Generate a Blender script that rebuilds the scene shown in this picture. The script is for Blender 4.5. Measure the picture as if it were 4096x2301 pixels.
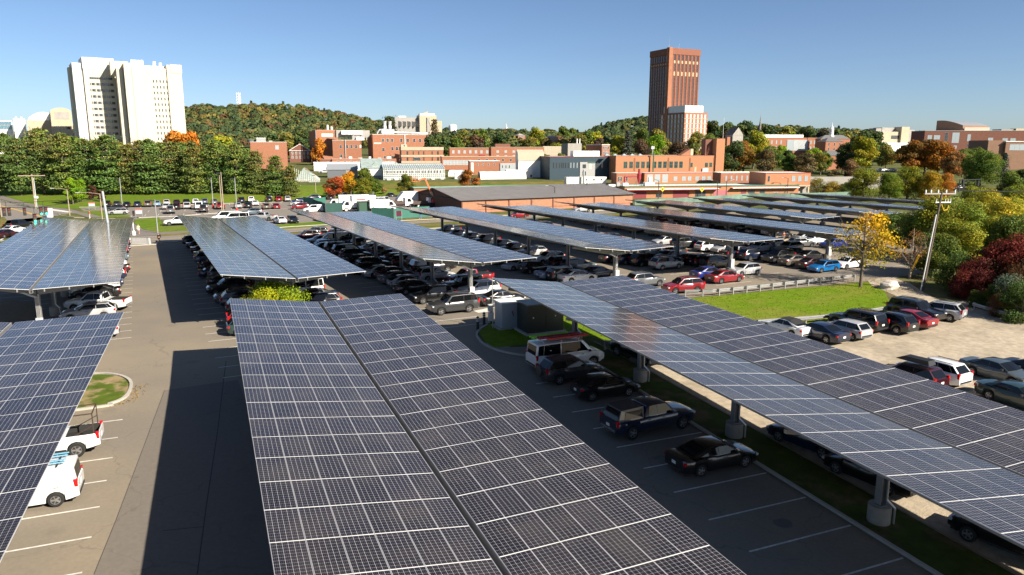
import bpy, bmesh, math, random
import numpy as np
from mathutils import Vector, Matrix
random.seed(7); RNG = np.random.default_rng(11)
for o in list(bpy.data.objects): bpy.data.objects.remove(o)
SC = bpy.context.scene
COL = SC.collection
PI = math.pi
# ------------------------------------------------------------------ camera
HEAD, PITCH, ROLL = 0.3936, 0.1925, 0.0015      # heading (clockwise from +Y), pitch down, roll
CAM = Vector((-7.076, -54.29, 11.40))
cd = bpy.data.cameras.new('camera'); cam = bpy.data.objects.new('camera', cd); COL.objects.link(cam)
cd.sensor_width = 36; cd.lens = 2918.0/4096*36; cd.clip_start = .5; cd.clip_end = 6000
fw = Vector((math.sin(HEAD)*math.cos(PITCH), math.cos(HEAD)*math.cos(PITCH), -math.sin(PITCH)))
rt = Vector((math.cos(HEAD), -math.sin(HEAD), 0)); upv = rt.cross(fw)
r2 = rt*math.cos(ROLL)+upv*math.sin(ROLL); u2 = upv*math.cos(ROLL)-rt*math.sin(ROLL)
cam.matrix_world = Matrix(((r2.x, u2.x, -fw.x, CAM.x), (r2.y, u2.y, -fw.y, CAM.y), (r2.z, u2.z, -fw.z, CAM.z), (0, 0, 0, 1)))
SC.camera = cam
# ------------------------------------------------------------------ sky and sun
SUN_EL, SUN_AZ = math.radians(32.6), math.radians(148.4)   # azimuth clockwise from +Y
W = bpy.data.worlds.new('World'); SC.world = W; W.use_nodes = True
nt = W.node_tree; bg = nt.nodes['Background']
sky = nt.nodes.new('ShaderNodeTexSky'); sky.sky_type = 'NISHITA'; sky.sun_disc = False
sky.sun_elevation = SUN_EL; sky.sun_rotation = SUN_AZ; sky.altitude = 60; sky.air_density = 0.68; sky.dust_density = 0.55; sky.ozone_density = 3.6
nt.links.new(sky.outputs[0], bg.inputs[0]); bg.inputs[1].default_value = 0.060
sl = bpy.data.lights.new('sun', 'SUN'); sl.energy = 5.0; sl.angle = math.radians(.53); sl.color = (1, .91, .77)
so = bpy.data.objects.new('sun', sl); COL.objects.link(so)
sd = Vector((math.sin(SUN_AZ)*math.cos(SUN_EL), math.cos(SUN_AZ)*math.cos(SUN_EL), math.sin(SUN_EL)))
so.rotation_euler = (-sd).to_track_quat('-Z', 'Y').to_euler(); so.location = (60, -120, 90)
SC.view_settings.view_transform = 'Standard'; SC.view_settings.look = 'None'
SC.view_settings.exposure = 1.08; SC.view_settings.gamma = 1.0; SC.view_settings.use_curve_mapping = False
SC.cycles.max_bounces = 6; SC.cycles.diffuse_bounces = 3; SC.cycles.glossy_bounces = 3; SC.cycles.transparent_max_bounces = 8
SC.cycles.caustics_reflective = False; SC.cycles.caustics_refractive = False; SC.cycles.use_denoising = True

# ------------------------------------------------------------------ terrain
def sm(x):
    x = min(max(x, 0.), 1.); return x*x*(3-2*x)
def gz(x, y):
    z = -4.5+(0.029*(y+2) if y < -2 else 0)
    t = (x-CAM.x)*math.sin(HEAD)+(y-CAM.y)*math.cos(HEAD)
    return z+3.2*sm((t-228)/36)+max(0, t-262)*.0235

# ------------------------------------------------------------------ materials
MATS = {}
def mat(name, col, rough=.7, metal=0., var=.0, vscale=1., bump=0., bscale=20., spec=.5, coat=0., col2=None, c2scale=.2, c2lo=.45, c2hi=.6, coords='Object', objcol=False, detail=4, wear=0.):
    if name in MATS: return MATS[name]
    m = bpy.data.materials.new(name); m.use_nodes = True; n = m.node_tree.nodes; l = m.node_tree.links
    b = n['Principled BSDF']; b.inputs['Roughness'].default_value = rough; b.inputs['Metallic'].default_value = metal
    b.inputs['Specular IOR Level'].default_value = spec; b.inputs['Coat Weight'].default_value = coat; b.inputs['Coat Roughness'].default_value = .04
    src = None
    if objcol:
        oi = n.new('ShaderNodeObjectInfo'); src = oi.outputs['Color']
    tc = n.new('ShaderNodeTexCoord')
    def mix(fac, a, bcol):
        x = n.new('ShaderNodeMix'); x.data_type = 'RGBA'
        l.new(fac, x.inputs[0])
        if isinstance(a, tuple): x.inputs[6].default_value = (*a, 1)
        else: l.new(a, x.inputs[6])
        if isinstance(bcol, tuple): x.inputs[7].default_value = (*bcol, 1)
        else: l.new(bcol, x.inputs[7])
        return x.outputs[2]
    def noise(sc, det=detail, r=.6):
        t = n.new('ShaderNodeTexNoise'); t.inputs['Scale'].default_value = sc; t.inputs['Detail'].default_value = det; t.inputs['Roughness'].default_value = r
        l.new(tc.outputs[coords], t.inputs['Vector']); return t.outputs[0]
    def ramp(v, lo, hi):
        r = n.new('ShaderNodeMapRange'); r.inputs[1].default_value = lo; r.inputs[2].default_value = hi; l.new(v, r.inputs[0]); return r.outputs[0]
    cur = src if src is not None else tuple(col)
    if col2 is not None: cur = mix(ramp(noise(c2scale), c2lo, c2hi), cur, tuple(col2))
    if var > 0:
        h = n.new('ShaderNodeHueSaturation')
        if isinstance(cur, tuple): h.inputs['Color'].default_value = (*cur, 1)
        else: l.new(cur, h.inputs['Color'])
        r = n.new('ShaderNodeMapRange'); r.inputs[1].default_value = .25; r.inputs[2].default_value = .75; r.inputs[3].default_value = 1-var; r.inputs[4].default_value = 1+var
        l.new(noise(vscale), r.inputs[0]); l.new(r.outputs[0], h.inputs['Value']); cur = h.outputs[0]
    if wear > 0:   # cracks, sealed joints and oil spots with shapes of their own
        v = n.new('ShaderNodeTexVoronoi'); v.feature = 'DISTANCE_TO_EDGE'; v.inputs['Scale'].default_value = .11
        dn = n.new('ShaderNodeTexNoise'); dn.inputs['Scale'].default_value = .8; dn.inputs['Detail'].default_value = 5; l.new(tc.outputs[coords], dn.inputs['Vector'])
        ad = n.new('ShaderNodeVectorMath'); ad.operation = 'MULTIPLY_ADD'; ad.inputs[1].default_value = (2.2, 2.2, 0); l.new(dn.outputs['Color'], ad.inputs[0]); l.new(tc.outputs[coords], ad.inputs[2]); l.new(ad.outputs[0], v.inputs['Vector'])
        cr = n.new('ShaderNodeMapRange'); cr.inputs[1].default_value = .0; cr.inputs[2].default_value = .005; cr.inputs[3].default_value = wear; cr.inputs[4].default_value = 0; l.new(v.outputs[0], cr.inputs[0])
        v2 = n.new('ShaderNodeTexVoronoi'); v2.inputs['Scale'].default_value = .34; l.new(tc.outputs[coords], v2.inputs['Vector'])
        sp = n.new('ShaderNodeMapRange'); sp.inputs[1].default_value = .05; sp.inputs[2].default_value = .22; sp.inputs[3].default_value = wear*.8; sp.inputs[4].default_value = 0; l.new(v2.outputs['Distance'], sp.inputs[0])
        gate = ramp(noise(.25, 2), .48, .6); mu = n.new('ShaderNodeMath'); mu.operation = 'MULTIPLY'; l.new(sp.outputs[0], mu.inputs[0]); l.new(gate, mu.inputs[1])
        mxx = n.new('ShaderNodeMath'); mxx.operation = 'MAXIMUM'; l.new(mu.outputs[0], mxx.inputs[0]); l.new(cr.outputs[0], mxx.inputs[1])
        cur = mix(mxx.outputs[0], cur, (.045, .04, .036))
    if isinstance(cur, tuple): b.inputs['Base Color'].default_value = (*cur, 1)
    else: l.new(cur, b.inputs['Base Color'])
    if bump > 0:
        bp = n.new('ShaderNodeBump'); bp.inputs['Strength'].default_value = bump; bp.inputs['Distance'].default_value = .05
        l.new(noise(bscale), bp.inputs['Height']); l.new(bp.outputs[0], b.inputs['Normal'])
    MATS[name] = m; return m

# ------------------------------------------------------------------ mesh helper
class MB:
    def __init__(s): s.v = []; s.f = []; s.m = []; s.mats = []
    def mi(s, m):
        if m not in s.mats: s.mats.append(m)
        return s.mats.index(m)
    def add(s, vs, fs, m):
        k = len(s.v); i = s.mi(m); s.v.extend([tuple(p) for p in vs])
        for f in fs: s.f.append(tuple(a+k for a in f)); s.m.append(i)
        return s
    def box(s, c, d, m, rz=0., taper=1., rx=0.):
        hx, hy, hz = d[0]/2, d[1]/2, d[2]/2; R = Matrix.Rotation(rz, 3, 'Z') @ Matrix.Rotation(rx, 3, 'X'); c = Vector(c); vs = []
        for z, t in ((-hz, 1), (hz, taper)):
            for x, y in ((-hx, -hy), (hx, -hy), (hx, hy), (-hx, hy)): vs.append(c+R @ Vector((x*t, y*t, z)))
        return s.add(vs, [(3, 2, 1, 0), (4, 5, 6, 7), (0, 1, 5, 4), (1, 2, 6, 5), (2, 3, 7, 6), (3, 0, 4, 7)], m)
    def bar(s, a, b, w, h, m):
        """rectangular bar from a to b, width w (horizontal), height h"""
        a = Vector(a); b = Vector(b); d = (b-a).normalized(); up = Vector((0, 0, 1)) if abs(d.z) < .95 else Vector((0, 1, 0))
        sx = d.cross(up).normalized()*w/2; sy = sx.cross(d).normalized()*h/2
        vs = [p+q for p in (a, b) for q in (-sx-sy, sx-sy, sx+sy, -sx+sy)]
        return s.add(vs, [(0, 1, 2, 3), (7, 6, 5, 4), (4, 5, 1, 0), (5, 6, 2, 1), (6, 7, 3, 2), (7, 4, 0, 3)], m)
    def tube(s, a, b, r0, r1, m, n=8, cap=True):
        a = Vector(a); b = Vector(b); d = (b-a).normalized(); t = Vector((1, 0, 0)) if abs(d.x) < .9 else Vector((0, 1, 0))
        x = d.cross(t).normalized(); y = d.cross(x); vs = []
        for p, r in ((a, r0), (b, r1)):
            for i in range(n): q = 2*PI*i/n; vs.append(p+x*math.cos(q)*r+y*math.sin(q)*r)
        fs = [(i, i+n, (i+1) % n+n, (i+1) % n) for i in range(n)]
        if cap: fs += [tuple(range(n)), tuple(range(2*n-1, n-1, -1))]
        return s.add(vs, fs, m)
    def path(s, pts, r, m, n=6):
        for a, b in zip(pts[:-1], pts[1:]): s.tube(a, b, r, r, m, n)
        return s
    def prism(s, poly, z0, z1, m, top=None, cap=True):
        n = len(poly); vs = [(x, y, z0) for x, y in poly]+[(x, y, z1) for x, y in poly]
        s.add(vs, [(i, (i+1) % n, (i+1) % n+n, i+n) for i in range(n)], m)
        if cap: s.add([(x, y, z1) for x, y in poly], [tuple(range(n))], top or m); s.add([(x, y, z0) for x, y in poly], [tuple(range(n-1, -1, -1))], m)
        return s
    def lathe(s, c, prof, m, n=16):
        c = Vector(c); vs = [c+Vector((r*math.cos(2*PI*i/n), r*math.sin(2*PI*i/n), z)) for r, z in prof for i in range(n)]
        fs = [(j*n+i, j*n+(i+1) % n, (j+1)*n+(i+1) % n, (j+1)*n+i) for j in range(len(prof)-1) for i in range(n)]
        fs += [tuple(range((len(prof)-1)*n, len(prof)*n)), tuple(range(n-1, -1, -1))]
        return s.add(vs, fs, m)
    def mesh(s, name, smooth=None):
        me = bpy.data.meshes.new(name); me.from_pydata(s.v, [], s.f)
        for m in s.mats: me.materials.append(m)
        me.polygons.foreach_set('material_index', s.m)
        if smooth is not None:
            me.polygons.foreach_set('use_smooth', [True]*len(s.f)); me.set_sharp_from_angle(angle=math.radians(smooth))
        me.update(); return me
    def obj(s, name, parent=None, loc=None, rz=0, smooth=None, **kw): return ob(name, s.mesh(name, smooth), parent, loc, rz, **kw)

def ob(name, data, parent=None, loc=None, rz=0, label=None, cat=None, group=None, kind=None, scale=None, color=None):
    o = bpy.data.objects.new(name, data); COL.objects.link(o)
    if parent is not None: o.parent = parent
    if loc is not None: o.location = loc
    if rz: o.rotation_euler = (0, 0, rz)
    if scale is not None: o.scale = scale if isinstance(scale, (tuple, list)) else (scale,)*3
    if color is not None: o.color = (*color, 1)
    for k, v in (('label', label), ('category', cat), ('group', group), ('kind', kind)):
        if v: o[k] = v
    return o
def thing(name, label, cat, loc, rz=0, group=None, scale=None): return ob(name, None, None, loc, rz, label, cat, group, None, scale)
def kids(o): return [c for c in KID.get(o.name, [])]
KID = {}
def copy_thing(root, loc, rz, label, group=None, scale=None, color=None):
    """copy of a thing with its parts and their sub-parts (mesh data shared)"""
    r = root.copy(); COL.objects.link(r); r.location = loc; r.rotation_euler = (0, 0, rz); r['label'] = label
    if group: r['group'] = group
    if scale is not None: r.scale = scale if isinstance(scale, (tuple, list)) else (scale,)*3
    for ch in root.children:
        c = ch.copy(); COL.objects.link(c); c.parent = r
        if color is not None: c.color = (*color, 1)
        for g in ch.children:
            d = g.copy(); COL.objects.link(d); d.parent = c
    return r
def clip_y(poly, y0, keep_below):
    out = []; n = len(poly); ins = (lambda p: p[1] <= y0) if keep_below else (lambda p: p[1] >= y0)
    for i in range(n):
        a, b = poly[i], poly[(i+1) % n]; ia, ib = ins(a), ins(b)
        if ia: out.append(a)
        if ia != ib: t = (y0-a[1])/(b[1]-a[1]); out.append((a[0]+t*(b[0]-a[0]), y0))
    return out
def sheet(name, polys, m, lift, parent=None, **kw):
    """flat sheets that follow the ground (clipped at the crease y=-2)"""
    b = MB()
    for poly in polys:
        for part in (clip_y(poly, -2, True), clip_y(poly, -2, False)):
            if len(part) >= 3:
                a = sum(part[i][0]*part[(i+1) % len(part)][1]-part[(i+1) % len(part)][0]*part[i][1] for i in range(len(part)))
                if a < 0: part = part[::-1]
                bmv = [(x, y, gz(x, y)+lift) for x, y in part]
                b.add(bmv, [tuple(range(len(bmv)))], m)
    return b.obj(name, parent, **kw)
def strip(pts, w):
    """polygon of a line of given width"""
    L = []; R = []
    for i, p in enumerate(pts):
        a = pts[max(i-1, 0)]; c = pts[min(i+1, len(pts)-1)]; d = math.hypot(c[0]-a[0], c[1]-a[1]); nx, ny = -(c[1]-a[1])/d, (c[0]-a[0])/d
        L.append((p[0]+nx*w/2, p[1]+ny*w/2)); R.append((p[0]-nx*w/2, p[1]-ny*w/2))
    return [[L[i], R[i], R[i+1], L[i+1]] for i in range(len(pts)-1)]
def smooth(pts, n=5):
    out = []
    for i in range(len(pts)-1):
        p0, p1, p2, p3 = pts[max(i-1, 0)], pts[i], pts[i+1], pts[min(i+2, len(pts)-1)]
        for k in range(n):
            t = k/n; out.append(tuple(.5*(2*b+(c-a)*t+(2*a-5*b+4*c-d)*t*t+(3*b-a-3*c+d)*t**3) for a, b, c, d in zip(p0, p1, p2, p3)))
    return out+[pts[-1]]
def kerb(name, pts, w, h, m, **kw):
    b = MB()
    for q in strip(pts, w):
        z = [gz(*p) for p in q]; vs = [(p[0], p[1], zz-.05) for p, zz in zip(q, z)]+[(p[0], p[1], zz+h) for p, zz in zip(q, z)]
        b.add(vs, [(4, 5, 6, 7), (0, 1, 5, 4), (1, 2, 6, 5), (2, 3, 7, 6), (3, 0, 4, 7)], m)
    return b.obj(name, kind='structure', **kw)

# common materials
asphalt = mat('asphalt', (.195, .170, .138), .85, var=.09, vscale=6, bump=.25, bscale=40, col2=(.255, .21, .15), c2scale=.07, c2lo=.4, c2hi=.65, spec=.3, wear=.28)
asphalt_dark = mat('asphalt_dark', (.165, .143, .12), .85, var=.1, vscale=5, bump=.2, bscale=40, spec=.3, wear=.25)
road_m = mat('road_asphalt', (.21, .185, .155), .85, var=.12, vscale=1.5, spec=.3, wear=.25)
paint_w = mat('road_paint_white', (.62, .6, .55), .7, var=.25, vscale=4)
paint_y = mat('road_paint_yellow', (.55, .34, .05), .7, var=.25, vscale=3)
concrete = mat('concrete', (.40, .37, .32), .85, var=.15, vscale=1.2)
concrete_d = mat('pier_concrete', (.30, .27, .23), .9, var=.2, vscale=2.5)
grass_m = mat('grass', (.085, .10, .03), .95, var=.35, vscale=.6, col2=(.15, .125, .06), c2scale=.09, c2lo=.48, c2hi=.72, bump=.6, bscale=6, spec=.1)
lawn_m = mat('lawn_grass', (.10, .165, .010), .95, var=.3, vscale=.8, col2=(.13, .16, .02), c2scale=.12, bump=.6, bscale=5, spec=.1)
dry_m = mat('dry_grass', (.17, .14, .045), .95, var=.3, vscale=.8, col2=(.09, .12, .02), c2scale=.25, c2lo=.5, c2hi=.62, spec=.1)
gravel_m = mat('gravel', (.40, .335, .25), .95, var=.26, vscale=2.2, col2=(.31, .26, .19), c2scale=.22, bump=.7, bscale=12, spec=.2)
dirt_m = mat('dirt', (.26, .19, .12), .95, var=.2, vscale=2, spec=.1)
steel = mat('galvanized_steel', (.42, .42, .42), .45, .6, var=.12, vscale=3)
steel_d = mat('grey_steel_paint', (.20, .205, .21), .5, .3, var=.1, vscale=2)
white_m = mat('white_paint', (.78, .77, .73), .5)
black_m = mat('black_plastic', (.012, .012, .013), .5)
rubber = mat('rubber', (.015, .015, .016), .85)
alu = mat('aluminium', (.6, .6, .6), .35, .7)
wood_pole = mat('pole_wood', (.10, .08, .062), .9, var=.25, vscale=3)

# ================================================================== GROUND
hx, hy = math.sin(HEAD), math.cos(HEAD)
def st(s, t): return (CAM.x+hy*s+hx*t, CAM.y-hx*s+hy*t)      # s to the right, t forward
gb = MB()
for part in (clip_y([st(-900, -150), st(900, -150), st(900, 226), st(-900, 226)], -2, True), clip_y([st(-900, -150), st(900, -150), st(900, 226), st(-900, 226)], -2, False)):
    gb.add([(x, y, gz(x, y)) for x, y in part], [tuple(range(len(part)))], grass_m)
ts = list(range(226, 265, 3))+[300, 400, 600, 900, 1500, 3200]
for a, b_ in zip(ts[:-1], ts[1:]):
    q = [st(-3000 if a > 400 else -900, a), st(3000 if a > 400 else 900, a), st(3000 if a > 400 else 900, b_), st(-3000 if a > 400 else -900, b_)]
    zz = [gz(CAM.x+hx*a, CAM.y+hy*a)]*2+[gz(CAM.x+hx*b_, CAM.y+hy*b_)]*2
    gb.add([(p[0], p[1], z) for p, z in zip(q, zz)], [(0, 1, 2, 3)], grass_m)
gb.obj('ground', kind='structure')
# big asphalt lots: front and rear
lot = [(-70, -75), (19, -75), (19, -5), (17.5, -3), (14.6, -2), (13, .2), (13.6, 3.6), (15.5, 6.3), (22, 7.5), (36, 8.8), (64, 8.6), (92, 12), (150, 24), (150, 95), (86, 88.5), (40, 82.5), (15, 80.4), (-10.7, 76.9), (-22, 75.2), (-70, 69)]
sheet('lot_pavement', [lot], asphalt, .004, kind='structure')
# older, darker paving bands in the left aisle
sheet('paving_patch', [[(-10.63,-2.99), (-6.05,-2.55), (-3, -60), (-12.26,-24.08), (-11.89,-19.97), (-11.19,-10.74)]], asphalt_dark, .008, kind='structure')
# road behind the rear lot
rd_n = [(-190, 52), (-60, 70), (-16, 77.9), (-4, 82), (8, 86.5), (20, 89.8), (36, 93), (60, 95), (100, 100), (140, 105), (172, 110)]
rd_f = [(-190, 64), (-60, 82), (-16, 89.4), (-4, 91), (8, 95), (20, 97), (36, 98.8), (60, 101.8), (100, 107), (140, 112), (165, 116)]
sheet('road', [[rd_n[i], rd_n[i+1], rd_f[i+1], rd_f[i]] for i in range(len(rd_n)-1)], road_m, .008, kind='structure')
def lerp2(A, B, f): return [(a[0]+(b[0]-a[0])*f, a[1]+(b[1]-a[1])*f) for a, b in zip(A, B)]
sheet('centre_line', strip(lerp2(rd_n, rd_f, .48), .14)+strip(lerp2(rd_n, rd_f, .53), .14), paint_y, .012, kind='structure')
sheet('edge_line', strip(lerp2(rd_n, rd_f, .06), .14)+strip(lerp2(rd_n, rd_f, .94), .14), paint_w, .012, kind='structure')
# crossing road on the far left
sheet('side_road', [[(-70, 66), (-38.88,138.57), (-36.37,148.05), (-47.22,161.78), (-62.69,198.5), (-180, 240), (-190, 190), (-51.68,146.79), (-47.57,133.18), (-44.79,114.44), (-120, 62)]], road_m, .012, kind='structure')
sheet('side_road_line', strip([(-57.5,175.39), (-48.96,154.78), (-41.35,135.91)], .3)+strip([(-57.89,177.22), (-49.33,156.7), (-41.69,137.84)], .3), paint_y, .016, kind='structure')
sheet('stop_line', strip([(-39.98,91.87), (-40.67,103.82)], .35)+strip([(-39.7,90.57), (-39.42,91.64)], .4), paint_w, .016, kind='structure')
sheet('footpath', [[(-68.05,223.76), (-64.13,205.27), (-49.6,170.62), (-41.37,152.84), (-35.68,143.05), (-31.74,131.2), (-28.46,131.38), (-34.59,145.97), (-38.96,157.38), (-44.55,166.19), (-54.67,188.99)],
 [(-21.52,113.79), (-20.92,96.67), (-19.99,89.08), (-15.64,90.46), (-10.76,92.6), (-10.99,95.79), (-15.86,94.98), (-18.92,101.1)]], mat('path_asphalt', (.17, .145, .125), .9, var=.1, vscale=2), .009, kind='structure')
# crosswalk bars on the road
cwq = [(-19.86,87.29), (-17.11,86.19), (-16.39,76.85), (-19.3,77.63)]
bars = []
for i in range(9):
    a, c = i/9+.02, i/9+.075
    L = lambda f: (cwq[0][0]+(cwq[3][0]-cwq[0][0])*f, cwq[0][1]+(cwq[3][1]-cwq[0][1])*f)
    R = lambda f: (cwq[1][0]+(cwq[2][0]-cwq[1][0])*f, cwq[1][1]+(cwq[2][1]-cwq[1][1])*f)
    bars.append([L(a), R(a), R(c), L(c)])
sheet('crosswalk', bars+strip([cwq[1], cwq[2]], .6)+strip([cwq[0], cwq[3]], .5), paint_w, .017, kind='structure')
sheet('crosswalk', [[(-44.17,157.58), (-43.25,159.83), (-37.54,149.21), (-38.29,147.43)]]+strip([(-30.81,129.37), (-26.12,126.92)], .5), paint_w, .017, kind='structure')
# far car park (asphalt) and lawns
farlot = [(-37.56,160.67), (-32.04,159.67), (-31, 161.5), (18, 163), (30, 170), (52, 176), (58, 135), (48, 105), (30, 103), (14.75,99.5), (7.83,99.19), (0.37,101.16), (-11.49,118.37), (-22.08,123.35), (-23.55,130.03), (-28.9,137.76), (-33.92,144.69)]
sheet('far_lot_pavement', [farlot], road_m, .006, kind='structure')
def lawn(name, poly, m, lift=.011): return sheet(name, [poly], m, lift, kind='structure')
lawn('lawn', [(-68.96,228.25), (-67.68,222.01), (-51.75,180.91), (-44.97,167.17), (-38.86,158.48), (-32.22,161.34), (-31, 161.8), (18, 163.3), (34, 172), (40, 200), (-60, 232), (-140, 250)], lawn_m)
lawn('lawn', [(-36.37,148.05), (-33.49,151.52), (-30.1,149.1), (-29.1,138.48), (-23.97,135.16), (-23.63,130.97), (-28.54,129.93), (-33.26,143.42)], lawn_m, .014)
lawn('lawn', [(-39.58,144.59), (-34.85,136.97), (-33.09,132.62), (-34.73,132.68), (-38.68,140.37)], dry_m, .018)
lawn('lawn', [(-21.5,114.84), (-21.61,123.8), (-17.46,126.98), (-15.67,105.42), (-11.51,104.74), (-10.81,95.72), (-16.03,95.05), (-18.98,102.04)], lawn_m, .014)
lawn('lawn', [(5.39,100.28), (13.86,103.77), (15.81,101.44), (14.81,94.89), (5.8,92.1)], lawn_m, .015)
lawn('lawn', [(31.07,99.08), (39.62,102.11), (38.52,98.44), (30.6,96.33)], dry_m, .015)
lawn('verge', [(-12, 77.4), (15, 80.8), (40, 83), (60, 84.8), (86, 88.9), (100, 91), (100, 98.5), (60, 93.6), (36, 91.4), (20, 88.4), (8, 85.2), (-4, 80.7), (-12, 78.2)], dry_m, .012)
lawn('verge', [(-4, 91.6), (8, 95.6), (20, 97.6), (36, 99.4), (60, 102.4), (100, 107.6), (140, 113), (140, 118), (100, 112), (60, 106), (36, 103), (20, 101), (8, 99.5), (-4, 97)], dry_m, .012)
lawn('verge', [(-15.68,91.28), (-10.75,92.26), (-10.53,88.89), (-15.37,88.31)], dry_m, .018)
lawn('lawn', [(-48.89,133.7), (-49.25,139.64), (-46.65,128.71), (-45.21,119.27), (-44.89,114.93)], dry_m, .02)
# bank below the greenhouses: dry grass with greener foot
lawn('grass_bank', [st(-75, 226), st(60, 226), st(60, 228), st(-75, 228)], lawn_m, .014)
bk = MB()
for t0, t1 in zip(range(226, 262, 3), range(229, 265, 3)):
    q = [st(-62, t0), st(75, t0), st(75, t1), st(-62, t1)]
    bk.add([(x, y, gz(CAM.x+hx*(t0 if i < 2 else t1), CAM.y+hy*(t0 if i < 2 else t1))+.02) for i, (x, y) in enumerate(q)], [(0, 1, 2, 3)], lawn_m if t0 < 243 else mat('bank_grass', (.16, .13, .035), .95, var=.3, vscale=.4, col2=(.10, .13, .02), c2scale=.08, spec=.1))
bk.obj('grass_bank', kind='structure')
# grass wedge between the two car parks on the right, gravel lot, path
lawn('lawn', [(22.3, -1.5), (13.3, -1.7), (13.2, .2), (13.8, 3.4), (15.7, 5.9), (22, 7.1), (36, 8.4), (64.5, 8.2), (66, 5.5), (61, 2.6), (57, -1.5), (55.5, -5), (40, -5), (30, -4.5), (23, -3.5)], mat('meadow', (.115, .185, .006), .95, var=.22, vscale=1.1, col2=(.20, .185, .035), c2scale=.14, c2lo=.54, c2hi=.78, bump=.7, bscale=5, spec=.1), .012)
gravel = [(21.85, -75), (80, -75), (90, -20), (78, -9), (70, -4), (64, -3.2), (56.5, -5.3), (40, -5.5), (30, -5.2), (24, -6), (21.85, -8)]
sheet('gravel_lot', [gravel], gravel_m, .006, kind='structure')
sheet('dirt_path', [[(65.59,9.1), (71.36,10.08), (70.27,7.21), (65.31,1.38), (62.26,-3.79), (58.9,-3.04), (61.63,2.88), (63.39,6.57)]], gravel_m, .018, kind='structure')
lawn('lawn', [(69.87,8.81), (73.29,9.68), (77.42,8.77), (63.5,-2.85), (65.31,1.38), (68.68,5.77)], grass_m, .022)
lawn('verge', [(19.0, -75), (21.8, -75), (21.8, -9), (21.5, -3), (19.0, -3)], mat('strip_grass', (.06, .085, .015), .95, var=.3, vscale=1.2, col2=(.15, .11, .06), c2scale=.5, c2lo=.5, c2hi=.66, spec=.1), .02)
kerb('kerb', [(18.85, -75), (18.85, -40), (18.85, -18)]+smooth([(18.9, -7), (18.3, -5.6), (16.4, -5.1), (14.6, -4.5), (13.2, -2.6), (12.8, -.4), (13.1, 2), (13.9, 3.8), (15.4, 5.6)]), .16, .13, concrete)
kerb('timber_edge', [(21.85, -60), (21.85, -30), (21.8, -12), (21.6, -3)], .1, .045, mat('timber_edge', (.24, .19, .13), .9, var=.2, vscale=2))
isl = smooth([(-30, 2.2), (-18, 2.9), (-15.3, 2.6), (-13.9, 1.7), (-13, .2), (-12.7, -1.6), (-12.9, -3.6), (-13.7, -4.5), (-15, -4.9), (-30, -5.3)])
lawn('lawn', isl, mat('island_grass', (.08, .115, .015), .95, var=.3, vscale=1.5, col2=(.28, .21, .11), c2scale=.45, c2lo=.46, c2hi=.56, spec=.1), .02)
kerb('kerb', isl, .2, .12, concrete)
lawn('lawn', ((-27.29,34.62),(-24.17,31.86),(-22.63,23.28),(-25.36,23.21),(-27.49,33.21)), dirt_m, .02)
kerb('kerb', [(-22, 75.4), (-10.7, 77.1), (15, 80.6), (40, 82.7), (86, 88.7)], .16, .13, concrete)
kerb('kerb', [(-10, 89.9), (-4, 91.4), (8, 95.4), (20, 97.4), (36, 99.2), (60, 102.2), (100, 107.4)], .16, .13, concrete)
kerb('kerb', [(-22.33,126.6), (-13.71,127.27), (-4.6, 132.5), (11.9, 138.3), (24, 142)], .3, .13, concrete)
kerb('kerb', [(-37.85,162.75), (-32.22,161.34), (-31, 161.6), (18, 163.2), (34, 172)], .16, .13, concrete)
kerb('kerb', [(-62.69,198.5), (-55.67,182.45), (-47.37,162.6)], .2, .13, concrete)
kerb('kerb', [(-39.55,143.6), (-38.12,138.27), (-34.64,132.06), (-32.64,130.97)], .2, .13, concrete)
seam = mat('paving_seam', (.06, .054, .048), .9)
sheet('paving_seam', strip([(-7.52,-11.27), (-8.17,-20.12), (-8.52,-25.55)], .05)+strip([(-6.68,2.5), (-7.51,-11.21)], .05)+strip([(-9.91,-21.61), (-9.16,-21.74), (-8.24,-21.91)], .05)+strip([(-10.63,-2.99), (-11.19,-10.74), (-11.89,-19.97), (-12.26,-24.08)], .035), seam, .011, kind='structure')
# parking bay lines
ln = []
for i in range(16):
    y = -10.5-2.72*i
    ln.append(strip([(12.9, y), (18.6, y)], .1)[0])
for i in range(16): y = -7.45-2.72*i; ln.append(strip([(-19.5, y), (-12.7, y)], .1)[0])
def rowlines(x0, y0, yaw, n, sides, a0=1.0, a1=6.6):
    c, s = math.cos(yaw), math.sin(yaw)
    for k in range(n):
        v = .3+2.68*k
        for sd_ in sides:
            ln.append(strip([(x0+sd_*a0*c-v*s, y0+sd_*a0*s+v*c), (x0+sd_*a1*c-v*s, y0+sd_*a1*s+v*c)], .1)[0])
rowlines(-20.4, 12, .075, 22, (-1, 1)); rowlines(-.4, -1.5, .081, 28, (-1, 1))
for x0, y0 in ((17, 6.2), (35.9, 9.5), (53.5, 11), (73.4, 14.7)): rowlines(x0, y0, .095, 26, (-1, 1))
for y0 in (161, 146, 135): ln += [strip([(-26+2.7*k, y0-5+.12*k*2.7*.3), (-26+2.7*k, y0-.3+.12*k*2.7*.3)], .1)[0] for k in range(16)]
sheet('parking_lines', ln, paint_w, .012, kind='structure')
sheet('loading_marking', [[(16.15,11.43), (17.76,11.9), (17.54,10.54), (16.28,10.41)]], paint_w, .013, kind='structure')
for p, r in (((15.87,-30.96), .42), ((-10.81,41.55), .45)):
    MB().prism([(p[0]+r*math.cos(a*PI/8), p[1]+r*math.sin(a*PI/8)) for a in range(16)], gz(*p)-.02, gz(*p)+.014, mat('cast_iron', (.12, .105, .09), .7)).obj('manhole_cover', label=('iron manhole cover in the shaded bays of the right row' if p[0] > 0 else 'manhole cover in the shaded aisle left of the second canopy'), cat='manhole cover')

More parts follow.
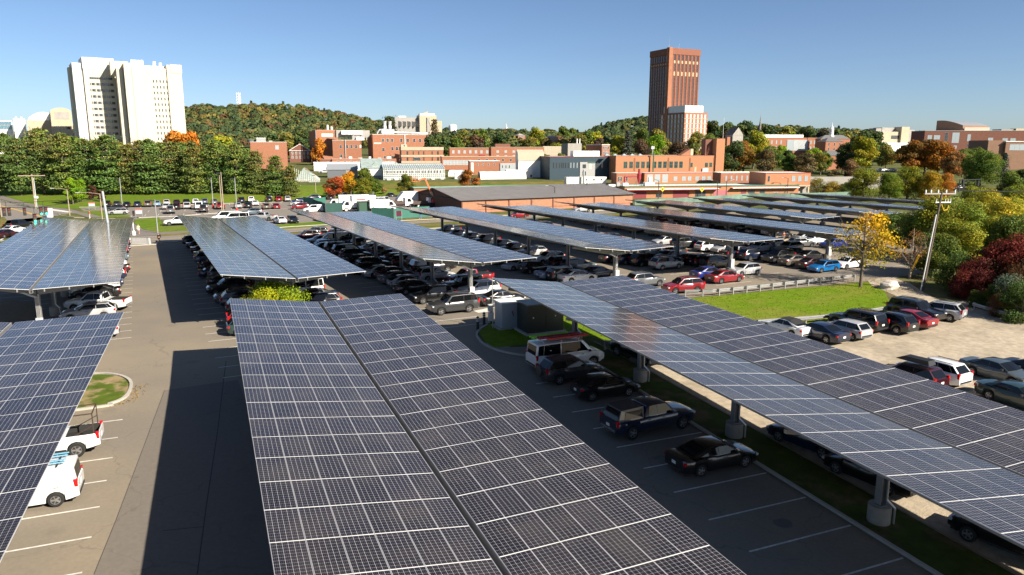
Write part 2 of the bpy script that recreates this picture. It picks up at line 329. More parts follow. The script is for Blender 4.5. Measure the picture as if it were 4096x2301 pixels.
# ================================================================== SOLAR CANOPIES
def cell_material():
    m = bpy.data.materials.new('solar_glass'); m.use_nodes = True; n = m.node_tree.nodes; l = m.node_tree.links; b = n['Principled BSDF']
    uv = n.new('ShaderNodeUVMap'); sp = n.new('ShaderNodeSeparateXYZ'); l.new(uv.outputs[0], sp.inputs[0])
    def M(op, a, c=None, d=None):
        x = n.new('ShaderNodeMath'); x.operation = op
        for i, q in enumerate((a, c, d)):
            if q is None: continue
            if isinstance(q, (int, float)): x.inputs[i].default_value = q
            else: l.new(q, x.inputs[i])
        return x.outputs[0]
    X, Y = sp.outputs[0], sp.outputs[1]
    P = .1628
    def cell(v):   # distance to the nearest cell border, in cells
        f = M('FRACT', M('ADD', M('DIVIDE', v, P), 50.0)); return M('SUBTRACT', .5, M('ABSOLUTE', M('SUBTRACT', f, .5)))
    cx, cy = cell(X), cell(Y)
    gap = M('MAXIMUM', M('LESS_THAN', cx, .030), M('LESS_THAN', cy, .018))
    dia = M('LESS_THAN', M('ADD', cx, cy), .11)
    bx = M('MAXIMUM', M('GREATER_THAN', M('ABSOLUTE', X), 6*P/2), M('GREATER_THAN', M('ABSOLUTE', Y), 12*P/2))
    back = M('MAXIMUM', M('MAXIMUM', gap, dia), bx)
    fr = M('MAXIMUM', M('GREATER_THAN', M('ABSOLUTE', X), .4925), M('GREATER_THAN', M('ABSOLUTE', Y), .979))
    bus = M('LESS_THAN', M('ABSOLUTE', M('SUBTRACT', M('ABSOLUTE', M('SUBTRACT', M('FRACT', M('ADD', M('DIVIDE', X, P), 50.0)), .5)), .17)), .014)
    oi = n.new('ShaderNodeObjectInfo'); tone = n.new('ShaderNodeMapRange'); tone.inputs[3].default_value = .75; tone.inputs[4].default_value = 1.3; l.new(oi.outputs['Random'], tone.inputs[0])
    base = n.new('ShaderNodeMix'); base.data_type = 'RGBA'; base.blend_type = 'MULTIPLY'; base.inputs[0].default_value = 1; base.inputs[6].default_value = (.0125, .0108, .0142, 1); l.new(tone.outputs[0], base.inputs[7])
    def mx(f, a, c):
        x = n.new('ShaderNodeMix'); x.data_type = 'RGBA'; l.new(f, x.inputs[0])
        for i, q in ((6, a), (7, c)):
            if isinstance(q, tuple): x.inputs[i].default_value = (*q, 1)
            else: l.new(q, x.inputs[i])
        return x.outputs[2]
    c1 = mx(bus, base.outputs[2], (.10, .10, .115)); c2 = mx(back, c1, (.38, .365, .38)); c3 = mx(M('GREATER_THAN', M('ABSOLUTE', X), .4925), c2, (.34, .34, .36)); c3 = mx(M('GREATER_THAN', M('ABSOLUTE', Y), .979), c3, (.80, .79, .77)); dzz = n.new('ShaderNodeTexNoise'); dzz.inputs['Scale'].default_value = .5; dzz.inputs['Detail'].default_value = 8; gg = n.new('ShaderNodeNewGeometry'); l.new(gg.outputs['Position'], dzz.inputs['Vector']); dmr = n.new('ShaderNodeMapRange'); dmr.inputs[1].default_value = .42; dmr.inputs[2].default_value = .8; dmr.inputs[4].default_value = .15; l.new(dzz.outputs[0], dmr.inputs[0]); c3 = mx(dmr.outputs[0], c3, (.22, .19, .15)); l.new(c3, b.inputs['Base Color'])
    l.new(M('MULTIPLY', fr, .3), b.inputs['Metallic']); tcn = n.new('ShaderNodeNewGeometry'); dz = n.new('ShaderNodeTexNoise'); dz.inputs['Scale'].default_value = .9; dz.inputs['Detail'].default_value = 6; l.new(tcn.outputs['Position'], dz.inputs['Vector']); l.new(M('ADD', M('ADD', M('MULTIPLY', fr, .25), .06), M('MULTIPLY', dz.outputs[0], .14)), b.inputs['Roughness']); b.inputs['IOR'].default_value = 1.33
    return m
solar_m = cell_material()
WING = 6.05; PX_, PY_ = WING/6, 2.0; PL, PWD = 1.982, 1.002
def panel_mesh():
    x, y, h = PWD/2, PL/2, .04
    b = MB(); b.add([(-x, -y, 0), (x, -y, 0), (x, y, 0), (-x, y, 0), (-x, -y, -h), (x, -y, -h), (x, y, -h), (-x, y, -h)], [(0, 1, 2, 3), (0, 4, 5, 1), (1, 5, 6, 2), (2, 6, 7, 3), (3, 7, 4, 0), (7, 6, 5, 4)], solar_m)
    b.m[5] = b.mi(mat('panel_backsheet', (.13, .13, .135), .6)); me = b.mesh('solar_panel'); uv = me.uv_layers.new(name='UVMap'); top = [(-x, -y), (x, -y), (x, y), (-x, y)]  # white backsheet painted dark grey, deepening the shade below the canopy
    for i in range(4): uv.data[i].uv = top[i]
    for i in range(4, 24): uv.data[i].uv = (.4999, .9899)
    return me
PANEL = panel_mesh(); PCO = np.array([v.co[:] for v in PANEL.vertices])
frame_m = mat('module_frame', (.8, .79, .77), .4, .3)
under_m = mat('canopy_steel', (.27, .265, .26), .55, .35, var=.12, vscale=1.5)
box_m = mat('cabinet_paint', (.55, .55, .53), .5)
red_sign = mat('sign_red', (.5, .03, .03), .5)
def canopy(label, x, y, z, yaw, slope, n, front, tl=.126, tr=.026, single=300, cols=None, pier_h=.85, rear_box=False, boxed=True, dv=1):
    """x,y,z: valley point at row 0; rows run along dv; front: list of column positions measured from row 0"""
    root = thing('solar_canopy', label, 'solar canopy', (x, y, z), yaw, 'solar canopies over the parking rows')
    L = PY_*n
    def P(u, v, dz=0):      # local point on the module surface
        return Vector((u, v*dv, max(abs(u)-.115, 0)*(tl if u < 0 else tr)+v*dv*slope+dz))
    cells = []
    for r in range(n):
        for sgn in (-1, 1):
            for c in range(6): cells.append((r, sgn*(.115+PX_*(c+.5))))
    base_rot = {}
    pitch = math.atan(slope)
    for i, (r, u) in enumerate(cells):
        if i >= single: break
        o = ob('solar_panel', PANEL, root, P(u, PY_*(r+.5), .0))
        o.rotation_euler = (pitch+random.gauss(0, .0012), (-math.atan(tr) if u > 0 else math.atan(tl))+random.gauss(0, .0012), 0)
    rest = cells[single:]
    if rest:
        me = bpy.data.meshes.new('solar_panel'); nv = len(rest); V = np.zeros((nv*8, 3), np.float32)
        for k, (r, u) in enumerate(rest):
            M_ = Matrix.Rotation(pitch, 3, 'X') @ Matrix.Identity(3); Ry = Matrix.Rotation(-math.atan(tr) if u > 0 else math.atan(tl), 3, 'Y')
            R_ = np.array((Ry @ Matrix.Rotation(pitch, 3, 'X'))); V[k*8:k*8+8] = PCO @ R_.T+np.array(P(u, PY_*(r+.5)))
        F = [tuple(a+k*8 for a in p.vertices) for k in range(nv) for p in PANEL.polygons]
        me.from_pydata(V.tolist(), [], F); me.materials.append(solar_m); me.materials.append(MATS['panel_backsheet']); me.polygons.foreach_set('material_index', [0, 0, 0, 0, 0, 1]*nv); uv = me.uv_layers.new(name='UVMap')
        src = np.zeros(48, np.float32); PANEL.uv_layers[0].data.foreach_get('uv', src); uv.data.foreach_set('uv', np.tile(src, nv)); me.update()
        ob('solar_panel', me, root, kind='stuff')
    # valley gutter
    g = MB()
    for u0, u1, dz in ((-.115, .115, -.30),):
        a, b_ = P(0, -.1, dz), P(0, L+.1, dz); g.bar(a, b_, .2, .02, under_m)
        for u in (-.11, .11):
            g.bar(P(u, -.1, -.16), P(u, L+.1, -.16), .02, .29, under_m)
    g.obj('gutter', root)
    # purlins (eight along the length), the outer ones show as the eave channel
    for sgn in (-1, 1):
        for k, u in enumerate((.9, 2.6, 4.3, 6.02)):
            b = MB(); h = .20 if k < 3 else .12; b.bar(P(sgn*u, -.12, -.05-h/2), P(sgn*u, L+.12, -.05-h/2), .07, h, under_m if k < 3 else steel_d)
            b.obj('purlin', root)
    # end brackets
    fv = front
    for ci, v in enumerate(fv):
        cz = v*dv*slope
        pier_top = gz(*(lambda w: (w.x, w.y))(Matrix.Translation((x, y, 0)) @ Matrix.Rotation(yaw, 4, 'Z') @ Vector((0, v*dv, 0))))-z
        b = MB()
        for sgn, t in ((-1, tl), (1, tr)):     # tapered cross beam
            for w_, hh in ((.16, 0),):
                i0, i1 = P(sgn*.05, v, -.30), P(sgn*5.9, v, -.29)
                vs = []
                for p, d in ((i0, .62), (i1, .18)):
                    for yy in (-.08, .08):
                        vs += [p+Vector((0, yy, 0)), p+Vector((0, yy, -d))]
                b.add(vs, [(0, 1, 3, 2), (4, 6, 7, 5), (0, 4, 5, 1), (2, 3, 7, 6), (0, 2, 6, 4), (1, 5, 7, 3)], under_m)
        b.obj('cross_beam', root)
        c = MB(); zt = cz-.85; zb = pier_top+pier_h
        for sx in (-.17, .17): c.box((sx, v*dv, (zt+zb)/2), (.03, .34, zt-zb), under_m)
        c.box((0, v*dv, (zt+zb)/2), (.32, .03, zt-zb), under_m); c.box((0, v*dv, zb+.02), (.6, .6, .05), under_m)
        c.obj('column', root)
        MB().lathe((0, v*dv, pier_top-.3), [(.5, 0), (.5, .28+pier_h), (.44, .3+pier_h)], concrete_d, 18).obj('pier', root, smooth=40)
        q = MB(); pts = [Vector((.1, v*dv-.24, zt)), Vector((.1, v*dv-.24, zb+.3)), Vector((.42, v*dv-.45, zb-.1)), Vector((.42, v*dv-.45, pier_top))]
        q.path(pts, .05, alu); q.obj('conduit', root)
    if boxed:
        v = fv[-1] if dv < 0 and False else fv[0]
        pier_top = gz(*(lambda w: (w.x, w.y))(Matrix.Translation((x, y, 0)) @ Matrix.Rotation(yaw, 4, 'Z') @ Vector((0, v*dv, 0))))-z
        e = MB(); e.box((0, v*dv-.36, pier_top+1.35), (.5, .28, 1.15), box_m); e.box((0, v*dv-.503, pier_top+1.2), (.1, .006, .08), red_sign); e.obj('electrical_box', root)
        q = MB()
        for k in range(4): q.path([Vector((-.14+.08*k, v*dv-.3, pier_top+1.9)), Vector((-.14+.08*k, v*dv-.3, v*dv*slope-1.1)), Vector((-.6-.5+.08*k, v*dv-.3, v*dv*slope-.6))], .03, alu, 5)
        q.obj('conduit', root)
    return root
C_FRONT = canopy('solar canopy in the foreground centre, its long valley running away from the viewer', 0, 0, 0, 0, .0155, 25, [2.6+10*k for k in range(5)], .124, .0264, 300, boxed=False, dv=-1)
C_RIGHT = canopy('solar canopy at the right between the shaded bays and the gravel lot', 20.05, .46, .01, .001, .0155, 26, [2.9+10*k for k in range(5)], .1285, .0264, 312, boxed=False, dv=-1)
C_LEFT = canopy('solar canopy cut off by the left edge, above the small white van', -18.84, -1.5, .51, -.012, .0155, 20, [2.6+10*k for k in range(4)], .126, .026, 240, boxed=False, dv=-1)
REAR = [  # label, x, y, z, yaw, slope, rows, single modules, tilts
 ('solar canopy with sand-coloured reflections beside the road junction at left', -20.41, 12.02, .255, .062, -.010, 33, 300, .138, .017),
 ('solar canopy between the shaded aisle and the white passenger van', -.43, 10.53, .03, .081, -.009, 33, 300, .135, .026),
 ('solar canopy with the red pickup and white compact SUV under its near end', 17.07, 11.3, .25, .110, .005, 28, 300, .137, .012),
 ('solar canopy above the pale hatchbacks and blue sedan behind the right foreground canopy', 35.79, 14.6, -.03, .110, .001, 31, 300, .128, .019),
 ('solar canopy whose near column carries a white box above the red and blue sedans', 53.45, 16.34, -.12, .099, -.005, 32, 300, .131, .006),
 ('solar canopy ending beside the yellow tree and the bright blue wagon', 73.44, 20.15, -.62, .085, -.008, 34, 0, .132, .022),
 ('solar canopy behind the one that ends at the yellow tree', 88.91, 41.18, -.86, .091, -.005, 23, 0, .122, .027),
 ('third solar canopy from the back, half hidden by the yellow tree', 107.4, 44.0, -1.0, .088, -.005, 23, 0, .126, .02),
 ('next to last solar canopy before the green fence', 125.0, 46.0, -1.1, .088, -.005, 23, 0, .126, .02),
 ('rearmost solar canopy in front of the green fence', 142.5, 48.5, -1.1, .088, -.005, 23, 0, .126, .02)]
for (lb, x, y, z, yw, s_, n_, sg, tl_, tr_) in REAR:
    canopy(lb, x, y, z, yw, s_, n_, [2.8+9.9*k for k in range(int((2*n_-3)/9.9)+1)], tl_, tr_, sg)

# ================================================================== VEHICLES
paint_m = mat('car_paint', (1, 1, 1), .28, 0., objcol=True, coat=.9, spec=.5)
glass_m = mat('car_glass', (.006, .007, .008), .04, spec=.38)
tyre_m = mat('tyre', (.014, .014, .014), .85)
rim_m = mat('wheel_rim', (.45, .45, .46), .3, .8)
rimd_m = mat('wheel_rim_dark', (.05, .05, .05), .4, .3)
tail_m = mat('tail_lamp', (.45, .008, .01), .15, spec=.6)
head_m = mat('head_lamp', (.6, .62, .64), .08, .2)
plate_m = mat('number_plate', (.7, .7, .68), .5)
trim_m = mat('car_trim', (.016, .016, .017), .5)
chrome_m = mat('chrome', (.6, .6, .6), .15, .9)
bed_m = mat('bed_liner', (.02, .02, .02), .8)
# type: L W H  wheelbase  front overhang  tyre r  sill  hood(front z, cowl z)  belt z  deck z  cabin x from the nose: cowl, roof front, roof rear, rear base
CT = dict(
 sedan=(4.8, 1.84, 1.46, 2.80, .92, .34, .22, .72, .97, .98, 1.04, 1.22, 2.02, 3.22, 4.22),
 coupe=(4.7, 1.83, 1.40, 2.78, .92, .33, .22, .70, .93, .94, 1.02, 1.40, 2.2, 3.15, 4.2),
 hatch=(4.3, 1.78, 1.51, 2.65, .88, .32, .24, .76, 1.0, 1.0, None, 1.2, 1.95, 3.75, 4.2),
 prius=(4.45, 1.75, 1.49, 2.70, .92, .32, .24, .72, .98, 1.0, None, 1.0, 2.0, 3.3, 4.35),
 wagon=(4.6, 1.75, 1.48, 2.68, .9, .32, .25, .76, .99, 1.0, None, 1.3, 2.0, 4.0, 4.5),
 suv=(4.6, 1.86, 1.69, 2.68, .9, .36, .30, .88, 1.09, 1.12, None, 1.3, 2.0, 4.0, 4.5),
 boxsuv=(4.95, 1.92, 1.82, 2.9, .9, .38, .33, 1.0, 1.17, 1.17, None, 1.45, 2.0, 4.55, 4.85),
 minivan=(5.1, 1.98, 1.75, 3.0, .98, .35, .24, .82, 1.08, 1.08, None, 1.05, 1.95, 4.6, 5.0),
 pickup=(5.7, 1.96, 1.86, 3.6, 1.0, .40, .40, 1.02, 1.2, 1.2, 'bed', 1.55, 2.2, 3.55, 3.75),
 van=(5.7, 2.02, 2.12, 3.45, 1.0, .38, .32, .98, 1.2, 1.22, None, 1.0, 1.85, 5.55, 5.65),
 smallvan=(4.75, 1.83, 1.85, 2.9, .9, .34, .24, .85, 1.1, 1.1, None, 1.0, 1.9, 4.6, 4.7),
 jeep=(4.6, 1.87, 1.85, 2.8, .75, .41, .45, 1.1, 1.17, 1.17, None, 1.55, 1.75, 4.3, 4.4),
 box=(4.15, 1.8, 1.6, 2.57, .8, .33, .26, .9, 1.06, 1.06, None, 1.05, 1.6, 3.9, 4.1))
def car_meshes(kind):
    L, Wd, H, wb, fo, r, sill, hz0, hz1, belt, deck, xc, xt, xr, xb = CT[kind]
    hw = Wd/2; ra = r+.055; wx = (fo, fo+wb)
    bed = deck == 'bed'; dz = belt-.02 if bed else deck
    def top(x):
        if x < xc:
            t = max(0, x-.12)/(xc-.12); return hz0+(hz1-hz0)*(t**.7)-(0 if x > .1 else .10)
        if x <= xb: return belt
        if bed: return belt-.03
        if dz: return dz-.04*max(0, (x-xb)/(L-xb))
        return belt-.03*max(0, (x-xb)/(L-xb+.001))
    def bot(x, dx=0):
        z = sill+(.10 if x < .25 else 0)+(.12*max(0, (x-(L-.7))/.7))
        for w in wx:
            d = abs(x-w)
            if d <= ra*1.0001: z = max(z, r+math.sqrt(max(0, ra*ra-d*d)))
        return z
    def wid(x):
        a = min(1, max(0, x/.55)); b_ = min(1, max(0, (L-x)/.5)); return hw*(.80+.20*math.sin(a*PI/2))*(.86+.14*math.sin(b_*PI/2))
    xs = {0., .06, .2, .4, L, L-.05, L-.16, L-.35, xc, xb, (xc+xb)/2}
    for w in wx:
        for f in (-1, -.92, -.75, -.45, 0, .45, .75, .92, 1): xs.add(w+f*ra)
        xs |= {w-ra*1.0005-.004, w+ra*1.0005+.004}
    xs = sorted(q for q in xs if 0 <= q <= L); B = MB(); rings = []
    X = lambda x: L/2-x
    for x in xs:
        h = wid(x); zb = bot(x); zt = top(x); zt = max(zt, zb+.12); e = zt-zb
        rear = x > L-.3
        rings.append([(X(x), s*q*h, z) for s, q, z in ((1, .93, zb), (1, 1.0, zb+.38*e), (1, .985, zt-.17*e), (1, .90, zt-.015), (1, .45, zt+.012), (-1, .45, zt+.012), (-1, .90, zt-.015), (-1, .985, zt-.17*e), (-1, 1.0, zb+.38*e), (-1, .93, zb))])
    n = 10; vs = [p for rg in rings for p in rg]; fs = []
    for i in range(len(rings)-1):
        for j in range(n-1):
            if bed and xs[i] >= xb+.04 and xs[i+1] <= L-.04 and j in (3, 4, 5): continue
            fs.append((i*n+j, i*n+j+1, (i+1)*n+j+1, (i+1)*n+j))
    fs.append(tuple(range(n))); fs.append(tuple(reversed([(len(rings)-1)*n+j for j in range(n)])))
    B.add(vs, fs, paint_m)
    B.box((0, 0, (sill+.08+belt-.2)/2), (L*.9, Wd*.80, belt-.2-sill-.08+.0), trim_m) if not bed else B.box((X(L*.34), 0, (sill+.1+belt-.2)/2), (L*.6, Wd*.78, belt-.3-sill), trim_m)
    B.box((0, 0, sill+.06), (L*.93, Wd*.86, .12), trim_m)
    if bed:
        x0, x1 = xb+.06, L-.06; z0 = .78
        B.box((X((x0+x1)/2), 0, z0-.05), (x1-x0, Wd*.82, .1), bed_m)
        for s in (-1, 1): B.box((X((x0+x1)/2), s*Wd*.40, (z0+belt-.03)/2), (x1-x0, .05, belt-.05-z0), bed_m)
        B.box((X(x1), 0, (z0+belt-.04)/2), (.05, Wd*.78, belt-.06-z0), bed_m); B.box((X(x0), 0, (z0+belt)/2), (.05, Wd*.8, belt-z0), paint_m)
    # cabin
    wb_, wr = hw*.90, hw*(.74 if kind not in ('van', 'smallvan', 'jeep', 'box', 'boxsuv', 'minivan') else .82); xm = (xt+xr)/2; zr = H-.03
    A0, A1, C1, C0 = (xc, wb_*.97, belt-.01), (xt, wr, zr-.03), (xr, wr*.98, zr-.03), (xb, wb_*.93, (dz if dz and not bed else belt)-.02)
    def pt(p, s): return Vector((X(p[0]), s*p[1], p[2]))
    M1, M0 = (xm, wr*1.01, zr), (xm, wb_, belt-.01)
    vs = []; 
    for p in (A0, A1, M1, C1, C0): vs += [pt(p, 1), pt(p, -1)]
    for p, dzz in ((A1, .02), (M1, .035), (C1, .015)): vs.append(Vector((X(p[0]), 0, p[2]+dzz)))
    vs += [pt(M0, 1), pt(M0, -1)]
    vs.append(Vector((X(xc-.10), 0, belt)))  # bulged windscreen base
    cab = MB(); cab.add(vs, [(0, 15, 1, 3, 10, 2), (2, 10, 11, 4), (10, 3, 5, 11), (4, 11, 12, 6), (11, 5, 7, 12), (6, 12, 7, 9, 8), (0, 2, 4, 13), (13, 4, 6, 8), (1, 14, 5, 3), (14, 9, 7, 5)], paint_m)
    bm = bmesh.new(); tm_ = cab.mesh('cabin'); bm.from_mesh(tm_)
    bmesh.ops.bevel(bm, geom=[e for e in bm.edges if len(e.link_faces) == 2 and e.calc_face_angle() > .35], offset=.05, segments=2, affect='EDGES', profile=.6)
    bm.verts.index_update(); B.add([v.co[:] for v in bm.verts], [tuple(v.index for v in f.verts) for f in bm.faces], paint_m); bm.free()
    # lower trim and bumpers
    B.box((X(.06), 0, sill+.2), (.1, Wd*.7, .16), trim_m); B.box((X(.03), 0, hz0-.16), (.05, Wd*.42, .15), trim_m)
    B.box((X(L-.02), 0, sill+.22), (.1, Wd*.72, .12), chrome_m if kind in ('pickup',) else trim_m)
    if kind in ('suv', 'boxsuv', 'wagon', 'jeep', 'minivan'):
        for s in (-1, 1): B.bar((X(xt+.2), s*wr*.86, zr+.05), (X(xr-.1), s*wr*.86, zr+.05), .05, .04, trim_m)
    if kind in ('suv', 'boxsuv', 'jeep', 'pickup'):
        for s in (-1, 1): B.box((0, s*hw*.95, sill+.05), (wb*.72, .1, .12), trim_m)
    body = B.mesh('body', 34)
    # glazing
    def panel(q, m0, m1, n0, n1, off=.012):
        a, b_, c, d = q   # a-b bottom, d-c top
        nrm = (b_-a).cross(d-a).normalized()*off
        f = lambda u, v: a*(1-u)*(1-v)+b_*u*(1-v)+c*u*v+d*(1-u)*v+nrm
        return [f(m0, n0), f(m1, n0), f(m1, n1), f(m0, n1)]
    out = {}
    def single(name, lst, m, sm_=None):
        b = MB()
        for q in lst: b.add(q, [(0, 1, 2, 3)], m)
        return b.mesh(name)
    bl, br = pt(A0, 1), pt(A0, -1); tl_, tr_ = pt(A1, 1), pt(A1, -1)
    mid = Vector((X(xc-.10), 0, belt)); tm = Vector((X(xt), 0, A1[2]+.02))
    ws = [panel((br, mid, tm, tr_), .08, 1, .06, .93, .03), panel((mid, bl, tl_, tm), 0, .92, .06, .93, .03)]
    out['windscreen'] = [single('windscreen', ws, glass_m)]
    if kind not in ('pickup',): cb = (pt(C0, 1), pt(C0, -1), pt(C1, -1), pt(C1, 1)); out['rear_window'] = [single('rear_window', [panel(cb, .1, .9, .12 if dz else .06, .92 if dz else .85, .02)], glass_m)]
    else: cb = (pt(C0, 1), pt(C0, -1), pt(C1, -1), pt(C1, 1)); out['rear_window'] = [single('rear_window', [panel(cb, .1, .9, .1, .9, .02)], glass_m)]
    sw = []
    for s in (1, -1):
        a0, a1, m0, m1, c0, c1 = [pt(p, s) for p in (A0, A1, M0, M1, C0, C1)]
        if s < 0: q1 = (m0, a0, a1, m1); q2 = (c0, m0, m1, c1); u1 = (.015, .87); u2 = ((.29, .985), (.05, .275))
        else: q1 = (a0, m0, m1, a1); q2 = (m0, c0, c1, m1); u1 = (.13, .985); u2 = ((.015, .71), (.725, .95))
        sw.append(single('side_window', [panel(q1, *u1, .07, .92)], glass_m))
        if kind == 'smallvan': continue
        sw.append(single('side_window', [panel(q2, *u2[0], .07, .92)], glass_m))
        if kind in ('suv', 'boxsuv', 'wagon', 'minivan', 'jeep', 'van', 'box', 'hatch'): sw.append(single('side_window', [panel(q2, *u2[1], .08, .91)], glass_m))
    out['side_window'] = sw
    # lamps, plate, mirrors
    def small(name, lst, m):
        b = MB()
        for c, d in lst: b.box(c, d, m)
        return b.mesh(name)
    zl = hz0-.12
    out['headlight'] = [small('headlight', [((X(.16), s*hw*.72, zl), (.22, .34, .13))], head_m) for s in (1, -1)]
    zt_ = belt-.17 if not bed else belt-.22
    tall = kind in ('van', 'minivan', 'suv', 'boxsuv', 'pickup', 'jeep', 'smallvan', 'box')
    out['taillight'] = [small('taillight', [((X(L-.09), s*hw*(.80 if not tall else .83), zt_+(.08 if tall else 0)), (.16, .30 if not tall else .16, .16 if not tall else .36))], tail_m) for s in (1, -1)]
    out['number_plate'] = [small('number_plate', [((X(L-.005), 0, zt_-.14), (.04, .32, .16))], plate_m)]
    out['mirror'] = [small('mirror', [((X(xc+.38), s*(hw+.04), belt+.06), (.14, .2, .14))], trim_m) for s in (1, -1)]
    hb = MB()
    for s in (1, -1):
        for xd in (xc+.95, xm+.62): hb.box((X(xd), s*(hw*.985), belt-.16), (.2, .03, .035), trim_m)
    out['door_handle'] = [hb.mesh('door_handle')]
    # wheels
    def wheel():
        b = MB(); prof = [(r*.62, -.105), (r*.9, -.11), (r, -.075), (r, .075), (r*.9, .11), (r*.62, .105)]; n_ = 20; vs = []
        for rr, y in prof:
            for i in range(n_): a = 2*PI*i/n_; vs.append((rr*math.cos(a), y, rr*math.sin(a)))
        fs = [(j*n_+i, (j+1)*n_+i, (j+1)*n_+(i+1) % n_, j*n_+(i+1) % n_) for j in range(len(prof)-1) for i in range(n_)]
        b.add(vs, fs, tyre_m); return b.mesh('tyre', 40)
    def rim():
        b = MB(); n_ = 5
        for y in (-.085, .085):
            b.add([(r*.64*math.cos(2*PI*i/20), y*.75, r*.64*math.sin(2*PI*i/20)) for i in range(20)], [tuple(range(20))], rimd_m)
            b.add([(q*math.cos(2*PI*i/20), y, q*math.sin(2*PI*i/20)) for q in (r*.55, r*.65) for i in range(20)], [(i, (i+1) % 20, 20+(i+1) % 20, 20+i) for i in range(20)], rim_m)
            for k in range(n_):
                a = 2*PI*k/n_; b.bar((0, y, 0), (r*.6*math.cos(a), y, r*.6*math.sin(a)), .03, r*.22, rim_m)
            b.tube((0, y-.01, 0), (0, y+.01, 0), r*.16, r*.16, rim_m, 8)
        return b.mesh('rim')
    out['_wheel'] = (wheel(), rim(), [(X(w), s*(hw-.125), r) for w in wx for s in (1, -1)])
    # one joined glazing mesh for cars seen small
    gl = MB()
    for k in ('windscreen', 'rear_window', 'side_window'):
        for me in out[k]:
            for p in me.polygons: gl.add([me.vertices[i].co[:] for i in p.vertices], [tuple(range(len(p.vertices)))], glass_m)
    out['_glazing'] = gl.mesh('glazing')
    lm = MB()
    for k in ('headlight', 'taillight', 'number_plate'):
        for me in out[k]:
            for p in me.polygons: lm.add([me.vertices[i].co[:] for i in p.vertices], [tuple(range(len(p.vertices)))], me.materials[0])
    out['_lamps'] = lm.mesh('lamp_cluster')
    out['body'] = [body]
    return out
CM = {}
KINDNAME = dict(sedan=('sedan', 'parked_sedan'), coupe=('sedan', 'parked_sedan'), hatch=('hatchback', 'parked_hatchback'), prius=('hatchback', 'parked_hatchback'), wagon=('station wagon', 'parked_wagon'), suv=('SUV', 'parked_suv'), boxsuv=('boxy SUV', 'parked_suv'),
    minivan=('minivan', 'parked_minivan'), pickup=('pickup truck', 'parked_pickup'), van=('van', 'parked_van'), smallvan=('small van', 'parked_van'), jeep=('off-roader', 'parked_off_roader'), box=('boxy hatchback', 'parked_hatchback'))
CC = dict(black=(.006, .006, .007), darkgrey=(.035, .036, .038), grey=(.12, .125, .13), silver=(.38, .385, .39), white=(.78, .78, .77), navy=(.010, .016, .040), blue=(.012, .025, .17), skyblue=(.0, .12, .34), red=(.21, .008, .014), maroon=(.035, .005, .008), tan=(.42, .33, .22), bronze=(.12, .10, .08),  # maroon and bronze have canopy shade put into the paint, darker than their own
    lightblue=(.20, .29, .40), green=(.02, .04, .035), greyblue=(.09, .12, .15), teal=(.06, .075, .08))
CNAME = dict(darkgrey='dark grey', skyblue='bright blue', lightblue='pale blue', green='dark green', greyblue='grey-blue', navy='navy blue', bronze='bronze', teal='grey-green')
CARS = []
def car(kind, color, pose, label, full=True, group='cars parked in the lots', scale=1.):
    if kind not in CM: CM[kind] = car_meshes(kind)
    M_ = CM[kind]; x, y, hd = pose; z = gz(x, y)+.012; cat, nm = KINDNAME[kind]
    if full == 'road': nm = nm.replace('parked_', '')
    root = thing(nm, label, 'car' if cat not in ('van', 'small van', 'pickup truck', 'minivan') else cat.replace('small ', ''), (x, y, z), math.radians(hd), group)
    if scale != 1.: root.scale = (scale,)*3
    ob('body', M_['body'][0], root, color=CC[color])
    if full is True:
        for k in ('windscreen', 'rear_window', 'side_window', 'headlight', 'taillight', 'number_plate', 'mirror', 'door_handle'):
            for me in M_[k]: ob(k, me, root)
    else:
        ob('glazing', M_['_glazing'], root); ob('lamp_cluster', M_['_lamps'], root, kind='stuff')
    ty, rm, ps = M_['_wheel']
    if '_wl' not in M_:
        q = MB()
        for me in (ty, rm):
            for pl in me.polygons: q.add([me.vertices[i].co[:] for i in pl.vertices], [tuple(range(len(pl.vertices)))], me.materials[pl.material_index])
        M_['_wl'] = q.mesh('wheel')
    for p in ps:
        w = ob('wheel', ty if full is True else M_['_wl'], root, p)
        if full is True: ob('rim', rm, w)
    CARS.append((root, kind, color)); return root
def cn(c): return CNAME.get(c, c)
# ---- named vehicles, near to far
t = car('smallvan', 'white', (-15.93,-16.85,180), 'small white van with pale blue ladder rack at the lower left')
rk = MB(); lad = mat('ladder_blue', (.16, .36, .5), .5)
for s in (-.5, .35): rk.bar((-1.9, s-.15, 1.98), (1.2, s-.15, 1.98), .06, .05, lad); rk.bar((-1.9, s+.15, 1.98), (1.2, s+.15, 1.98), .06, .05, lad); [rk.bar((-1.8+.35*i, s-.15, 1.98), (-1.8+.35*i, s+.15, 1.98), .03, .03, lad) for i in range(9)]
rk.obj('ladder', None, t.location, t.rotation_euler.z, label='pale blue ladder pair lying on the roof of the small white van', cat='ladder')
rr = MB()
for xx in (-1.6, 0, 1): rr.bar((xx, -.75, 1.9), (xx, .75, 1.9), .05, .05, black_m)
rr.obj('roof_rack', t)
t = car('pickup', 'white', (-16.14,-11.35,180), 'white pickup with black pipe rack, half hidden by the left solar canopy')
rk = MB(); rust = mat('rack_steel', (.05, .03, .02), .7)
for xx in (-2.6,): 
    for s in (-.8, .8): rk.bar((xx, s, 1.1), (xx, s, 2.25), .05, .05, rust); rk.bar((xx, s, 1.6), (xx+.9, s, 1.15), .04, .04, rust)
    rk.bar((xx, -.8, 2.25), (xx, .8, 2.25), .05, .05, rust)
for s in (-.8, .8): rk.bar((-2.6, s, 2.25), (1, s, 2.25), .05, .05, rust)
rk.obj('pipe_rack', t)
t = car('pickup', 'white', (-17.7,25.56,162.81), 'white pickup with ladder frame behind the cab, beside the left aisle')
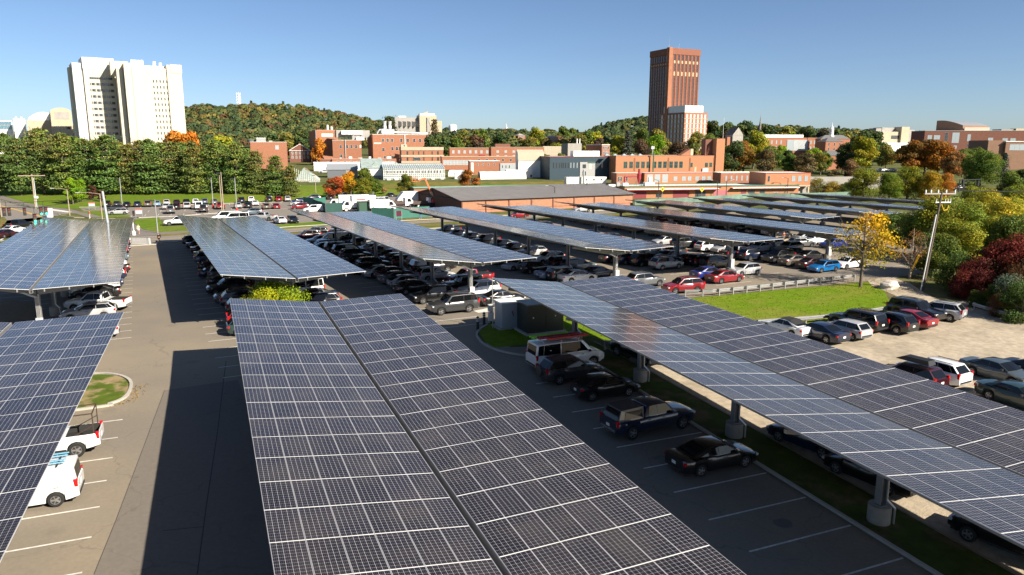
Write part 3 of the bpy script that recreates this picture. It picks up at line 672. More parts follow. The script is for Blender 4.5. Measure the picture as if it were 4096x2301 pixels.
rk = MB(); [rk.bar((-.85, s, 1.1), (-.85, s, 2.0), .05, .05, trim_m) for s in (-.8, -.3, .3, .8)]; rk.bar((-.85, -.8, 2), (-.85, .8, 2), .05, .05, trim_m); rk.obj('headache_rack', t)
car('wagon', 'silver', (-18.11,21.94,184), 'silver wagon with black roof, just in front of the white pickup')
car('sedan', 'black', (-18.76,32.23,184), 'black sedan right behind the white pickup with the ladder frame')
car('sedan', 'white', (-19.05,34.68,184), 'white sedan with red tail lamps two cars behind the white pickup')
# right shaded row
t = car('van', 'white', (16.55,-7.73,2), 'white work van with red and green ladders on its roof')
for k, (yy, cc, nm) in enumerate(((.55, (.28, .72, .05), 'yellow-green'), (0, (.42, .03, .03), 'dark red'), (-.5, (.6, .06, .05), 'bright red'))):
    lm_ = mat('ladder_'+nm.replace('-', '_').replace(' ', '_'), cc, .5); rk = MB()
    for d in (-.2, .2): rk.bar((-2.6+.35*k, yy+d, 2.33+.03*k), (.6+.45*k, yy+d, 2.33+.03*k), .10, .12, lm_)
    for i in range(10): rk.bar((-2.5+.3*i+.35*k, yy-.2, 2.33+.03*k), (-2.5+.3*i+.35*k, yy+.2, 2.33+.03*k), .07, .06, lm_)
    rk.obj('ladder', None, t.location, t.rotation_euler.z, label=f'{nm} ladder on the roof of the white work van', cat='ladder')
rr = MB()
for xx in (-2.2, -.8, .6): rr.bar((xx, -.85, 2.24), (xx, .85, 2.24), .05, .05, alu); [rr.bar((xx, s, 2.05), (xx, s, 2.24), .04, .04, alu) for s in (-.8, .8)]
rr.obj('roof_rack', t)
t = car('suv', 'darkgrey', (15.55,-10.47,2), 'dark grey SUV with spare wheel on its tail, beside the white work van')
MB().tube((-2.28, 0, .95), (-2.5, 0, .95), .36, .36, mat('spare_cover', (.05, .05, .055), .5), 18).obj('spare_wheel', t)
car('prius', 'black', (16.32,-14.09,-0.89), 'very dark hatchback in the shade, in front of the dark grey SUV')
t = car('pickup', 'navy', (15.89,-19.87,4.54), 'navy blue pickup with a matching bed cap in the right shaded row')
bc = MB(); bc.add([(-2.72, -.86, 1.16), (-2.72, .86, 1.16), (-.95, .86, 1.16), (-.95, -.86, 1.16), (-2.45, -.72, 1.78), (-2.45, .72, 1.78), (-.95, .74, 1.83), (-.95, -.74, 1.83)], [(0, 4, 5, 1), (1, 5, 6, 2), (3, 7, 4, 0), (4, 7, 6, 5), (2, 6, 7, 3)], paint_m)
bc.obj('bed_cap', t, color=CC['navy'])
gw = MB(); gw.add([(-2.3, .86, 1.26), (-1.1, .87, 1.26), (-1.1, .79, 1.68), (-2.2, .77, 1.66)], [(0, 1, 2, 3)], glass_m); gw.add([(-2.3, -.86, 1.26), (-1.1, -.87, 1.26), (-1.1, -.79, 1.68), (-2.2, -.77, 1.66)], [(3, 2, 1, 0)], glass_m); gw.add([(-2.70, -.7, 1.24), (-2.70, .7, 1.24), (-2.50, .62, 1.72), (-2.50, -.62, 1.72)], [(3, 2, 1, 0)], glass_m); gw.obj('cap_window', t)
car('sedan', 'black', (16.41,-25.15,0.4), 'black sedan with bright tail lamps, nearest car in the right shaded row')
# lot in front of the red pickup
car('boxsuv', 'darkgrey', (14.14,11.69,-175.85), 'dark grey boxy SUV glinting in the sun at the end of its row')
car('suv', 'black', (13.72,17.11,185), 'black SUV with alloy wheels behind the glinting dark grey SUV')
car('sedan', 'black', (13.21,22.43,5), 'black sedan with red tail lamps beside the silver fastback hatchback')
car('prius', 'silver', (13.23,25.65,5), 'silver fastback hatchback between black sedan and grey sedan')
car('sedan', 'grey', (12.97,28.67,5), 'grey sedan beyond the silver fastback hatchback')
car('sedan', 'maroon', (13.15,31.91,5), 'dark red sedan between the grey sedan and the older silver sedan')
car('sedan', 'silver', (12.08,33.53,5), 'older silver sedan at the shaded edge of its row')
car('suv', 'black', (12.29,39.19,5), 'black SUV beyond the older silver sedan')
car('sedan', 'black', (11.41,43.69,5), 'black low sedan two cars beyond the older silver sedan', False)
car('suv', 'darkgrey', (11.6,48.1,5), 'dark grey SUV in deep shade left of the fourth column', False)
car('minivan', 'black', (11.46,52.61,5), 'black minivan near the white hatchback under the canopy edge', False)
car('boxsuv', 'black', (10.73,55.26,5), 'black upright SUV beside the pale green-white hatchback', False)
car('hatch', 'silver', (9.81,60.97,5), 'silver hatchback with red lamps next to the white ladder van', True)
t = car('van', 'white', (11.37,64.75,185), 'white van with a red ladder in the row by the road')
rk = MB(); [rk.bar((-2.2, d, 2.3), (1.4, d, 2.3), .07, .07, mat('ladder_bright_red', (.6, .06, .05), .5)) for d in (-.2, .2)]; rk.obj('ladder', None, t.location, t.rotation_euler.z, label='red ladder on the white van by the road', cat='ladder')
car('wagon', 'white', (9.34,67.17,185), 'white wagon in the sun beside the white ladder van')
car('suv', 'maroon', (8.18,73.47,185), 'dark red SUV at the far end of its row by the road')
car('suv', 'black', (10.17,77.98,185), 'black SUV last in its row next to the grass verge')
t = car('pickup', 'red', (20.35,24.82,185), 'bright red pickup with black bed cover under the canopy end')
bv = MB(); bv.box((-1.85, 0, 1.2), (1.75, 1.62, .04), mat('bed_cover', (.02, .02, .02), .6)); bv.obj('bed_cover', t)
car('jeep', 'black', (18.39,21.19,185), 'black off-roader with flat roof in front of the red pickup')
car('suv', 'white', (19.12,18.14,185), 'white compact SUV beside the canopy column with the white box')
car('suv', 'silver', (17.44,28.72,5), 'silver SUV with red tail lamp behind the second column')
t = car('pickup', 'black', (18.56,34.1,5), 'black pickup with bed cap behind the third column')
bc.mesh; ob('bed_cap', bpy.data.meshes['bed_cap'], t, color=CC['black'])
car('sedan', 'silver', (20.68,36.94,5), 'silver car whose nose catches the sun behind the silver SUV', False)
car('suv', 'maroon', (16.96,39.63,5), 'dark maroon SUV beside the black pickup with bed cap', False)
car('sedan', 'darkgrey', (16.39,43.3,5), 'dark grey sedan two cars beyond the black capped pickup', False)
car('sedan', 'black', (16.56,47.18,5), 'black sedan with a bright windscreen glint in deep shade', False)
car('suv', 'greyblue', (16.43,50.02,5), 'grey-blue SUV behind the fourth canopy column', False)
car('sedan', 'silver', (15.57,54.37,5), 'silver sedan near the middle of the shaded right row', False)
car('suv', 'black', (15.28,60.09,5), 'black SUV with light streaming through its windows', False)
car('hatch', 'grey', (13.98,64.05,5), 'grey hatchback behind the white ladder van', False)
car('suv', 'darkgrey', (14.66,70.87,5), 'dark grey SUV with a sun-bleached tail by the road', False)
car('hatch', 'navy', (14.12,75.13,5), 'navy hatchback last in the right row by the road', False)
car('sedan', 'black', (19.84,13.33,5), 'black sedan in the sun beside the pale electrical cabinets')
# second and third gaps
car('coupe', 'silver', (29.83,32.15,-170.16), 'silver sleek sedan just beyond the right foreground canopy')
car('suv', 'white', (35.46,35.09,185), 'pearl white SUV half in sun behind the silver sleek sedan')
car('wagon', 'silver', (36.05,42.22,185), 'silver wagon with roof rails behind the pearl white SUV')
car('sedan', 'black', (35.25,47.02,185), 'black sedan beyond the silver wagon with roof rails')
t = car('suv', 'darkgrey', (35.62,30.76,5), 'dark SUV with tail-mounted spare behind the grey-blue SUV'); ob('spare_wheel', bpy.data.meshes['spare_wheel'], t)
car('suv', 'greyblue', (36.46,28.24,6.38), 'grey-blue SUV with its nose in the sun under the canopy')
car('sedan', 'lightblue', (31.26,24.64,5), 'pale blue sedan just behind the right foreground canopy')
car('box', 'black', (31.71,23,5), 'black boxy hatchback with a white roof')
t = CARS[-1][0]; MB().box((-.42, 0, 1.615), (2.2, 1.3, .03), white_m).obj('roof_panel', t)
car('sedan', 'white', (32.82,21.6,5), 'white sedan with dark windows beside the white-roofed hatchback')
car('sedan', 'navy', (36.42,23.07,5), 'deep blue sedan beside the column with the white box')
car('suv', 'grey', (38.69,16,5), 'grey crossover with roof bars behind the foreground panels')
car('suv', 'silver', (47.78,25.14,5.7), 'pale silver SUV in sun and shade under the middle canopy')
car('sedan', 'silver', (52.4,31.06,185), 'silver sedan tail to the sun behind the pale silver SUV')
car('sedan', 'white', (52.61,36.92,185), 'white sedan with sunlit tail under the canopy edge')
car('suv', 'black', (46.99,28.78,5), 'black SUV beside the pale silver SUV')
car('suv', 'navy', (45.68,30.8,5), 'navy SUV between two black SUVs in the shade')
car('sedan', 'black', (44.74,32.85,5), 'black sedan left of the navy SUV in the shade')
car('suv', 'red', (40.57,11.38,175.27), 'bright red SUV beside the guard rail')
# right part of the rear lot
car('sedan', 'blue', (48.78,17.59,5), 'royal blue sedan behind the red sedan')
car('sedan', 'red', (48.94,14.74,5.1), 'red sedan in full sun near the guard rail')
car('hatch', 'silver', (54.39,17.8,-174.45), 'silver hatchback in full sun beside the red sedan')
t = car('suv', 'teal', (54.69,23.69,5), 'grey-green SUV with spare wheel, shaded beside the boxed column'); ob('spare_wheel', bpy.data.meshes['spare_wheel'], t)
car('suv', 'maroon', (53.93,25.44,5), 'dark maroon SUV in shade left of the grey-green SUV')
car('sedan', 'black', (53.36,27.52,5), 'black sedan in shade left of the dark maroon SUV')
car('suv', 'white', (63.37,36.59,5), 'white SUV in the shade of the boxed-column canopy')
car('suv', 'silver', (64.41,34.04,185), 'silver upright SUV facing left beside the white shaded SUV')
car('suv', 'darkgrey', (62.26,41.41,5), 'dark grey SUV left of the white shaded SUV')
car('wagon', 'silver', (61.19,45.31,185), 'silver wagon in shade behind a canopy column')
car('suv', 'navy', (71.34,37.75,5), 'navy SUV behind the white sedan under the far canopy')
car('sedan', 'white', (70.61,33.48,185), 'white sedan with sunlit tail beside the canopy column')
t = car('pickup', 'navy', (62.71,29.11,5), 'navy pickup in the shade left of the dark blue SUV')
car('suv', 'navy', (63.76,27.22,5), 'dark blue SUV between navy pickup and black truck-like SUV')
car('boxsuv', 'black', (65.56,24.19,185), 'black big SUV facing left with a chrome grille')
car('sedan', 'bronze', (65.81,21.31,5), 'bronze sedan in front of the dark green car')
car('sedan', 'maroon', (66.21,18.54,5), 'shade-darkened maroon sedan next to the bright blue wagon')
t = car('wagon', 'skyblue', (65.54,15.93,-174.52), 'bright blue wagon with dark drips painted on its doors')
dr = MB(); dk = mat('drip_paint', (.01, .05, .16), .4)
for s in (1, -1):
    for k in range(15):
        xx = .75-1.75*k/14; hh = random.uniform(.12, .38); dr.box((xx, s*.885, .92-hh/2), (.09, .012, hh), dk)
dr.obj('door_pattern', t)
car('sedan', 'white', (70.86,16.89,185), 'white sedan behind the bright blue wagon, partly behind the yellow tree')
car('suv', 'silver', (73.86,31.08,185), 'silver SUV with red tail lamps behind the black big SUV')
car('hatch', 'navy', (71.16,26.99,5), 'dark blue hatchback behind the bronze sedan')
car('sedan', 'black', (71.14,23.84,5), 'black sedan right of the dark blue hatchback')
car('hatch', 'grey', (80.41,35.2,-12), 'grey hatchback in the sun behind the yellow tree canopy end')
car('sedan', 'tan', (78.32,38.42,5), 'champagne tan sedan left of the grey hatchback')
car('pickup', 'white', (83.93,36.26,5), 'white pickup right of the grey hatchback')
car('sedan', 'blue', (84.3,32.54,185), 'blue sedan under the end of the canopy by the yellow tree')
car('sedan', 'silver', (85.83,40.03,5), 'silver sedan behind the grey hatchback', False)
car('pickup', 'silver', (86.6,47.94,5), 'silver pickup deep under the canopies behind the tan sedan', False)
car('sedan', 'black', (85.45,56.31,185), 'black sedan with a sunlit rear wheel between the far canopies', False)
# gravel lot, beside the guard rail
car('sedan', 'navy', (40.02,-8.88,97), 'navy blue sedan on the gravel with red tail lamps')
car('hatch', 'silver', (42.78,-8.92,97), 'silver hatchback on the gravel next to the navy blue sedan')
car('boxsuv', 'black', (45.71,-7.6,97), 'big black square SUV on the gravel beside the silver hatchback')
car('suv', 'black', (48.07,-8.89,97), 'black SUV between the big square SUV and the red sedan on the gravel')
car('sedan', 'red', (51.18,-8.2,97), 'red sedan on the gravel between two black SUVs')
car('boxsuv', 'black', (53.95,-6.83,277), 'black SUV facing the viewer on the gravel')
car('suv', 'silver', (56.05,-7.43,112), 'silver SUV at the far end of the gravel row beside red sumac')
t = car('coupe', 'white', (38.53,-6.52,97), 'white convertible with black soft top half hidden by the panels')
MB().add([(.2, -.62, 1.40), (.2, .62, 1.40), (-.9, .62, 1.40), (-.9, -.62, 1.40), (.1, 0, 1.46), (-.8, 0, 1.46), (-1.7, -.7, 1.04), (-1.7, .7, 1.04)], [(0, 1, 4), (1, 2, 5, 4), (3, 0, 4, 5), (2, 7, 6, 3, 5)], rubber).obj('soft_top', t)
car('suv', 'white', (39.65,-19.81,97), 'white SUV on the gravel with tall red tail lamps')
t = car('suv', 'maroon', (37.2,-19.91,97), 'dark red SUV carrying a black roof box')
rb = MB(); rb.add([(-1.5, -.4, 1.82), (-1.5, .4, 1.82), (.9, .4, 1.82), (.9, -.4, 1.82), (-1.4, -.36, 2.14), (-1.4, .36, 2.14), (.3, .36, 2.12), (.3, -.36, 2.12)], [(3, 2, 1, 0), (4, 5, 6, 7), (0, 1, 5, 4), (1, 2, 6, 5), (2, 3, 7, 6), (3, 0, 4, 7)], black_m)
rb.obj('roof_box', None, t.location, t.rotation_euler.z, label='black roof box on top of the dark red SUV', cat='roof box')
car('sedan', 'teal', (44.38,-21.3,-87.76), 'grey-green sedan parked across the gravel from the red sedan')
car('sedan', 'black', (47.13,-22.5,-87.76), 'black sedan cut off by the right edge behind the grey-green sedan')
car('sedan', 'white', (50.1,-24.28,-87.76), 'white car with a red tail lamp cut off by the right edge')
car('sedan', 'green', (40.65,-25.16,270), 'dark green sedan at the right edge next to the panels')
car('boxsuv', 'black', (22.68,-8.24,105), 'black SUV on the gravel under the near end of the right canopy')
car('sedan', 'navy', (23.08,-25.23,100), 'dark navy sedan on the gravel under the right canopy')
car('sedan', 'black', (23.03,-29.46,99.34), 'black sedan with red tail lamp beside the second nearest pier')
car('suv', 'black', (23.5,-36.23,104), 'black SUV nearest the viewer under the right canopy')
# row left of the white passenger van
car('suv', 'red', (-4,13.41,3), 'dark red SUV poking out from behind the foreground canopy')
car('hatch', 'green', (-4.23,10.66,3), 'dark green hatchback with red lamps below the dark red SUV')
car('suv', 'navy', (-4.41,22.16,5), 'dark blue SUV with red lamps left of the honey locust')
car('suv', 'black', (-3.95,18.52,5), 'black SUV just behind the foreground canopy corner')
car('suv', 'black', (-5.69,29.6,185), 'black SUV nose out in the shaded row')
car('sedan', 'black', (-5.48,34.71,5), 'black sedan tail out behind the nose-out SUV')
car('hatch', 'grey', (-5.59,39.68,5), 'grey hatchback tail out in the shaded row')
car('sedan', 'navy', (-6.43,40.93,5), 'dark navy sedan protruding furthest from the shaded row')
car('sedan', 'maroon', (-6.54,46.6,5), 'dark maroon sedan beyond the navy sedan in the shaded row')
car('suv', 'greyblue', (-7.1,52.37,5), 'grey-blue SUV tail out beside the shaded aisle')
car('sedan', 'silver', (-7.09,57.78,5), 'silver sedan in the far part of the shaded row', False)
car('sedan', 'maroon', (-7.59,63.34,5), 'dark red sedan near the road end of the shaded row', False)
car('sedan', 'black', (-8.32,69.03,5), 'black sedan last in the shaded row beside the road', False)
t = car('van', 'white', (0.81,24.1,-171.32), 'white passenger van with dark windows beside the honey locust')
car('sedan', 'black', (2.28,21.31,182), 'black car roof showing between the white passenger van and the panels')
# far car park
FARL = [('suv', 'black', 72, 106), ('sedan', 'darkgrey', 132, 104), ('sedan', 'black', 192, 108), ('sedan', 'navy', 257, 105), ('minivan', 'bronze', 322, 104), ('sedan', 'lightblue', 378, 102), ('suv', 'silver', 436, 96), ('sedan', 'maroon', 497, 94), ('sedan', 'black', 556, 90), ('hatch', 'white', 612, 88), ('suv', 'greyblue', 668, 90), ('sedan', 'grey', 728, 90), ('suv', 'navy', 892, 82), ('suv', 'white', 950, 77), ('jeep', 'black', 1060, 76), ('suv', 'red', 1118, 74), ('suv', 'silver', 1172, 73), ('sedan', 'silver', 432, 120), ('suv', 'black', 495, 122), ('minivan', 'silver', 560, 117), ('van', 'white', 632, 120), ('pickup', 'red', 765, 119), ('sedan', 'silver', 872, 114), ('sedan', 'black', 933, 111), ('sedan', 'white', 976, 98), ('pickup', 'grey', 460, 146), ('pickup', 'darkgrey', 662, 138), ('suv', 'bronze', 1043, 122), ('sedan', 'red', 1105, 119)]
FARP = ((-31.37,162.4,92),(-29.13,162.61,92),(-26.57,159.42,92),(-24.16,160.1,92),(-21.63,159.66,92),(-19.48,159.92,92),(-17.32,162.48,92),(-14.89,162.68,92),(-12.54,164.12,92),(-10.25,164.42,92),(-7.94,162.31,92),(-5.47,161.34,92),(1.49,163.49,92),(4.11,165.63,92),(8.86,164.41,92),(11.47,164.69,92),(13.86,164.4,92),(-16.92,149.31,92),(-14.5,147.34,92),(-12.1,148.94,92),(-9.34,146.31,92),(-4.27,144.82,92),(-0.09,145.76,92),(2.35,146.39,92),(4.46,152.75,92),(-15.4,136.28,92),(-8.2,137.09,92),(6.22,139.15,92),(8.7,139.7,92))
ORD = ['first', 'second', 'third', 'fourth', 'fifth', 'sixth', 'seventh', 'eighth', 'ninth', 'tenth', 'eleventh', 'twelfth', 'thirteenth', 'fourteenth', 'fifteenth', 'sixteenth', 'seventeenth', 'eighteenth', 'nineteenth', 'twentieth', 'twenty-first', 'twenty-second', 'twenty-third', 'twenty-fourth', 'twenty-fifth']
def an(s): return s
for i, ((k, c, _, _), ps) in enumerate(zip(FARL, FARP)):
    if i < 17: lb = f'{cn(c)} {KINDNAME[k][0]}, {ORD[i]} from the left in the row along the pines'
    elif i < 25: lb = f'{cn(c)} {KINDNAME[k][0]}, {ORD[i-17]} from the left in the middle row of the far car park'
    else: lb = f'{cn(c)} {KINDNAME[k][0]} standing in the front row of the far car park'
    car(k, c, ps, lb, False, 'cars in the far car park')
car('hatch', 'silver', (-26.44,137.45,175), 'silver small hatchback by the grass island at the far car park entrance', True)
car('hatch', 'darkgrey', (-28.18,148.33,175), 'dark hatchback half hidden behind the silver small hatchback', False)
car('pickup', 'white', (-12.74,107.3,182), 'white pickup on the gravel pad in the lawn', True)
car('van', 'white', (-3.87,112.37,182), 'white van behind the lamp posts, left one of a pair', False)
car('van', 'white', (-2.15,108.43,182), 'white passenger van right one of a pair near the lamp posts', False)
car('suv', 'greyblue', (2.08,123.92,182), 'grey-blue crossover beside the two white vans', False)
car('pickup', 'silver', (3.74,110.73,143.51), 'silver pickup behind the canopy in the far car park', False)
car('sedan', 'white', (6.38,103.27,100), 'white sedan near the verge of the far car park')
car('hatch', 'black', (8.91,103.12,277), 'black hatchback facing the viewer near the verge')
car('sedan', 'blue', (16.57,157.34,182), 'bright blue pickup-like car by the green fence', False)
car('sedan', 'silver', (15.29,148.16,182), 'silver sedan in front of the blue car by the green fence', False)
car('suv', 'red', (14.14,135.81,182), 'red SUV beside the white small van at the green fence', False)
car('smallvan', 'white', (16.13,126.83,182), 'white van at the corner of the green fence', True)
car('sedan', 'red', (56.88,95.99,-168.55), 'red convertible driving on the road beyond the canopies', 'road', 'cars driving on the road')
car('suv', 'silver', (76.62,103.06,182), 'silver SUV driving on the road beyond the canopies', 'road', 'cars driving on the road')
car('pickup', 'black', (-41.04,111.24,62), 'black pickup waiting at the traffic lights', 'road', 'cars driving on the road')
car('sedan', 'white', (-40.19,102.92,62), 'white car waiting behind the black pickup', 'road', 'cars driving on the road')
car('sedan', 'maroon', (-40.07,96.4,62), 'dark red car last in the queue at the lights', 'road', 'cars driving on the road')
# rest of the shaded rows, filled bay by bay where nothing named stands
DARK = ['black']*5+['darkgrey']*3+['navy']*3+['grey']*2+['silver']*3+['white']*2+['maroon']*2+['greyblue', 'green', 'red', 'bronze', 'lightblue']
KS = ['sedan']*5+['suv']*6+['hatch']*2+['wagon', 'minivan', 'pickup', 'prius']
def fill(x0, y0, yaw, n, sgn, where, k0=0, u=3.25, dirs=None):
    c, s = math.cos(yaw), math.sin(yaw); m = 0
    for k in range(k0, n):
        v = 1.64+2.68*k; uu = sgn*u+random.uniform(-.35, .35); X_, Y_ = x0+uu*c-v*s, y0+uu*s+v*c
        if any((r.location.x-X_)**2+(r.location.y-Y_)**2 < 2.9**2 or (abs((r.location.y-Y_)*c-(r.location.x-X_)*s) < 2.1 and abs((r.location.x-X_)*c+(r.location.y-Y_)*s) < 4.6) for r, _, _ in CARS): continue
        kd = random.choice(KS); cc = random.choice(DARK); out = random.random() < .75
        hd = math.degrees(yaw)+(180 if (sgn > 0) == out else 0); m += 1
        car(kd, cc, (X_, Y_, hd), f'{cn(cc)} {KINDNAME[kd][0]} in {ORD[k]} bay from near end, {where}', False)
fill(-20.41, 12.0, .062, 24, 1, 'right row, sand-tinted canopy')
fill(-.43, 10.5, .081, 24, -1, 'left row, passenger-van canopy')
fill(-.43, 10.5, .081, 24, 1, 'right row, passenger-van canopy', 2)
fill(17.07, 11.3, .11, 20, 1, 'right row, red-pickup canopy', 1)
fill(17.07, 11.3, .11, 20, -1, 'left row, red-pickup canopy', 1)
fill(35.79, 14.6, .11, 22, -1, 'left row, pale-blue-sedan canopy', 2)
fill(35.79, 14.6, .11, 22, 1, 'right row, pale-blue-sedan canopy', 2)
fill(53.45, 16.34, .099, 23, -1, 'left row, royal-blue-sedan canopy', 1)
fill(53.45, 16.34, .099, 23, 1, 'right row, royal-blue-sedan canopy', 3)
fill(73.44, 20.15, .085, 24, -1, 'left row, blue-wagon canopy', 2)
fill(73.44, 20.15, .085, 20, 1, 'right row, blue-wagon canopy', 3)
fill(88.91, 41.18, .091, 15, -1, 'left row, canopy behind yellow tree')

# ================================================================== BUILDINGS
brick = mat('brick', (.33, .145, .085), .85, var=.14, vscale=.5, spec=.2)
brick_o = mat('brick_orange', (.42, .19, .10), .85, var=.1, vscale=.6, spec=.2)
brick_d = mat('brick_dark', (.19, .085, .06), .85, var=.15, vscale=.5, spec=.2)
brick_b = mat('brick_brown', (.25, .15, .10), .85, var=.12, vscale=.5, spec=.2)
cream = mat('cream_concrete', (.56, .50, .40), .8, var=.04, vscale=.1, spec=.2)
cream_w = mat('white_panel', (.53, .515, .51), .6, var=.03, vscale=.1)
conc_t = mat('tan_concrete', (.46, .38, .27), .85, var=.12, vscale=.25, spec=.2)
conc_g = mat('grey_concrete', (.33, .31, .28), .85, var=.15, vscale=.2, spec=.2)
white_w = mat('white_wall', (.74, .72, .67), .7, var=.05, vscale=.3)
roof_g = mat('roof_membrane', (.55, .53, .49), .8, var=.12, vscale=.2)
roof_w = mat('roof_white', (.76, .75, .73), .7, var=.08, vscale=.2)
slate = mat('roof_slate', (.12, .12, .12), .8, var=.2, vscale=1)
metal_r = mat('roof_metal', (.30, .32, .34), .5, .3)
blue_w = mat('blue_grey_wall', (.018, .043, .060), .6, var=.08, vscale=.5)
green_t = mat('green_trim', (.05, .16, .10), .5)
red_m = mat('red_metal', (.30, .02, .025), .5)
maroon_m = mat('maroon_door', (.22, .03, .035), .6)
wglass = mat('window_glass', (.03, .037, .045), .08, spec=.8)
lglass = mat('pale_glass', (.35, .40, .42), .15, spec=.8)
white_f = mat('window_frame_white', (.75, .74, .71), .6)
dark_f = mat('window_frame_dark', (.05, .05, .05), .5)
green_f = mat('window_frame_green', (.06, .15, .09), .5)
grey_f = mat('window_frame_grey', (.35, .35, .34), .5)
blind_m = mat('window_blind', (.62, .58, .47), .8)
WM = {}
def win_mesh(w, h, fr, glass, mull, mulh, t):
    k = (round(w, 2), round(h, 2), fr.name, glass.name, mull, mulh, t)
    if k in WM: return WM[k]
    b = MB(); b.add([(-w/2, -.04, 0), (w/2, -.04, 0), (w/2, -.04, h), (-w/2, -.04, h)], [(0, 1, 2, 3)], glass)
    for x in (-w/2, w/2): b.box((x, -.05, h/2), (t, .14, h+t), fr)
    for z in (0, h): b.box((0, -.05, z), (w-t, .14, t), fr)
    for i in range(mull): b.box((-w/2+w*(i+1)/(mull+1), -.045, h/2), (t*.6, .09, h-t), fr)
    for i in range(mulh): b.box((0, -.042, h*(i+1)/(mulh+1)), (w-t, .08, t*.6), fr)
    WM[k] = b.mesh('window'); return WM[k]
class Bd:
    """box building: local x along the facade, y away from the viewer"""
    def __init__(s, name, label, base, depth, m, roof=None, cat='building', group=None, zb=None, wall=True, zt=None, q=1.):
        x, y, w, ang, z = base; s.D = depth; s.ang = math.radians(ang)
        c, sn = math.cos(s.ang), math.sin(s.ang)
        s.zb = (min(gz(x+u*c-v*sn, y+u*sn+v*c) for u in (0, w) for v in (0, depth*q))-.4) if zb is None else zb
        s.H = ((z if zt is None else zt)-s.zb)/q; s.m = m; s.roof = roof or roof_g; s.q = q; s.W = w/q; w = s.W
        s.root = thing(name, label, cat, (x, y, s.zb), s.ang, group, scale=q if q != 1. else None)
        if wall: s.block('wall', 0, w, 0, depth, 0, s.H, m)
    def lz(s, z): return (z-s.zb)/s.q
    def block(s, name, x0, x1, y0, y1, z0, z1, m, top=None, **k):
        b = MB(); b.prism([(x0, y0), (x1, y0), (x1, y1), (x0, y1)], z0, z1, m, top or s.roof); o = b.obj(name, s.root, **k); return o
    def parapet(s, m=None, h=.5, o=.25, x0=None, x1=None, y1=None, z=None):
        x0 = 0 if x0 is None else x0; x1 = s.W if x1 is None else x1; y1 = s.D if y1 is None else y1; z = s.H if z is None else z; b = MB()
        for a, c in (((x0-o, -o), (x1+o, -o)), ((x0-o, y1+o), (x1+o, y1+o))): b.bar((a[0], a[1], z+h/2-.1), (c[0], c[1], z+h/2-.1), .3, h, m or concrete)
        for xx in (x0-o, x1+o): b.bar((xx, -o+.16, z+h/2-.1), (xx, y1+o-.16, z+h/2-.1), .3, h, m or concrete)
        b.obj('parapet', s.root)
    def win(s, u, z, w, h, face='f', fr=None, glass=None, mull=0, mulh=1, t=.12, name='window', y=0.):
        me = win_mesh(w, h, fr or white_f, glass or wglass, mull, mulh, t)
        if face == 'f': return ob(name, me, s.root, (u, y-.004, z))
        if face == 'l': return ob(name, me, s.root, (-.004+y, u, z), -PI/2)
        return ob(name, me, s.root, (s.W+.004+y, u, z), PI/2)
    def grid(s, us, zs, w, h, **k):
        for z in zs:
            for u in us: s.win(u, z, w, h, **k)
    def gable(s, h, m, over=.5, axis='x', z=None, name='roof', endm=None):
        z = s.H if z is None else z; W, D = s.W, s.D; b = MB()
        if axis == 'x':
            vs = [(-over, -over, z-.1), (W+over, -over, z-.1), (W+over, D+over, z-.1), (-over, D+over, z-.1), (-over, D/2, z+h), (W+over, D/2, z+h)]
            b.add(vs, [(0, 1, 5, 4), (2, 3, 4, 5), (3, 2, 1, 0)], m); b.add(vs, [(0, 4, 3), (1, 2, 5)], endm or s.m)
        else:
            vs = [(-over, -over, z-.1), (W+over, -over, z-.1), (W+over, D+over, z-.1), (-over, D+over, z-.1), (W/2, -over, z+h), (W/2, D+over, z+h)]
            b.add(vs, [(0, 4, 5, 3), (1, 2, 5, 4), (3, 2, 1, 0)], m); b.add(vs, [(0, 1, 4), (3, 5, 2)], endm or s.m)
        return b.obj(name, s.root)
    def hip(s, h, m, over=.5, z=None):
        z = s.H if z is None else z; W, D = s.W, s.D; i = min(W, D)/2*.9
        vs = [(-over, -over, z-.05), (W+over, -over, z-.05), (W+over, D+over, z-.05), (-over, D+over, z-.05), (i, D/2-.01, z+h), (W-i, D/2-.01, z+h)]
        return MB().add(vs, [(0, 1, 5, 4), (1, 2, 5), (2, 3, 4, 5), (3, 0, 4), (3, 2, 1, 0)], m).obj('roof', s.root)
    def unit(s, name, x, y, sx, sy, sz, m, z=None):
        z = s.H if z is None else z; return MB().box((x, y, z+sz/2), (sx, sy, sz), m).obj(name, s.root)
def lin(a, b, n): return [a+(b-a)*(i+.5)/n for i in range(n)]
# --- white twin tower on the left
b = Bd('laboratory_tower', 'cream concrete laboratory tower with eleven ribbon rows of windows, left of its twin', (-66.76,432.85,15.58,12,59.87), 24, cream, zt=53.53)
zt = b.lz(59.87); b.block('penthouse', -.2, b.W+.2, -.1, 20, b.H, zt, cream_w, roof_w)
b.block('side_slab', -5.2, -.02, 1.5, 22, 0, b.lz(56.65), cream_w)
b.block('stair_core', -6.4, -5.22, 8, 20, 0, b.lz(54.92), cream)
b.block('link', b.W, b.W+9, 9, 20, 0, b.H-1.5, cream)
zr = [b.lz(63.52)-(yy)/2.52*427/2918*1.02 for yy in range(262, 840, 58)]
for i, z in enumerate(zr):
    if i == 0: b.win(b.W*.54, z, b.W*.74, 1.1, mull=9, mulh=0, fr=grey_f); continue
    for u in lin(b.W*.17, b.W*.92, 5): b.win(u+.5, z, 1.75, 1.45, fr=grey_f, mulh=0, t=.12); b.win(u-1.0, z, .5, 1.45, fr=grey_f, mulh=0, t=.1)
b2 = Bd('laboratory_tower', 'cream concrete tower with grouped slit windows and white exhaust stacks, right of its twin', (-40.99,415.65,17.46,8,53.83), 24, cream)
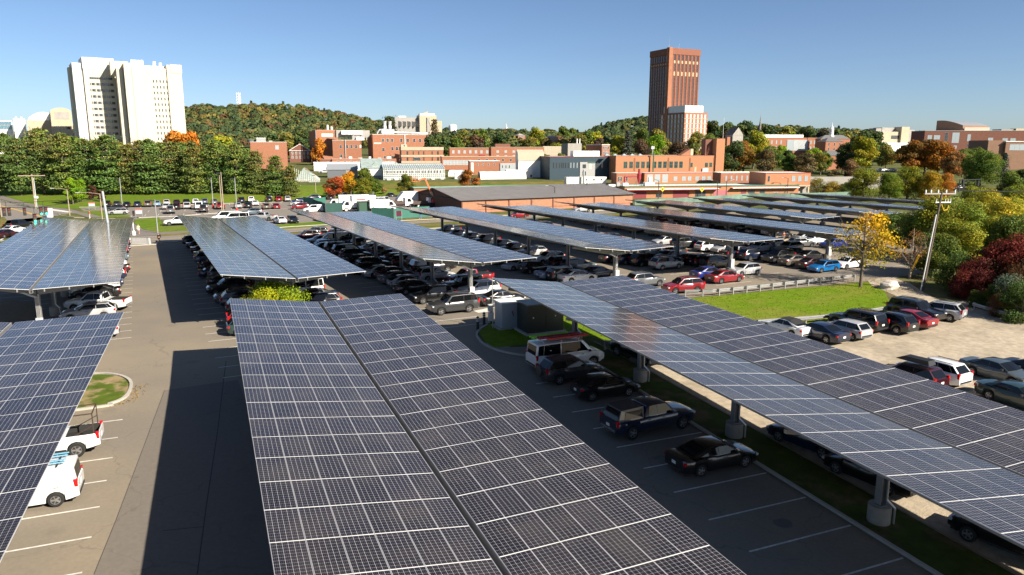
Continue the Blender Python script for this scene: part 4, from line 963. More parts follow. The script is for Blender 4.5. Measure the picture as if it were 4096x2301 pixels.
b2.block('corner_fin', -3.9, -.25, -1.2, 10, 0, b2.H+2.0, cream); b2.block('side_bay', -7.4, -4.2, 4, 16, 0, b2.H-.3, cream)
b2.block('slot', -.25, 0, .4, 3, 0, b2.H-1.6, dark_f)
b2.block('slot', b2.W, b2.W+.25, .4, 3, 0, b2.H-.4, dark_f)
b2.block('end_slab', b2.W+.25, b2.W+7.9, -.8, 20, 0, b2.lz(55.88), cream); b2.block('end_cap', b2.W+2.2, b2.W+8.2, -1.0, 16, b2.lz(51.47), b2.lz(55.98)+.2, cream)
b2.block('roof_house', -10, -1, 9, 20, b2.H-4, b2.H+3.6, cream)
z0 = b2.lz(62.84)
for i in range(11):
    for j in range(5): b2.win(b2.W*(.60+.0985*j), z0-(290+54.6*i)/2.52*421/2918*1.02, .6, 1.5, fr=grey_f, mulh=0, t=.1)
b2.unit('duct', b2.W*.55, 8, 15, 4, 1.6, roof_w); b2.unit('duct', b2.W*.16, 9, 5, 4, 4.5, roof_w)
for u, hh in ((.34, 4.6), (.70, 4.2), (.88, 3.6)): MB().tube((b2.W*u, 7, b2.H), (b2.W*u, 7, b2.H+hh), 1.0, .8, roof_w, 10).obj('exhaust_stack', b2.root)
# --- low concrete buildings beside it
b = Bd('auditorium', 'beige concrete hall with a rounded roof gable left of the twin towers', (-96.34,502.52,11.66,10,27.8), 30, conc_t, q=0.6)
W_ = b.W; prof = [(0, b.H)]+[(W_/2-W_/2*math.cos(PI*i/12), b.H+(b.lz(34.75)-b.H)*(.62+.38*math.sin(PI*i/12))) for i in range(13)]+[(W_, b.H)]
g_ = MB(); n_ = len(prof); g_.add([(x, y, z) for y in (0, 30) for x, z in prof], [tuple(range(n_-1, -1, -1)), tuple(range(n_, 2*n_))]+[(i, i+1, i+1+n_, i+n_) for i in range(n_-1)], conc_t); g_.obj('rounded_gable', b.root)
b.block('panel', W_*.18, W_*.88, -.15, 0, b.H-.5, b.H+7, conc_g)
b.grid(lin(2, W_-2, 3), [b.H-11], 4, 3, fr=grey_f)
b = Bd('lecture_hall', 'low beige concrete hall with curved white roof shell', (-111.9,514.4,13.83,10,27.01), 26, conc_t, q=0.6)
prof = [(2+(b.W-2)*i/10, b.H+9*math.sin(PI*(.1+.62*i/10))) for i in range(11)]
g_ = MB(); n_ = len(prof)+2; pr = [(2, b.H)]+prof+[(b.W, b.H)]
g_.add([(x, y, z) for y in (4, 24) for x, z in pr], [tuple(range(n_-1, -1, -1)), tuple(range(n_, 2*n_))]+[(i, i+1, i+1+n_, i+n_) for i in range(n_-1)], white_w); g_.obj('roof_shell', b.root)
rl = MB(); [rl.bar((.5+i*2.2, -.2, b.H), (.5+i*2.2, -.2, b.H+1.2), .08, .08, white_f) for i in range(int(b.W/2.2))]; rl.bar((.5, -.2, b.H+1.2), (b.W, -.2, b.H+1.2), .1, .1, white_f); rl.obj('railing', b.root)
b = Bd('connecting_wing', 'pale raised wing joining the concrete hall to the tower', (-81.72,485.62,8.53,10,30.4), 10, cream_w, wall=False, q=0.6)
b.block('wall', 0, b.W, 0, 10, b.lz(24.74), b.H, cream_w)
for u in (.48, .93): b.block('pillar', b.W*u, b.W*u+1.2, 1, 2.2, 0, b.lz(24.74), cream)
b = Bd('office_block', 'white office block with blue glass bands at the left edge', (-135.29,540.35,9.8,10,27.26), 25, white_w, q=0.6)
for yy in (790, 850): b.win(b.W*.6, b.lz(27.27)-(yy-708)/2.52*500/2918, b.W*.74, 4.6, mull=8, mulh=0, fr=white_f, glass=mat('blue_glass', (.06, .16, .22), .1, spec=.8))
b = Bd('stair_tower', 'white windowless stair tower next to the blue glass bands', (-122.21,529.5,6.5,10,28.28), 12, white_w, q=0.6)
for u in (.25, .7): b.unit('vent', b.W*u, 4, 1.6, 1.6, 2, roof_w)
# --- library tower and its white-gridded neighbour
LW, LH = (317.87,422.55,27.74,2.5,82.11), 25
b = Bd('library_tower', 'tall slim red brick library tower with vertical window strips', LW, LH, mat('tower_brick', (.24, .10, .065), .85, var=.1, vscale=.3, spec=.2), zb=gz(LW[0], LW[1])-1)
cream_s = mat('spandrel', (.42, .31, .19), .7)
b.block('corner_pier', -1.6, 1.6, -1.2, 2, 0, b.H+.8, brick); b.block('crown', -.3, b.W+.3, -.4, LH+.3, b.H-4, b.H+.5, MATS['tower_brick'])
zs0 = b.lz(71.78); zs1 = b.lz(79.72)
for j, u in enumerate(lin(2.6, b.W-.6, 7)):
    b.win(u, 12, 1.3, zs0-12, fr=MATS['tower_brick'], glass=mat('strip_glass', (.045, .05, .055), .3), mulh=20, t=.25, name='window_strip')
    b.win(u, zs0+1.2, 1.3, zs1-zs0-1.2, fr=MATS['tower_brick'], mulh=0, t=.25, name='window_strip'); b.block('spandrel', u-.75, u+.75, -.16, 0, zs0-.1, zs0+2, cream_s)
    b.block('spandrel', u-.7, u+.7, -.17, 0, zs0-9, zs0-6, cream_s)
    b.block('pilaster', u+1.05, u+1.5, -.35, 0, 6, zs1+.5, MATS['tower_brick'])
for j, u in enumerate(lin(3, LH-1, 7)):
    b.win(u, 12, 1.5, zs0-14, face='l', fr=brick_d, glass=mat('strip_glass_pale', (.13, .15, .17), .25), mulh=20, t=.3, name='window_strip'); b.win(u, zs0+1, 1.5, zs1-zs0-3, face='l', fr=brick_d, mulh=0, t=.3, name='window_strip')
    MB().box((-.17, u, zs0-.5), (.3, 1.6, 1.2), cream_s).obj('spandrel', b.root)
for u, v, hh in ((.1, 5, 9), (.2, 10, 4), (.45, 6, 5), (.6, 12, 4)): MB().tube((b.W*u, v, b.H), (b.W*u, v, b.H+hh), .12, .06, grey_f, 5).obj('antenna', b.root)
GW = (317.74,400.95,20.9,2.5,35.2)
b = Bd('gridded_block', 'brick block with white window grid and white roof screen beside the library tower', GW, 30, brick, zb=gz(GW[0], GW[1])-2)
b.block('roof_screen', .6, b.W-3.5, .8, 26, b.H, b.lz(40.12), roof_w)
for k in range(12):
    b.block('fin', .6+(b.W-4.1)*k/12, .6+(b.W-4.1)*k/12+.15, .6, .8, b.H+.4, b.lz(40.12)-.4, grey_f)
rows = [b.lz(34.22)-3.55*(i+1)+.5 for i in range(9)]
for z in rows:
    for u in lin(.6, b.W-.4, 6): b.win(u, z, 1.25, 2.5, fr=white_f, glass=lglass, mulh=1, t=.2)
    for v in lin(.5, 29, 7): b.win(v, z, 1.5, 2.5, face='l', fr=white_f, glass=lglass, mulh=1, t=.2)
    b.block('band', -.12, b.W+.12, -.2, -.02, z-.75, z-.3, conc_t); MB().box((-.12, 15, z-.52), (.2, 30, .45), conc_t).obj('band', b.root)
# --- brick science complex in the middle
b = Bd('science_block', 'tall plain brick block with three pale roof-level windows', (49.11,354.76,11.88,6,18.89), 34, brick, q=0.5)
b.grid([b.W*.33, b.W*.5, b.W*.66], [b.H-6.2], 4.4, 3.4, glass=blind_m, mulh=0); b.grid([10, 16], [b.H-5.6], 2.6, 3.8, face='r', glass=blind_m, mulh=0)
MB().tube((-.6, -.4, 0), (-.6, -.4, b.H+1), .45, .45, alu, 8).obj('flue', b.root)
b.unit('roof_unit', b.W*.5, 14, b.W*.9, 22, 1.2, mat('roof_tile_red', (.38, .15, .08), .8)); MB().tube((b.W*.62, 9, b.H+1), (b.W*.62, 9, b.H+6.5), 1.3, 1.0, white_w, 10).obj('exhaust_fan', b.root); b.unit('roof_unit', b.W*.8, 8, 2, 2, 4.6, white_w)
b = Bd('science_block', 'front brick block with a corner of many small windows', (52.22,321.76,13.19,-14,13.78), 38, brick, q=0.48)
b.parapet(white_f, .4, .1)
for u, z in ((.30, 5.3), (.54, 5.3), (.70, 5.3), (.87, 5.3), (.31, 14.8)): b.win(b.W*u, b.H-z-2.8, 2.4, 3.1, mulh=1)
b.grid(lin(2, 30, 8), [b.H-7.8], 1.7, 3.0, face='r', glass=blind_m)
MB().tube((b.W*.47, -.5, 0), (b.W*.47, -.5, b.H+.6), .45, .45, alu, 8).obj('flue', b.root)
b.block('roof_house', b.W*.7, b.W*1.0, 14, 24, b.H, b.H+5, conc_g); b.unit('roof_unit', b.W*1.02, 12, 8, 5, 3.4, roof_w)
for u in (.77, 1.25): MB().tube((b.W*u, 11, b.H), (b.W*u, 11, b.H+8), .35, .35, alu, 8).obj('flue', b.root)
rl = MB(); [rl.bar((b.W+6-i*1.8, 12, b.H), (b.W+6-i*1.8, 12, b.H+1.2), .08, .08, grey_f) for i in range(9)]; rl.bar((b.W-9, 12, b.H+1.2), (b.W+6, 12, b.H+1.2), .08, .08, grey_f); rl.obj('railing', b.root)
b = Bd('science_block', 'long brick block topped by silver ducts and two big exhaust fans', (75.37,335.93,30.41,-3,16.89), 34, brick, q=0.5)
b.parapet(white_f, .4, .1)
for z, us in ((b.H-7.6, (.18, .26, .34, .50, .615, .73, .835, .92)), (b.H-16.2, (.34, .42, .50, .73, .835, .92)), (b.H-17.2, (.18,)), (b.H-25.6, (.20, .34, .50))):
    for u in us: b.win(b.W*u, z, 2.7, 3.2, mulh=1)
for k in range(7): b.win(b.W*(.03+.018*k), b.H-9.6, 1.0, 1.2, glass=blind_m, mulh=0)
MB().tube((b.W*.56, -.5, 4), (b.W*.56, -.5, b.H+.4), .5, .5, white_f, 8).obj('flue', b.root)
zf = b.H+1.2
for u in (.245, .335): MB().lathe((b.W*u, 10, zf+5), [(1.9, 0), (1.9, 3.2), (1.5, 3.6), (1.9, 7.4), (2.2, 8)], cream_w, 16).obj('exhaust_fan', b.root, smooth=40)
b.unit('air_handler', b.W*.29, 10, 14, 6, 4.6, alu, zf); fr_ = MB()
for xx in (.2, .26, .32, .38): fr_.bar((b.W*xx, 6, b.H), (b.W*xx, 6, zf+.2), .3, .3, white_f)
fr_.bar((b.W*.19, 6, zf), (b.W*.39, 6, zf), .3, .4, white_f); fr_.obj('support_frame', b.root)
dt = MB(); dt.path([(b.W*.10, 9, b.H+1), (b.W*.14, 9, b.H+4.8), (b.W*.24, 9, b.H+5.6)], 1.1, alu, 10); dt.path([(b.W*.33, 9, b.H+5.6), (b.W*.42, 9, b.H+2.6), (b.W*1.0, 9, b.H+1.6)], 1.1, alu, 10); dt.obj('duct', b.root, smooth=40)
b.block('roof_house', -36, -1, 12, 26, b.H-3, b.H+4.5, conc_g); b.unit('roof_unit', -20, 10, 22, 5, 3.8, roof_w)
b = Bd('laboratory_wing', 'brick building with tan concrete bands and narrow windows', (79.38,290.95,19.99,-9,10.45), 26, brick, q=0.36)
Hb = b.H
for z0_, z1_ in ((Hb-4.0, Hb+.2), (Hb-12.6, Hb-10.2), (Hb-20.6, Hb-18.2)): b.block('band', -.5, b.W+.5, -.5, 26.3, z0_, z1_, conc_t)
for z in (Hb-9.6, Hb-17.6):
    for u in (.14, .28, .41, .53, .73, .87): b.win(b.W*u, z, 1.9 if u in (.14, .87) else 1.2, 4.2, fr=dark_f, mulh=0)
b.win(b.W*.37, Hb-17.6, 9, 4.2, fr=white_f, mull=5, mulh=0)
b.grid(lin(2, 24, 4), [Hb-9.6, Hb-17.6], 1.4, 3.8, face='l', fr=white_f, mulh=0); b.unit('roof_house', 4, 8, 8, 8, 3.6, conc_t); b.win(4.5, Hb+.8, 2.4, 2, y=4.0)
b = Bd('brick_annex', 'long single-storey brick annex below the tall brick blocks', (47.72,296.52,29.86,-6,5.05), 16, brick, zb=gz(0, 260), q=0.45)
b.grid(lin(3, b.W-3, 9), [b.H-5], 3.2, 2.8, mull=1)
for k, u in enumerate(lin(4, b.W-2, 6)): b.unit('roof_unit', u, 5, 2.2+k % 3, 2, 1.4+.8*(k % 2), roof_w if k % 2 else conc_g)
b.block('wing', -11, -.02, 3, 14, 0, b.H-.3, brick_d)
b = Bd('storage_hall', 'long white windowless hall behind the grey shed', (37.01,279.31,36.14,-7,3.6), 14, white_w, roof_w, q=0.45)
b.block('end_wall', -.15, 0, -.1, 14, 0, b.H+.1, brick); b.grid([b.W*.155], [b.H-7.5], 1.6, 3.4, fr=dark_f); b.parapet(roof_w, .8, .1)
b = Bd('round_lab', 'orange brick building with a small white roof lantern on the left', (12.34,300.38,15.52,-8,12.68), 26, brick, q=0.36)
b.parapet(white_f, .4, .1); b.win(b.W*.74, b.H-9, 4, 5, mull=1, fr=white_f, glass=lglass); b.unit('roof_lantern', b.W*.30, 6, 11, 6, 4.6, grey_f); b.unit('roof_cap', b.W*.30, 6, 11.6, 6.6, .7, white_f, b.H+4.6); b.unit('roof_unit', b.W*.56, 8, 4, 3, 2, conc_g)
MB().lathe((b.W*.03, 12, b.H), [(5.5, 0), (5.5, 3), (5.2, 3.2)], slate, 20).obj('drum', b.root)
b = Bd('colonial_house', 'dark brick gabled house with rows of white windows', (35.9,366.39,11.15,-8,8.4), 24, brick_d, q=0.38)
b.gable(9.2, slate, .6, 'y')
for z, us in ((b.H-5.4, lin(1.2, b.W-1, 5)), (b.H-11.2, lin(1.2, b.W-1, 5))):
    for u in us: b.win(u, z, 2.2, 3.6, mull=1, mulh=2, t=.25)
b.win(b.W*.5, b.H+1.8, 2.6, 4.4, mull=1, mulh=2, t=.25); b.win(b.W*.26, b.H+1.6, 1.6, 1.8); b.win(b.W*.74, b.H+1.6, 1.6, 1.8)
cr_ = MB()
for s_ in (-1, 1): cr_.bar((b.W/2-s_*(b.W/2+.6), -.7, b.H-.1), (b.W/2, -.7, b.H+9.2), .3, .6, white_f)
cr_.bar((-.6, -.7, b.H), (b.W+.6, -.7, b.H), .3, .6, white_f); cr_.obj('cornice', b.root); b.unit('chimney', b.W*.5, 14, 3, 2, 3.5, brick_d, b.H+7); b.unit('chimney', b.W*.36, 12, 2, 2, 3, brick_d, b.H+5)
b = Bd('colonial_house', 'dark brick wing with tan roof and dormer beside the gabled house', (46.51,358.74,10.25,-8,7.07), 12, brick_d, q=0.38)
b.gable(4.4, mat('roof_tan', (.34, .26, .16), .85, var=.15, vscale=1), .5, 'x'); b.grid(lin(1, b.W-1, 5), [b.H-4.6], 2, 2.8, mull=1); b.unit('dormer', b.W*.45, 2, 3.6, 3, 3.6, white_f, b.H+1.4)
# --- low brick buildings right of the centre
b = Bd('workshop_row', 'long low brick building with a band of white windows', (90.47,262.53,37.57,-12,6.36), 16, brick, zb=gz(40, 250)+1, q=0.4)
b.parapet(conc_t, .5, .2); b.grid(lin(1.5, b.W*.36, 9), [b.H-9], 3.0, 5.2, glass=lglass, mull=1); b.grid(lin(b.W*.4, b.W-2, 6), [b.H-5], 2.4, 2.6)
b = Bd('workshop_row', 'two-storey brick building with square white windows behind the low one', (102.96,289.82,20.57,-12,10.08), 16, brick, q=0.4)
b.parapet(conc_t, .5, .2); b.grid(lin(1, b.W-2, 7), [b.H-6.4], 2.6, 3.6, mull=1, glass=lglass)
b = Bd('workshop_row', 'stepped brick building with a small red gabled porch', (117.98,272.76,25.64,-12,10.52), 18, brick, q=0.4)
b.parapet(conc_t, .4, .2); b.grid(lin(3, b.W-3, 6), [b.H-6.4, b.H-12], 2.6, 2.6, glass=lglass); b.block('roof_house', 6, 24, 6, 15, b.H, b.H+4, brick_d); b.block('porch', -15, -8, -5, 0, 0, b.H-8.5, red_m)
b = Bd('pump_house', 'small brick flat-roofed building with three narrow windows above the bank', (92.06,229.38,12.33,-12,5.09), 12, brick, roof_w, q=0.42)
b.parapet(roof_w, .5, .3); b.grid([b.W*.27, b.W*.44, b.W*.62, b.W*.82], [b.H-4.6], 1.2, 2.6); b.block('door', b.W*.05, b.W*.05+2.2, -.1, 0, .4, b.H-1.4, white_f)
b = Bd('portable_office', 'small pale grey cabin beside the brick pump house', (102.04,220.9,7.37,-12,4.25), 6, mat('grey_siding', (.36, .39, .40), .7), roof_w, q=0.42)
b.grid(lin(.5, b.W*.6, 3), [b.H-4.2], 1.2, 2.6)
b = Bd('white_barn', 'white barn with a tan gambrel roof', (103.71,206.14,9.97,-12,5.7), 15, white_w, q=0.4)
H0, D0 = b.H, b.D; rf = MB(); pr = [(-.4, H0-.2), (2.4, H0+7.6), (D0/2, H0+10.2), (D0-2.4, H0+7.6), (D0+.4, H0-.2)]
vs = [(x, y, z) for x in (-.4, b.W+.4) for y, z in pr]
rf.add(vs, [(i+5, i+6, i+1, i) for i in range(4)], mat('roof_tan2', (.40, .34, .25), .85, var=.12, vscale=1)); rf.add(vs, [(0, 1, 2, 3, 4), (9, 8, 7, 6, 5)], white_w); rf.obj('roof', b.root)
b.grid([6, 9.5], [H0+1.4], 1.2, 2.6, face='l'); b.block('lean_to', -13, b.W*.5, -5.5, -.02, 0, H0*.5, white_w, roof_w); b.grid([b.W*.22, b.W*.45], [1.6], 1.6, 2.4, fr=dark_f, y=-5.5)
# --- concrete arts centre, tank, chapel and small far buildings
b = Bd('arts_centre', 'angular raw concrete arts centre on the ridge', (186.69,644.86,16.72,-2,39.78), 30, conc_t, q=0.4)
b.block('left_wing', -58, -.1, 12, 34, 0, b.H-5, conc_g); b.block('slot', b.W*.42, b.W*.60, -2.6, 0, 0, b.H-5, conc_g); b.block('right_wing', b.W+.1, b.W+14, 3, 24, 0, b.H-13, conc_t)
for k in range(5):
    x = -50+k*11; MB().add([(x, 11.9, b.H-14), (x+7, 11.9, b.H-14), (x+7, 11.9, b.H-27), (x, 11.9, b.H-27), (x+7, 4, b.H-16), (x+7, 4, b.H-27)], [(0, 3, 2, 1), (1, 2, 5, 4), (0, 4, 5, 3), (0, 1, 4)], conc_g).obj('window_hood', b.root)
b.block('roof_house', 2, b.W-3, 4, 20, b.H, b.H+4, roof_w); MB().add([(8, 6, b.H+4), (22, 6, b.H+4), (22, 6, b.H+10), (8, 16, b.H+4), (22, 16, b.H+4), (22, 16, b.H+10)], [(0, 1, 2), (3, 5, 4), (0, 2, 5, 3), (1, 4, 5, 2)], conc_t).obj('skylight', b.root); b.unit('roof_unit', -38, 20, 18, 6, 3, roof_w, b.H-5)
p = (240.86,708.99,27.94); MB().lathe((0, 0, 0), [(4.4, -8), (4.4, 3.6), (3.6, 4.8), (2, 5.4), (.2, 5.6)], white_w, 24).obj('water_tank', None, p, label='squat white water tank on the ridge right of the concrete arts centre', cat='water tank', smooth=40)
ch = thing('chapel', 'distant white chapel with a small domed steeple in the treetops', 'chapel', (331.4,779.67,26.35), scale=.33)
MB().box((0, 0, 2), (26, 14, 12), white_w).obj('wall', ch); MB().box((-20, 4, 0), (30, 12, 8), conc_g).obj('wing', ch); st_ = MB(); st_.box((0, 0, 10), (9, 9, 9), white_w); st_.lathe((0, 0, 14), [(4, 0), (3.6, 6), (2.2, 6.5), (2.0, 12), (1, 14), (.15, 20)], white_w, 12); st_.obj('steeple', ch)
for i, (tag, lb, base, D_, m_, rows_) in enumerate((
  ('dormitory', 'far brick dormitory among trees left of the library tower', (267.77,524.56,8.5,-2,18.07), 20, brick, 2),
  ('dormitory', 'far brick dormitory with pale roof at the foot of the ridge', (250.9,553.23,6.91,-2,19.97), 18, brick, 2),
  ('dormitory', 'far brick chimneyed house on the skyline', (334.7,626.71,5.57,-2,23.32), 12, brick_d, 1),
  ('dormitory', 'low brick block half hidden behind trees beside the concrete block', (181.02,279.06,4.57,-2,11.67), 30, brick, 3))):
    b = Bd('dormitory', lb, base, D_, m_, q=.6); b.hip(3, conc_g) if i < 3 else b.parapet(roof_w, .5, .1)
    b.grid(lin(1, b.W-1, 5), [b.H-3.5-4*r_ for r_ in range(rows_)], 1.2, 2.2)
b = Bd('lattice_block', 'tan building covered by a yellowish window lattice', (161.64,308.77,14.12,-4,10.96), 20, conc_t, q=0.36)
for z in [b.H-2.6-2.6*i for i in range(6)]: b.grid(lin(.3, b.W-.3, 13), [z], 1.4, 1.7, fr=mat('frame_ochre', (.45, .33, .12), .6), glass=lglass, mulh=0)
b = Bd('concrete_block', 'plain grey concrete block with streaked walls', (167.23,290.2,7.79,-4,12.41), 18, conc_g, zb=0, q=0.5)
for u in (.15, .35): MB().tube((b.W*u+10, 5, b.H), (b.W*u+10, 5, b.H+5), .6, .5, roof_w, 8).obj('stack', b.root)
# --- blue and orange maintenance building
BA = -11.8
b = Bd('maintenance_building', 'blue-grey metal-clad building with tall windows and pale glazed stair bay', (110.04,191.6,25.77,-9,7.31), 34, blue_w, zb=-3.61-2, q=0.4)
b.parapet(red_m, .35, .1)
for u in (.055, .10, .145, .175, .20, .235, .275, .315, .36, .41): b.win(b.W*u, b.H-10.4, .9, 5.0, fr=dark_f, mulh=0, glass=lglass if u in (.315, .36, .41) else wglass)
for u in (.72, .79, .87, .945): b.win(b.W*u, b.H-10.4, 1.6, 5.4, fr=dark_f, mulh=0)
b.block('stair_bay', b.W*.45, b.W*.68, -.6, 0, 0, b.H-5, grey_f); b.win(b.W*.515, b.H-10.5, 3.2, 3.4, fr=dark_f, mull=1, y=-.6); b.win(b.W*.515, b.H-17, 3.2, 3.4, fr=dark_f, mull=1, y=-.6); b.win(b.W*.61, b.H-11.6, 2.4, 5.2, glass=blind_m, fr=grey_f, y=-.6); b.block('canopy', b.W*.57, b.W*.68, -1.2, -.6, b.H-5.6, b.H-5, green_t)
b.unit('roof_house', b.W*.60, 14, b.W*.40, 10, 5.2, white_w); lv = MB(); [lv.box((b.W*.63, 8.9, b.H+1.5+.9*k), (3.6, .3, .35), grey_f) for k in range(4)]; lv.obj('louvre', b.root)
b = Bd('maintenance_building', 'orange brick building with tall green-framed windows and a square tower', (131.92,181.43,39.97,-9,7.71), 30, brick_o, zb=-2.71-2, q=0.4)
b.parapet(mat('coping', (.30, .13, .07), .7), .35, .1)
for u in (.095, .15, .215, .268, .322, .383, .437, .488, .55, .60, .65): b.win(b.W*u, b.H-11.2, 3.4, 5.8, fr=green_f, mull=1, mulh=1, t=.3)
for u in (.755, .912, .957): b.win(b.W*u, b.H-10.6, 2.8, 3.9, fr=green_f, mull=1, mulh=1, t=.3)
for u in (.178, .187, .515, .524, .735, .744, .985): b.block('pilaster', b.W*u, b.W*u+.35, -.25, 0, b.H-14, b.H-1.8, brick)
b.block('door', b.W*.79, b.W*.81, -.1, 0, b.H-16, b.H-10.5, conc_t)
b.block('tower', b.W*1.0, b.W*1.0+8.6, -1.4, 14, 0, b.lz(14), brick_o); b.block('tower_side', b.W*.925, b.W-.02, 6, 14, b.H, b.lz(13.86)-.3, brick_d)
lad_ = MB(); [lad_.bar((b.W*.93-1.2+.9*k, 2, b.H+.5), (b.W*.93+4+.9*k, 5.5, b.H+12), .12, .12, mat('ladder_rust', (.35, .12, .06), .7)) for k in (0, 1)]; lad_.obj('stair_ladder', b.root)
MB().add([(b.W*.66, 4, b.H), (b.W*.76, 4, b.H), (b.W*.76, 4, b.H+6), (b.W*.66, 12, b.H), (b.W*.76, 12, b.H), (b.W*.76, 12, b.H+6)], [(0, 1, 2), (3, 5, 4), (0, 2, 5, 3), (1, 4, 5, 2)], brick).obj('clerestory', b.root); b.block('clerestory', b.W*.762, b.W*.79, 3.8, 11, b.H, b.H+6.2, conc_t)
for u in (-.05, .03, .12, .20, .28): MB().add([(b.W*u-2.6, 8, b.H), (b.W*u+2.6, 8, b.H), (b.W*u+2.6, 13, b.H), (b.W*u-2.6, 13, b.H), (b.W*u, 10.5, b.H+1.8)], [(0, 1, 4), (1, 2, 4), (2, 3, 4), (3, 0, 4)], lglass).obj('skylight', b.root)
fl = MB(); fl.tube((b.W*.358, -3, 2), (b.W*.358, -3, b.H+2), .6, .6, green_t, 10); fl.obj('flue', b.root); fl = MB(); fl.tube((b.W*.345, -3, b.H+1.4), (b.W*.345, -3, b.H+9), .4, .4, alu, 8); [fl.tube((b.W*.345+d, -3, b.H+6), (b.W*.345+d, -3, b.H+8.6), .75, .75, white_w, 8) for d in (-.9, .9)]; fl.obj('vent_stack', b.root)
for k in range(3): b.block('condenser', b.W*.87+2.0*k, b.W*.87+1.7+2.0*k, -1.2, -.3, b.H-15.2, b.H-11.8, white_w)
# front range with flat white roof
def zz_(tag_z): return tag_z
F0 = (130.26,159.38,28.3,-10,2.25)
b = Bd('workshop', 'one-storey orange brick workshop with wide pale windows on its flat roof', F0, 16, brick_o, roof_w, q=0.41)
b.parapet(red_m, .3, .1); b.grid([b.W*.07, b.W*.165, b.W*.265], [b.H-7.6], 4.6, 6.2, glass=lglass, mulh=0); b.grid([b.W*q for q in (.40, .51, .585, .685, .77, .845, .925)], [b.H-6.6], 3.4, 3.6, glass=lglass, mull=1, fr=grey_f); b.block('side_bay', -23, -.05, 4, 16, 0, b.H, brick); b.grid([-21, -19, -14], [b.H-6.6], 1.6, 3.4, y=4.0)
F1 = (151.58,146.19,22.75,-10,2.5)
b = Bd('workshop', 'low red brick wing with a row of narrow windows', F1, 14, brick, roof_w, q=0.41)
b.parapet(roof_w, .4, .1); b.grid(lin(2.4, b.W-1, 11), [b.H-6.4], 1.4, 4.0, mull=0, fr=grey_f, glass=lglass)
SH = (112.0, 137.6); SHW0 = 58
shz = -0.91
b = Bd('garage_row', 'long brick garage range with maroon doors under a flat white roof', (SH[0]-2, SH[1]+1.0, SHW0, BA, shz), 26, brick_o, roof_w, q=0.42)
b.parapet(green_t, .7, .4); SHW = b.W
b.block('awning', 1, SHW*.52, -3.2, -.02, b.H-2.4, b.H-1.5, roof_w, roof_w); b.block('awning_edge', 1, SHW*.52, -3.5, -3.22, b.H-2.6, b.H-2.0, red_m); b.block('awning', SHW*.60, SHW-1, -3.2, -.02, b.H-1.8, b.H-1.2, roof_w)
for u0, u1, m_ in ((.05, .12, maroon_m), (.27, .36, maroon_m), (.50, .58, mat('door_pink', (.40, .12, .14), .6)), (.66, .69, maroon_m)): b.block('door', SHW*u0, SHW*u1, -.1, 0, .4, b.H-3.2, m_)
for u0, u1 in ((.395, .455), (.70, .74), (.77, .80)): b.block('doorway', SHW*u0, SHW*u1, -.08, 0, .4, b.H-3.4, dark_f)
b.win(SHW*.19, 1.6, 4.4, 2.6, mull=3, mulh=0, fr=grey_f); b.win(SHW*.865, 1.5, 2.2, 2.8, mull=1, mulh=1)
for x, y, sx, sy, sz, m_ in ((3, 8, 4, 3, 2.4, roof_w), (-8, 6, 5, 3, 1.6, roof_w), (23, 12, 7, 5, 2.6, white_w), (24, 12, 2.2, 2.2, 6.2, white_w), (-2, 9, 2.6, 2, 2.8, grey_f)): b.unit('roof_unit', x, y, sx, sy, sz, m_)
cyc = MB(); cx_, cy_ = 14, 9; cyc.lathe((cx_, cy_, b.H+1.4), [(.2, 0), (1.5, 4.2), (1.5, 7.4), (.8, 7.8), (.8, 11)], red_m, 14); cyc.path([(cx_-11, cy_, b.H), (cx_-11, cy_, b.H+7), (cx_-1.2, cy_, b.H+7.2)], .6, red_m, 8)
[cyc.bar((cx_+d[0]*3, cy_+d[1]*2, b.H), (cx_+d[0]*1.2, cy_+d[1]*1.2, b.H+4.4), .18, .18, dark_f) for d in ((-1, -1), (1, -1), (1, 1), (-1, 1))]; cyc.obj('dust_collector', b.root)
b3 = Bd('garage_row', 'low brick store with green fascia behind the wooden shed', (SH[0]-62, SH[1]+22, 58, BA+8, shz-.4), 14, brick, roof_w, q=0.42); b3.parapet(green_t, .7, .3)
b3.block('louvre_panel', 30, 36, -.1, 0, b3.H-2.2, b3.H-.5, white_f)
cb_ = Bd('portable_office', 'long white site cabin with rooftop units in front of the blue-grey building', (105.87,169.51,14.38,-9,0.81), 5, white_w, roof_w, zb=-0.86-3, q=0.5)
cb_.grid(lin(cb_.W*.4, cb_.W-1, 3), [cb_.H-2.4], 1.4, 1.2); MB().tube((cb_.W*.40, -2, 1), (cb_.W*.40, -2, cb_.H+5), .7, .7, alu, 10).obj('flue', cb_.root); MB().path([(cb_.W*.78, -3, 1), (cb_.W*.78, -3, 3), (cb_.W*.82, -3, 3.6)], .8, red_m, 10).obj('vent_pipe', cb_.root)
E0 = (156.19,130.03,15.76,-11,2.92)
b = Bd('garage_row', 'two-storey red brick end block with three large windows above a recess', E0, 22, brick_o, roof_w, wall=False, q=0.46)
zmid = b.lz(-1.13)
b.block('wall', 0, b.W, 0, 22, zmid, b.H, brick_o); b.block('lower_wall', 0, b.W*.56, 2.2, 20, 0, zmid-.03, brick); b.block('lower_wall', b.W*.80, b.W-.1, 4, 20, 0, zmid-.03, conc_g); b.block('floor_band', -.1, b.W+.1, -.12, 22, zmid-.5, zmid+.3, conc_t); b.block('pillar', b.W-1.2, b.W-.2, .2, 1.2, 0, zmid-.52, conc_t)
b.parapet(red_m, .3, .1); b.grid([b.W*q for q in (.62, .76, .905)], [b.H-5.8], 2.6, 3.8, fr=grey_f, glass=lglass, mull=1); b.grid([b.W*.07], [b.H-5.8], 1.4, 3.8, fr=grey_f)
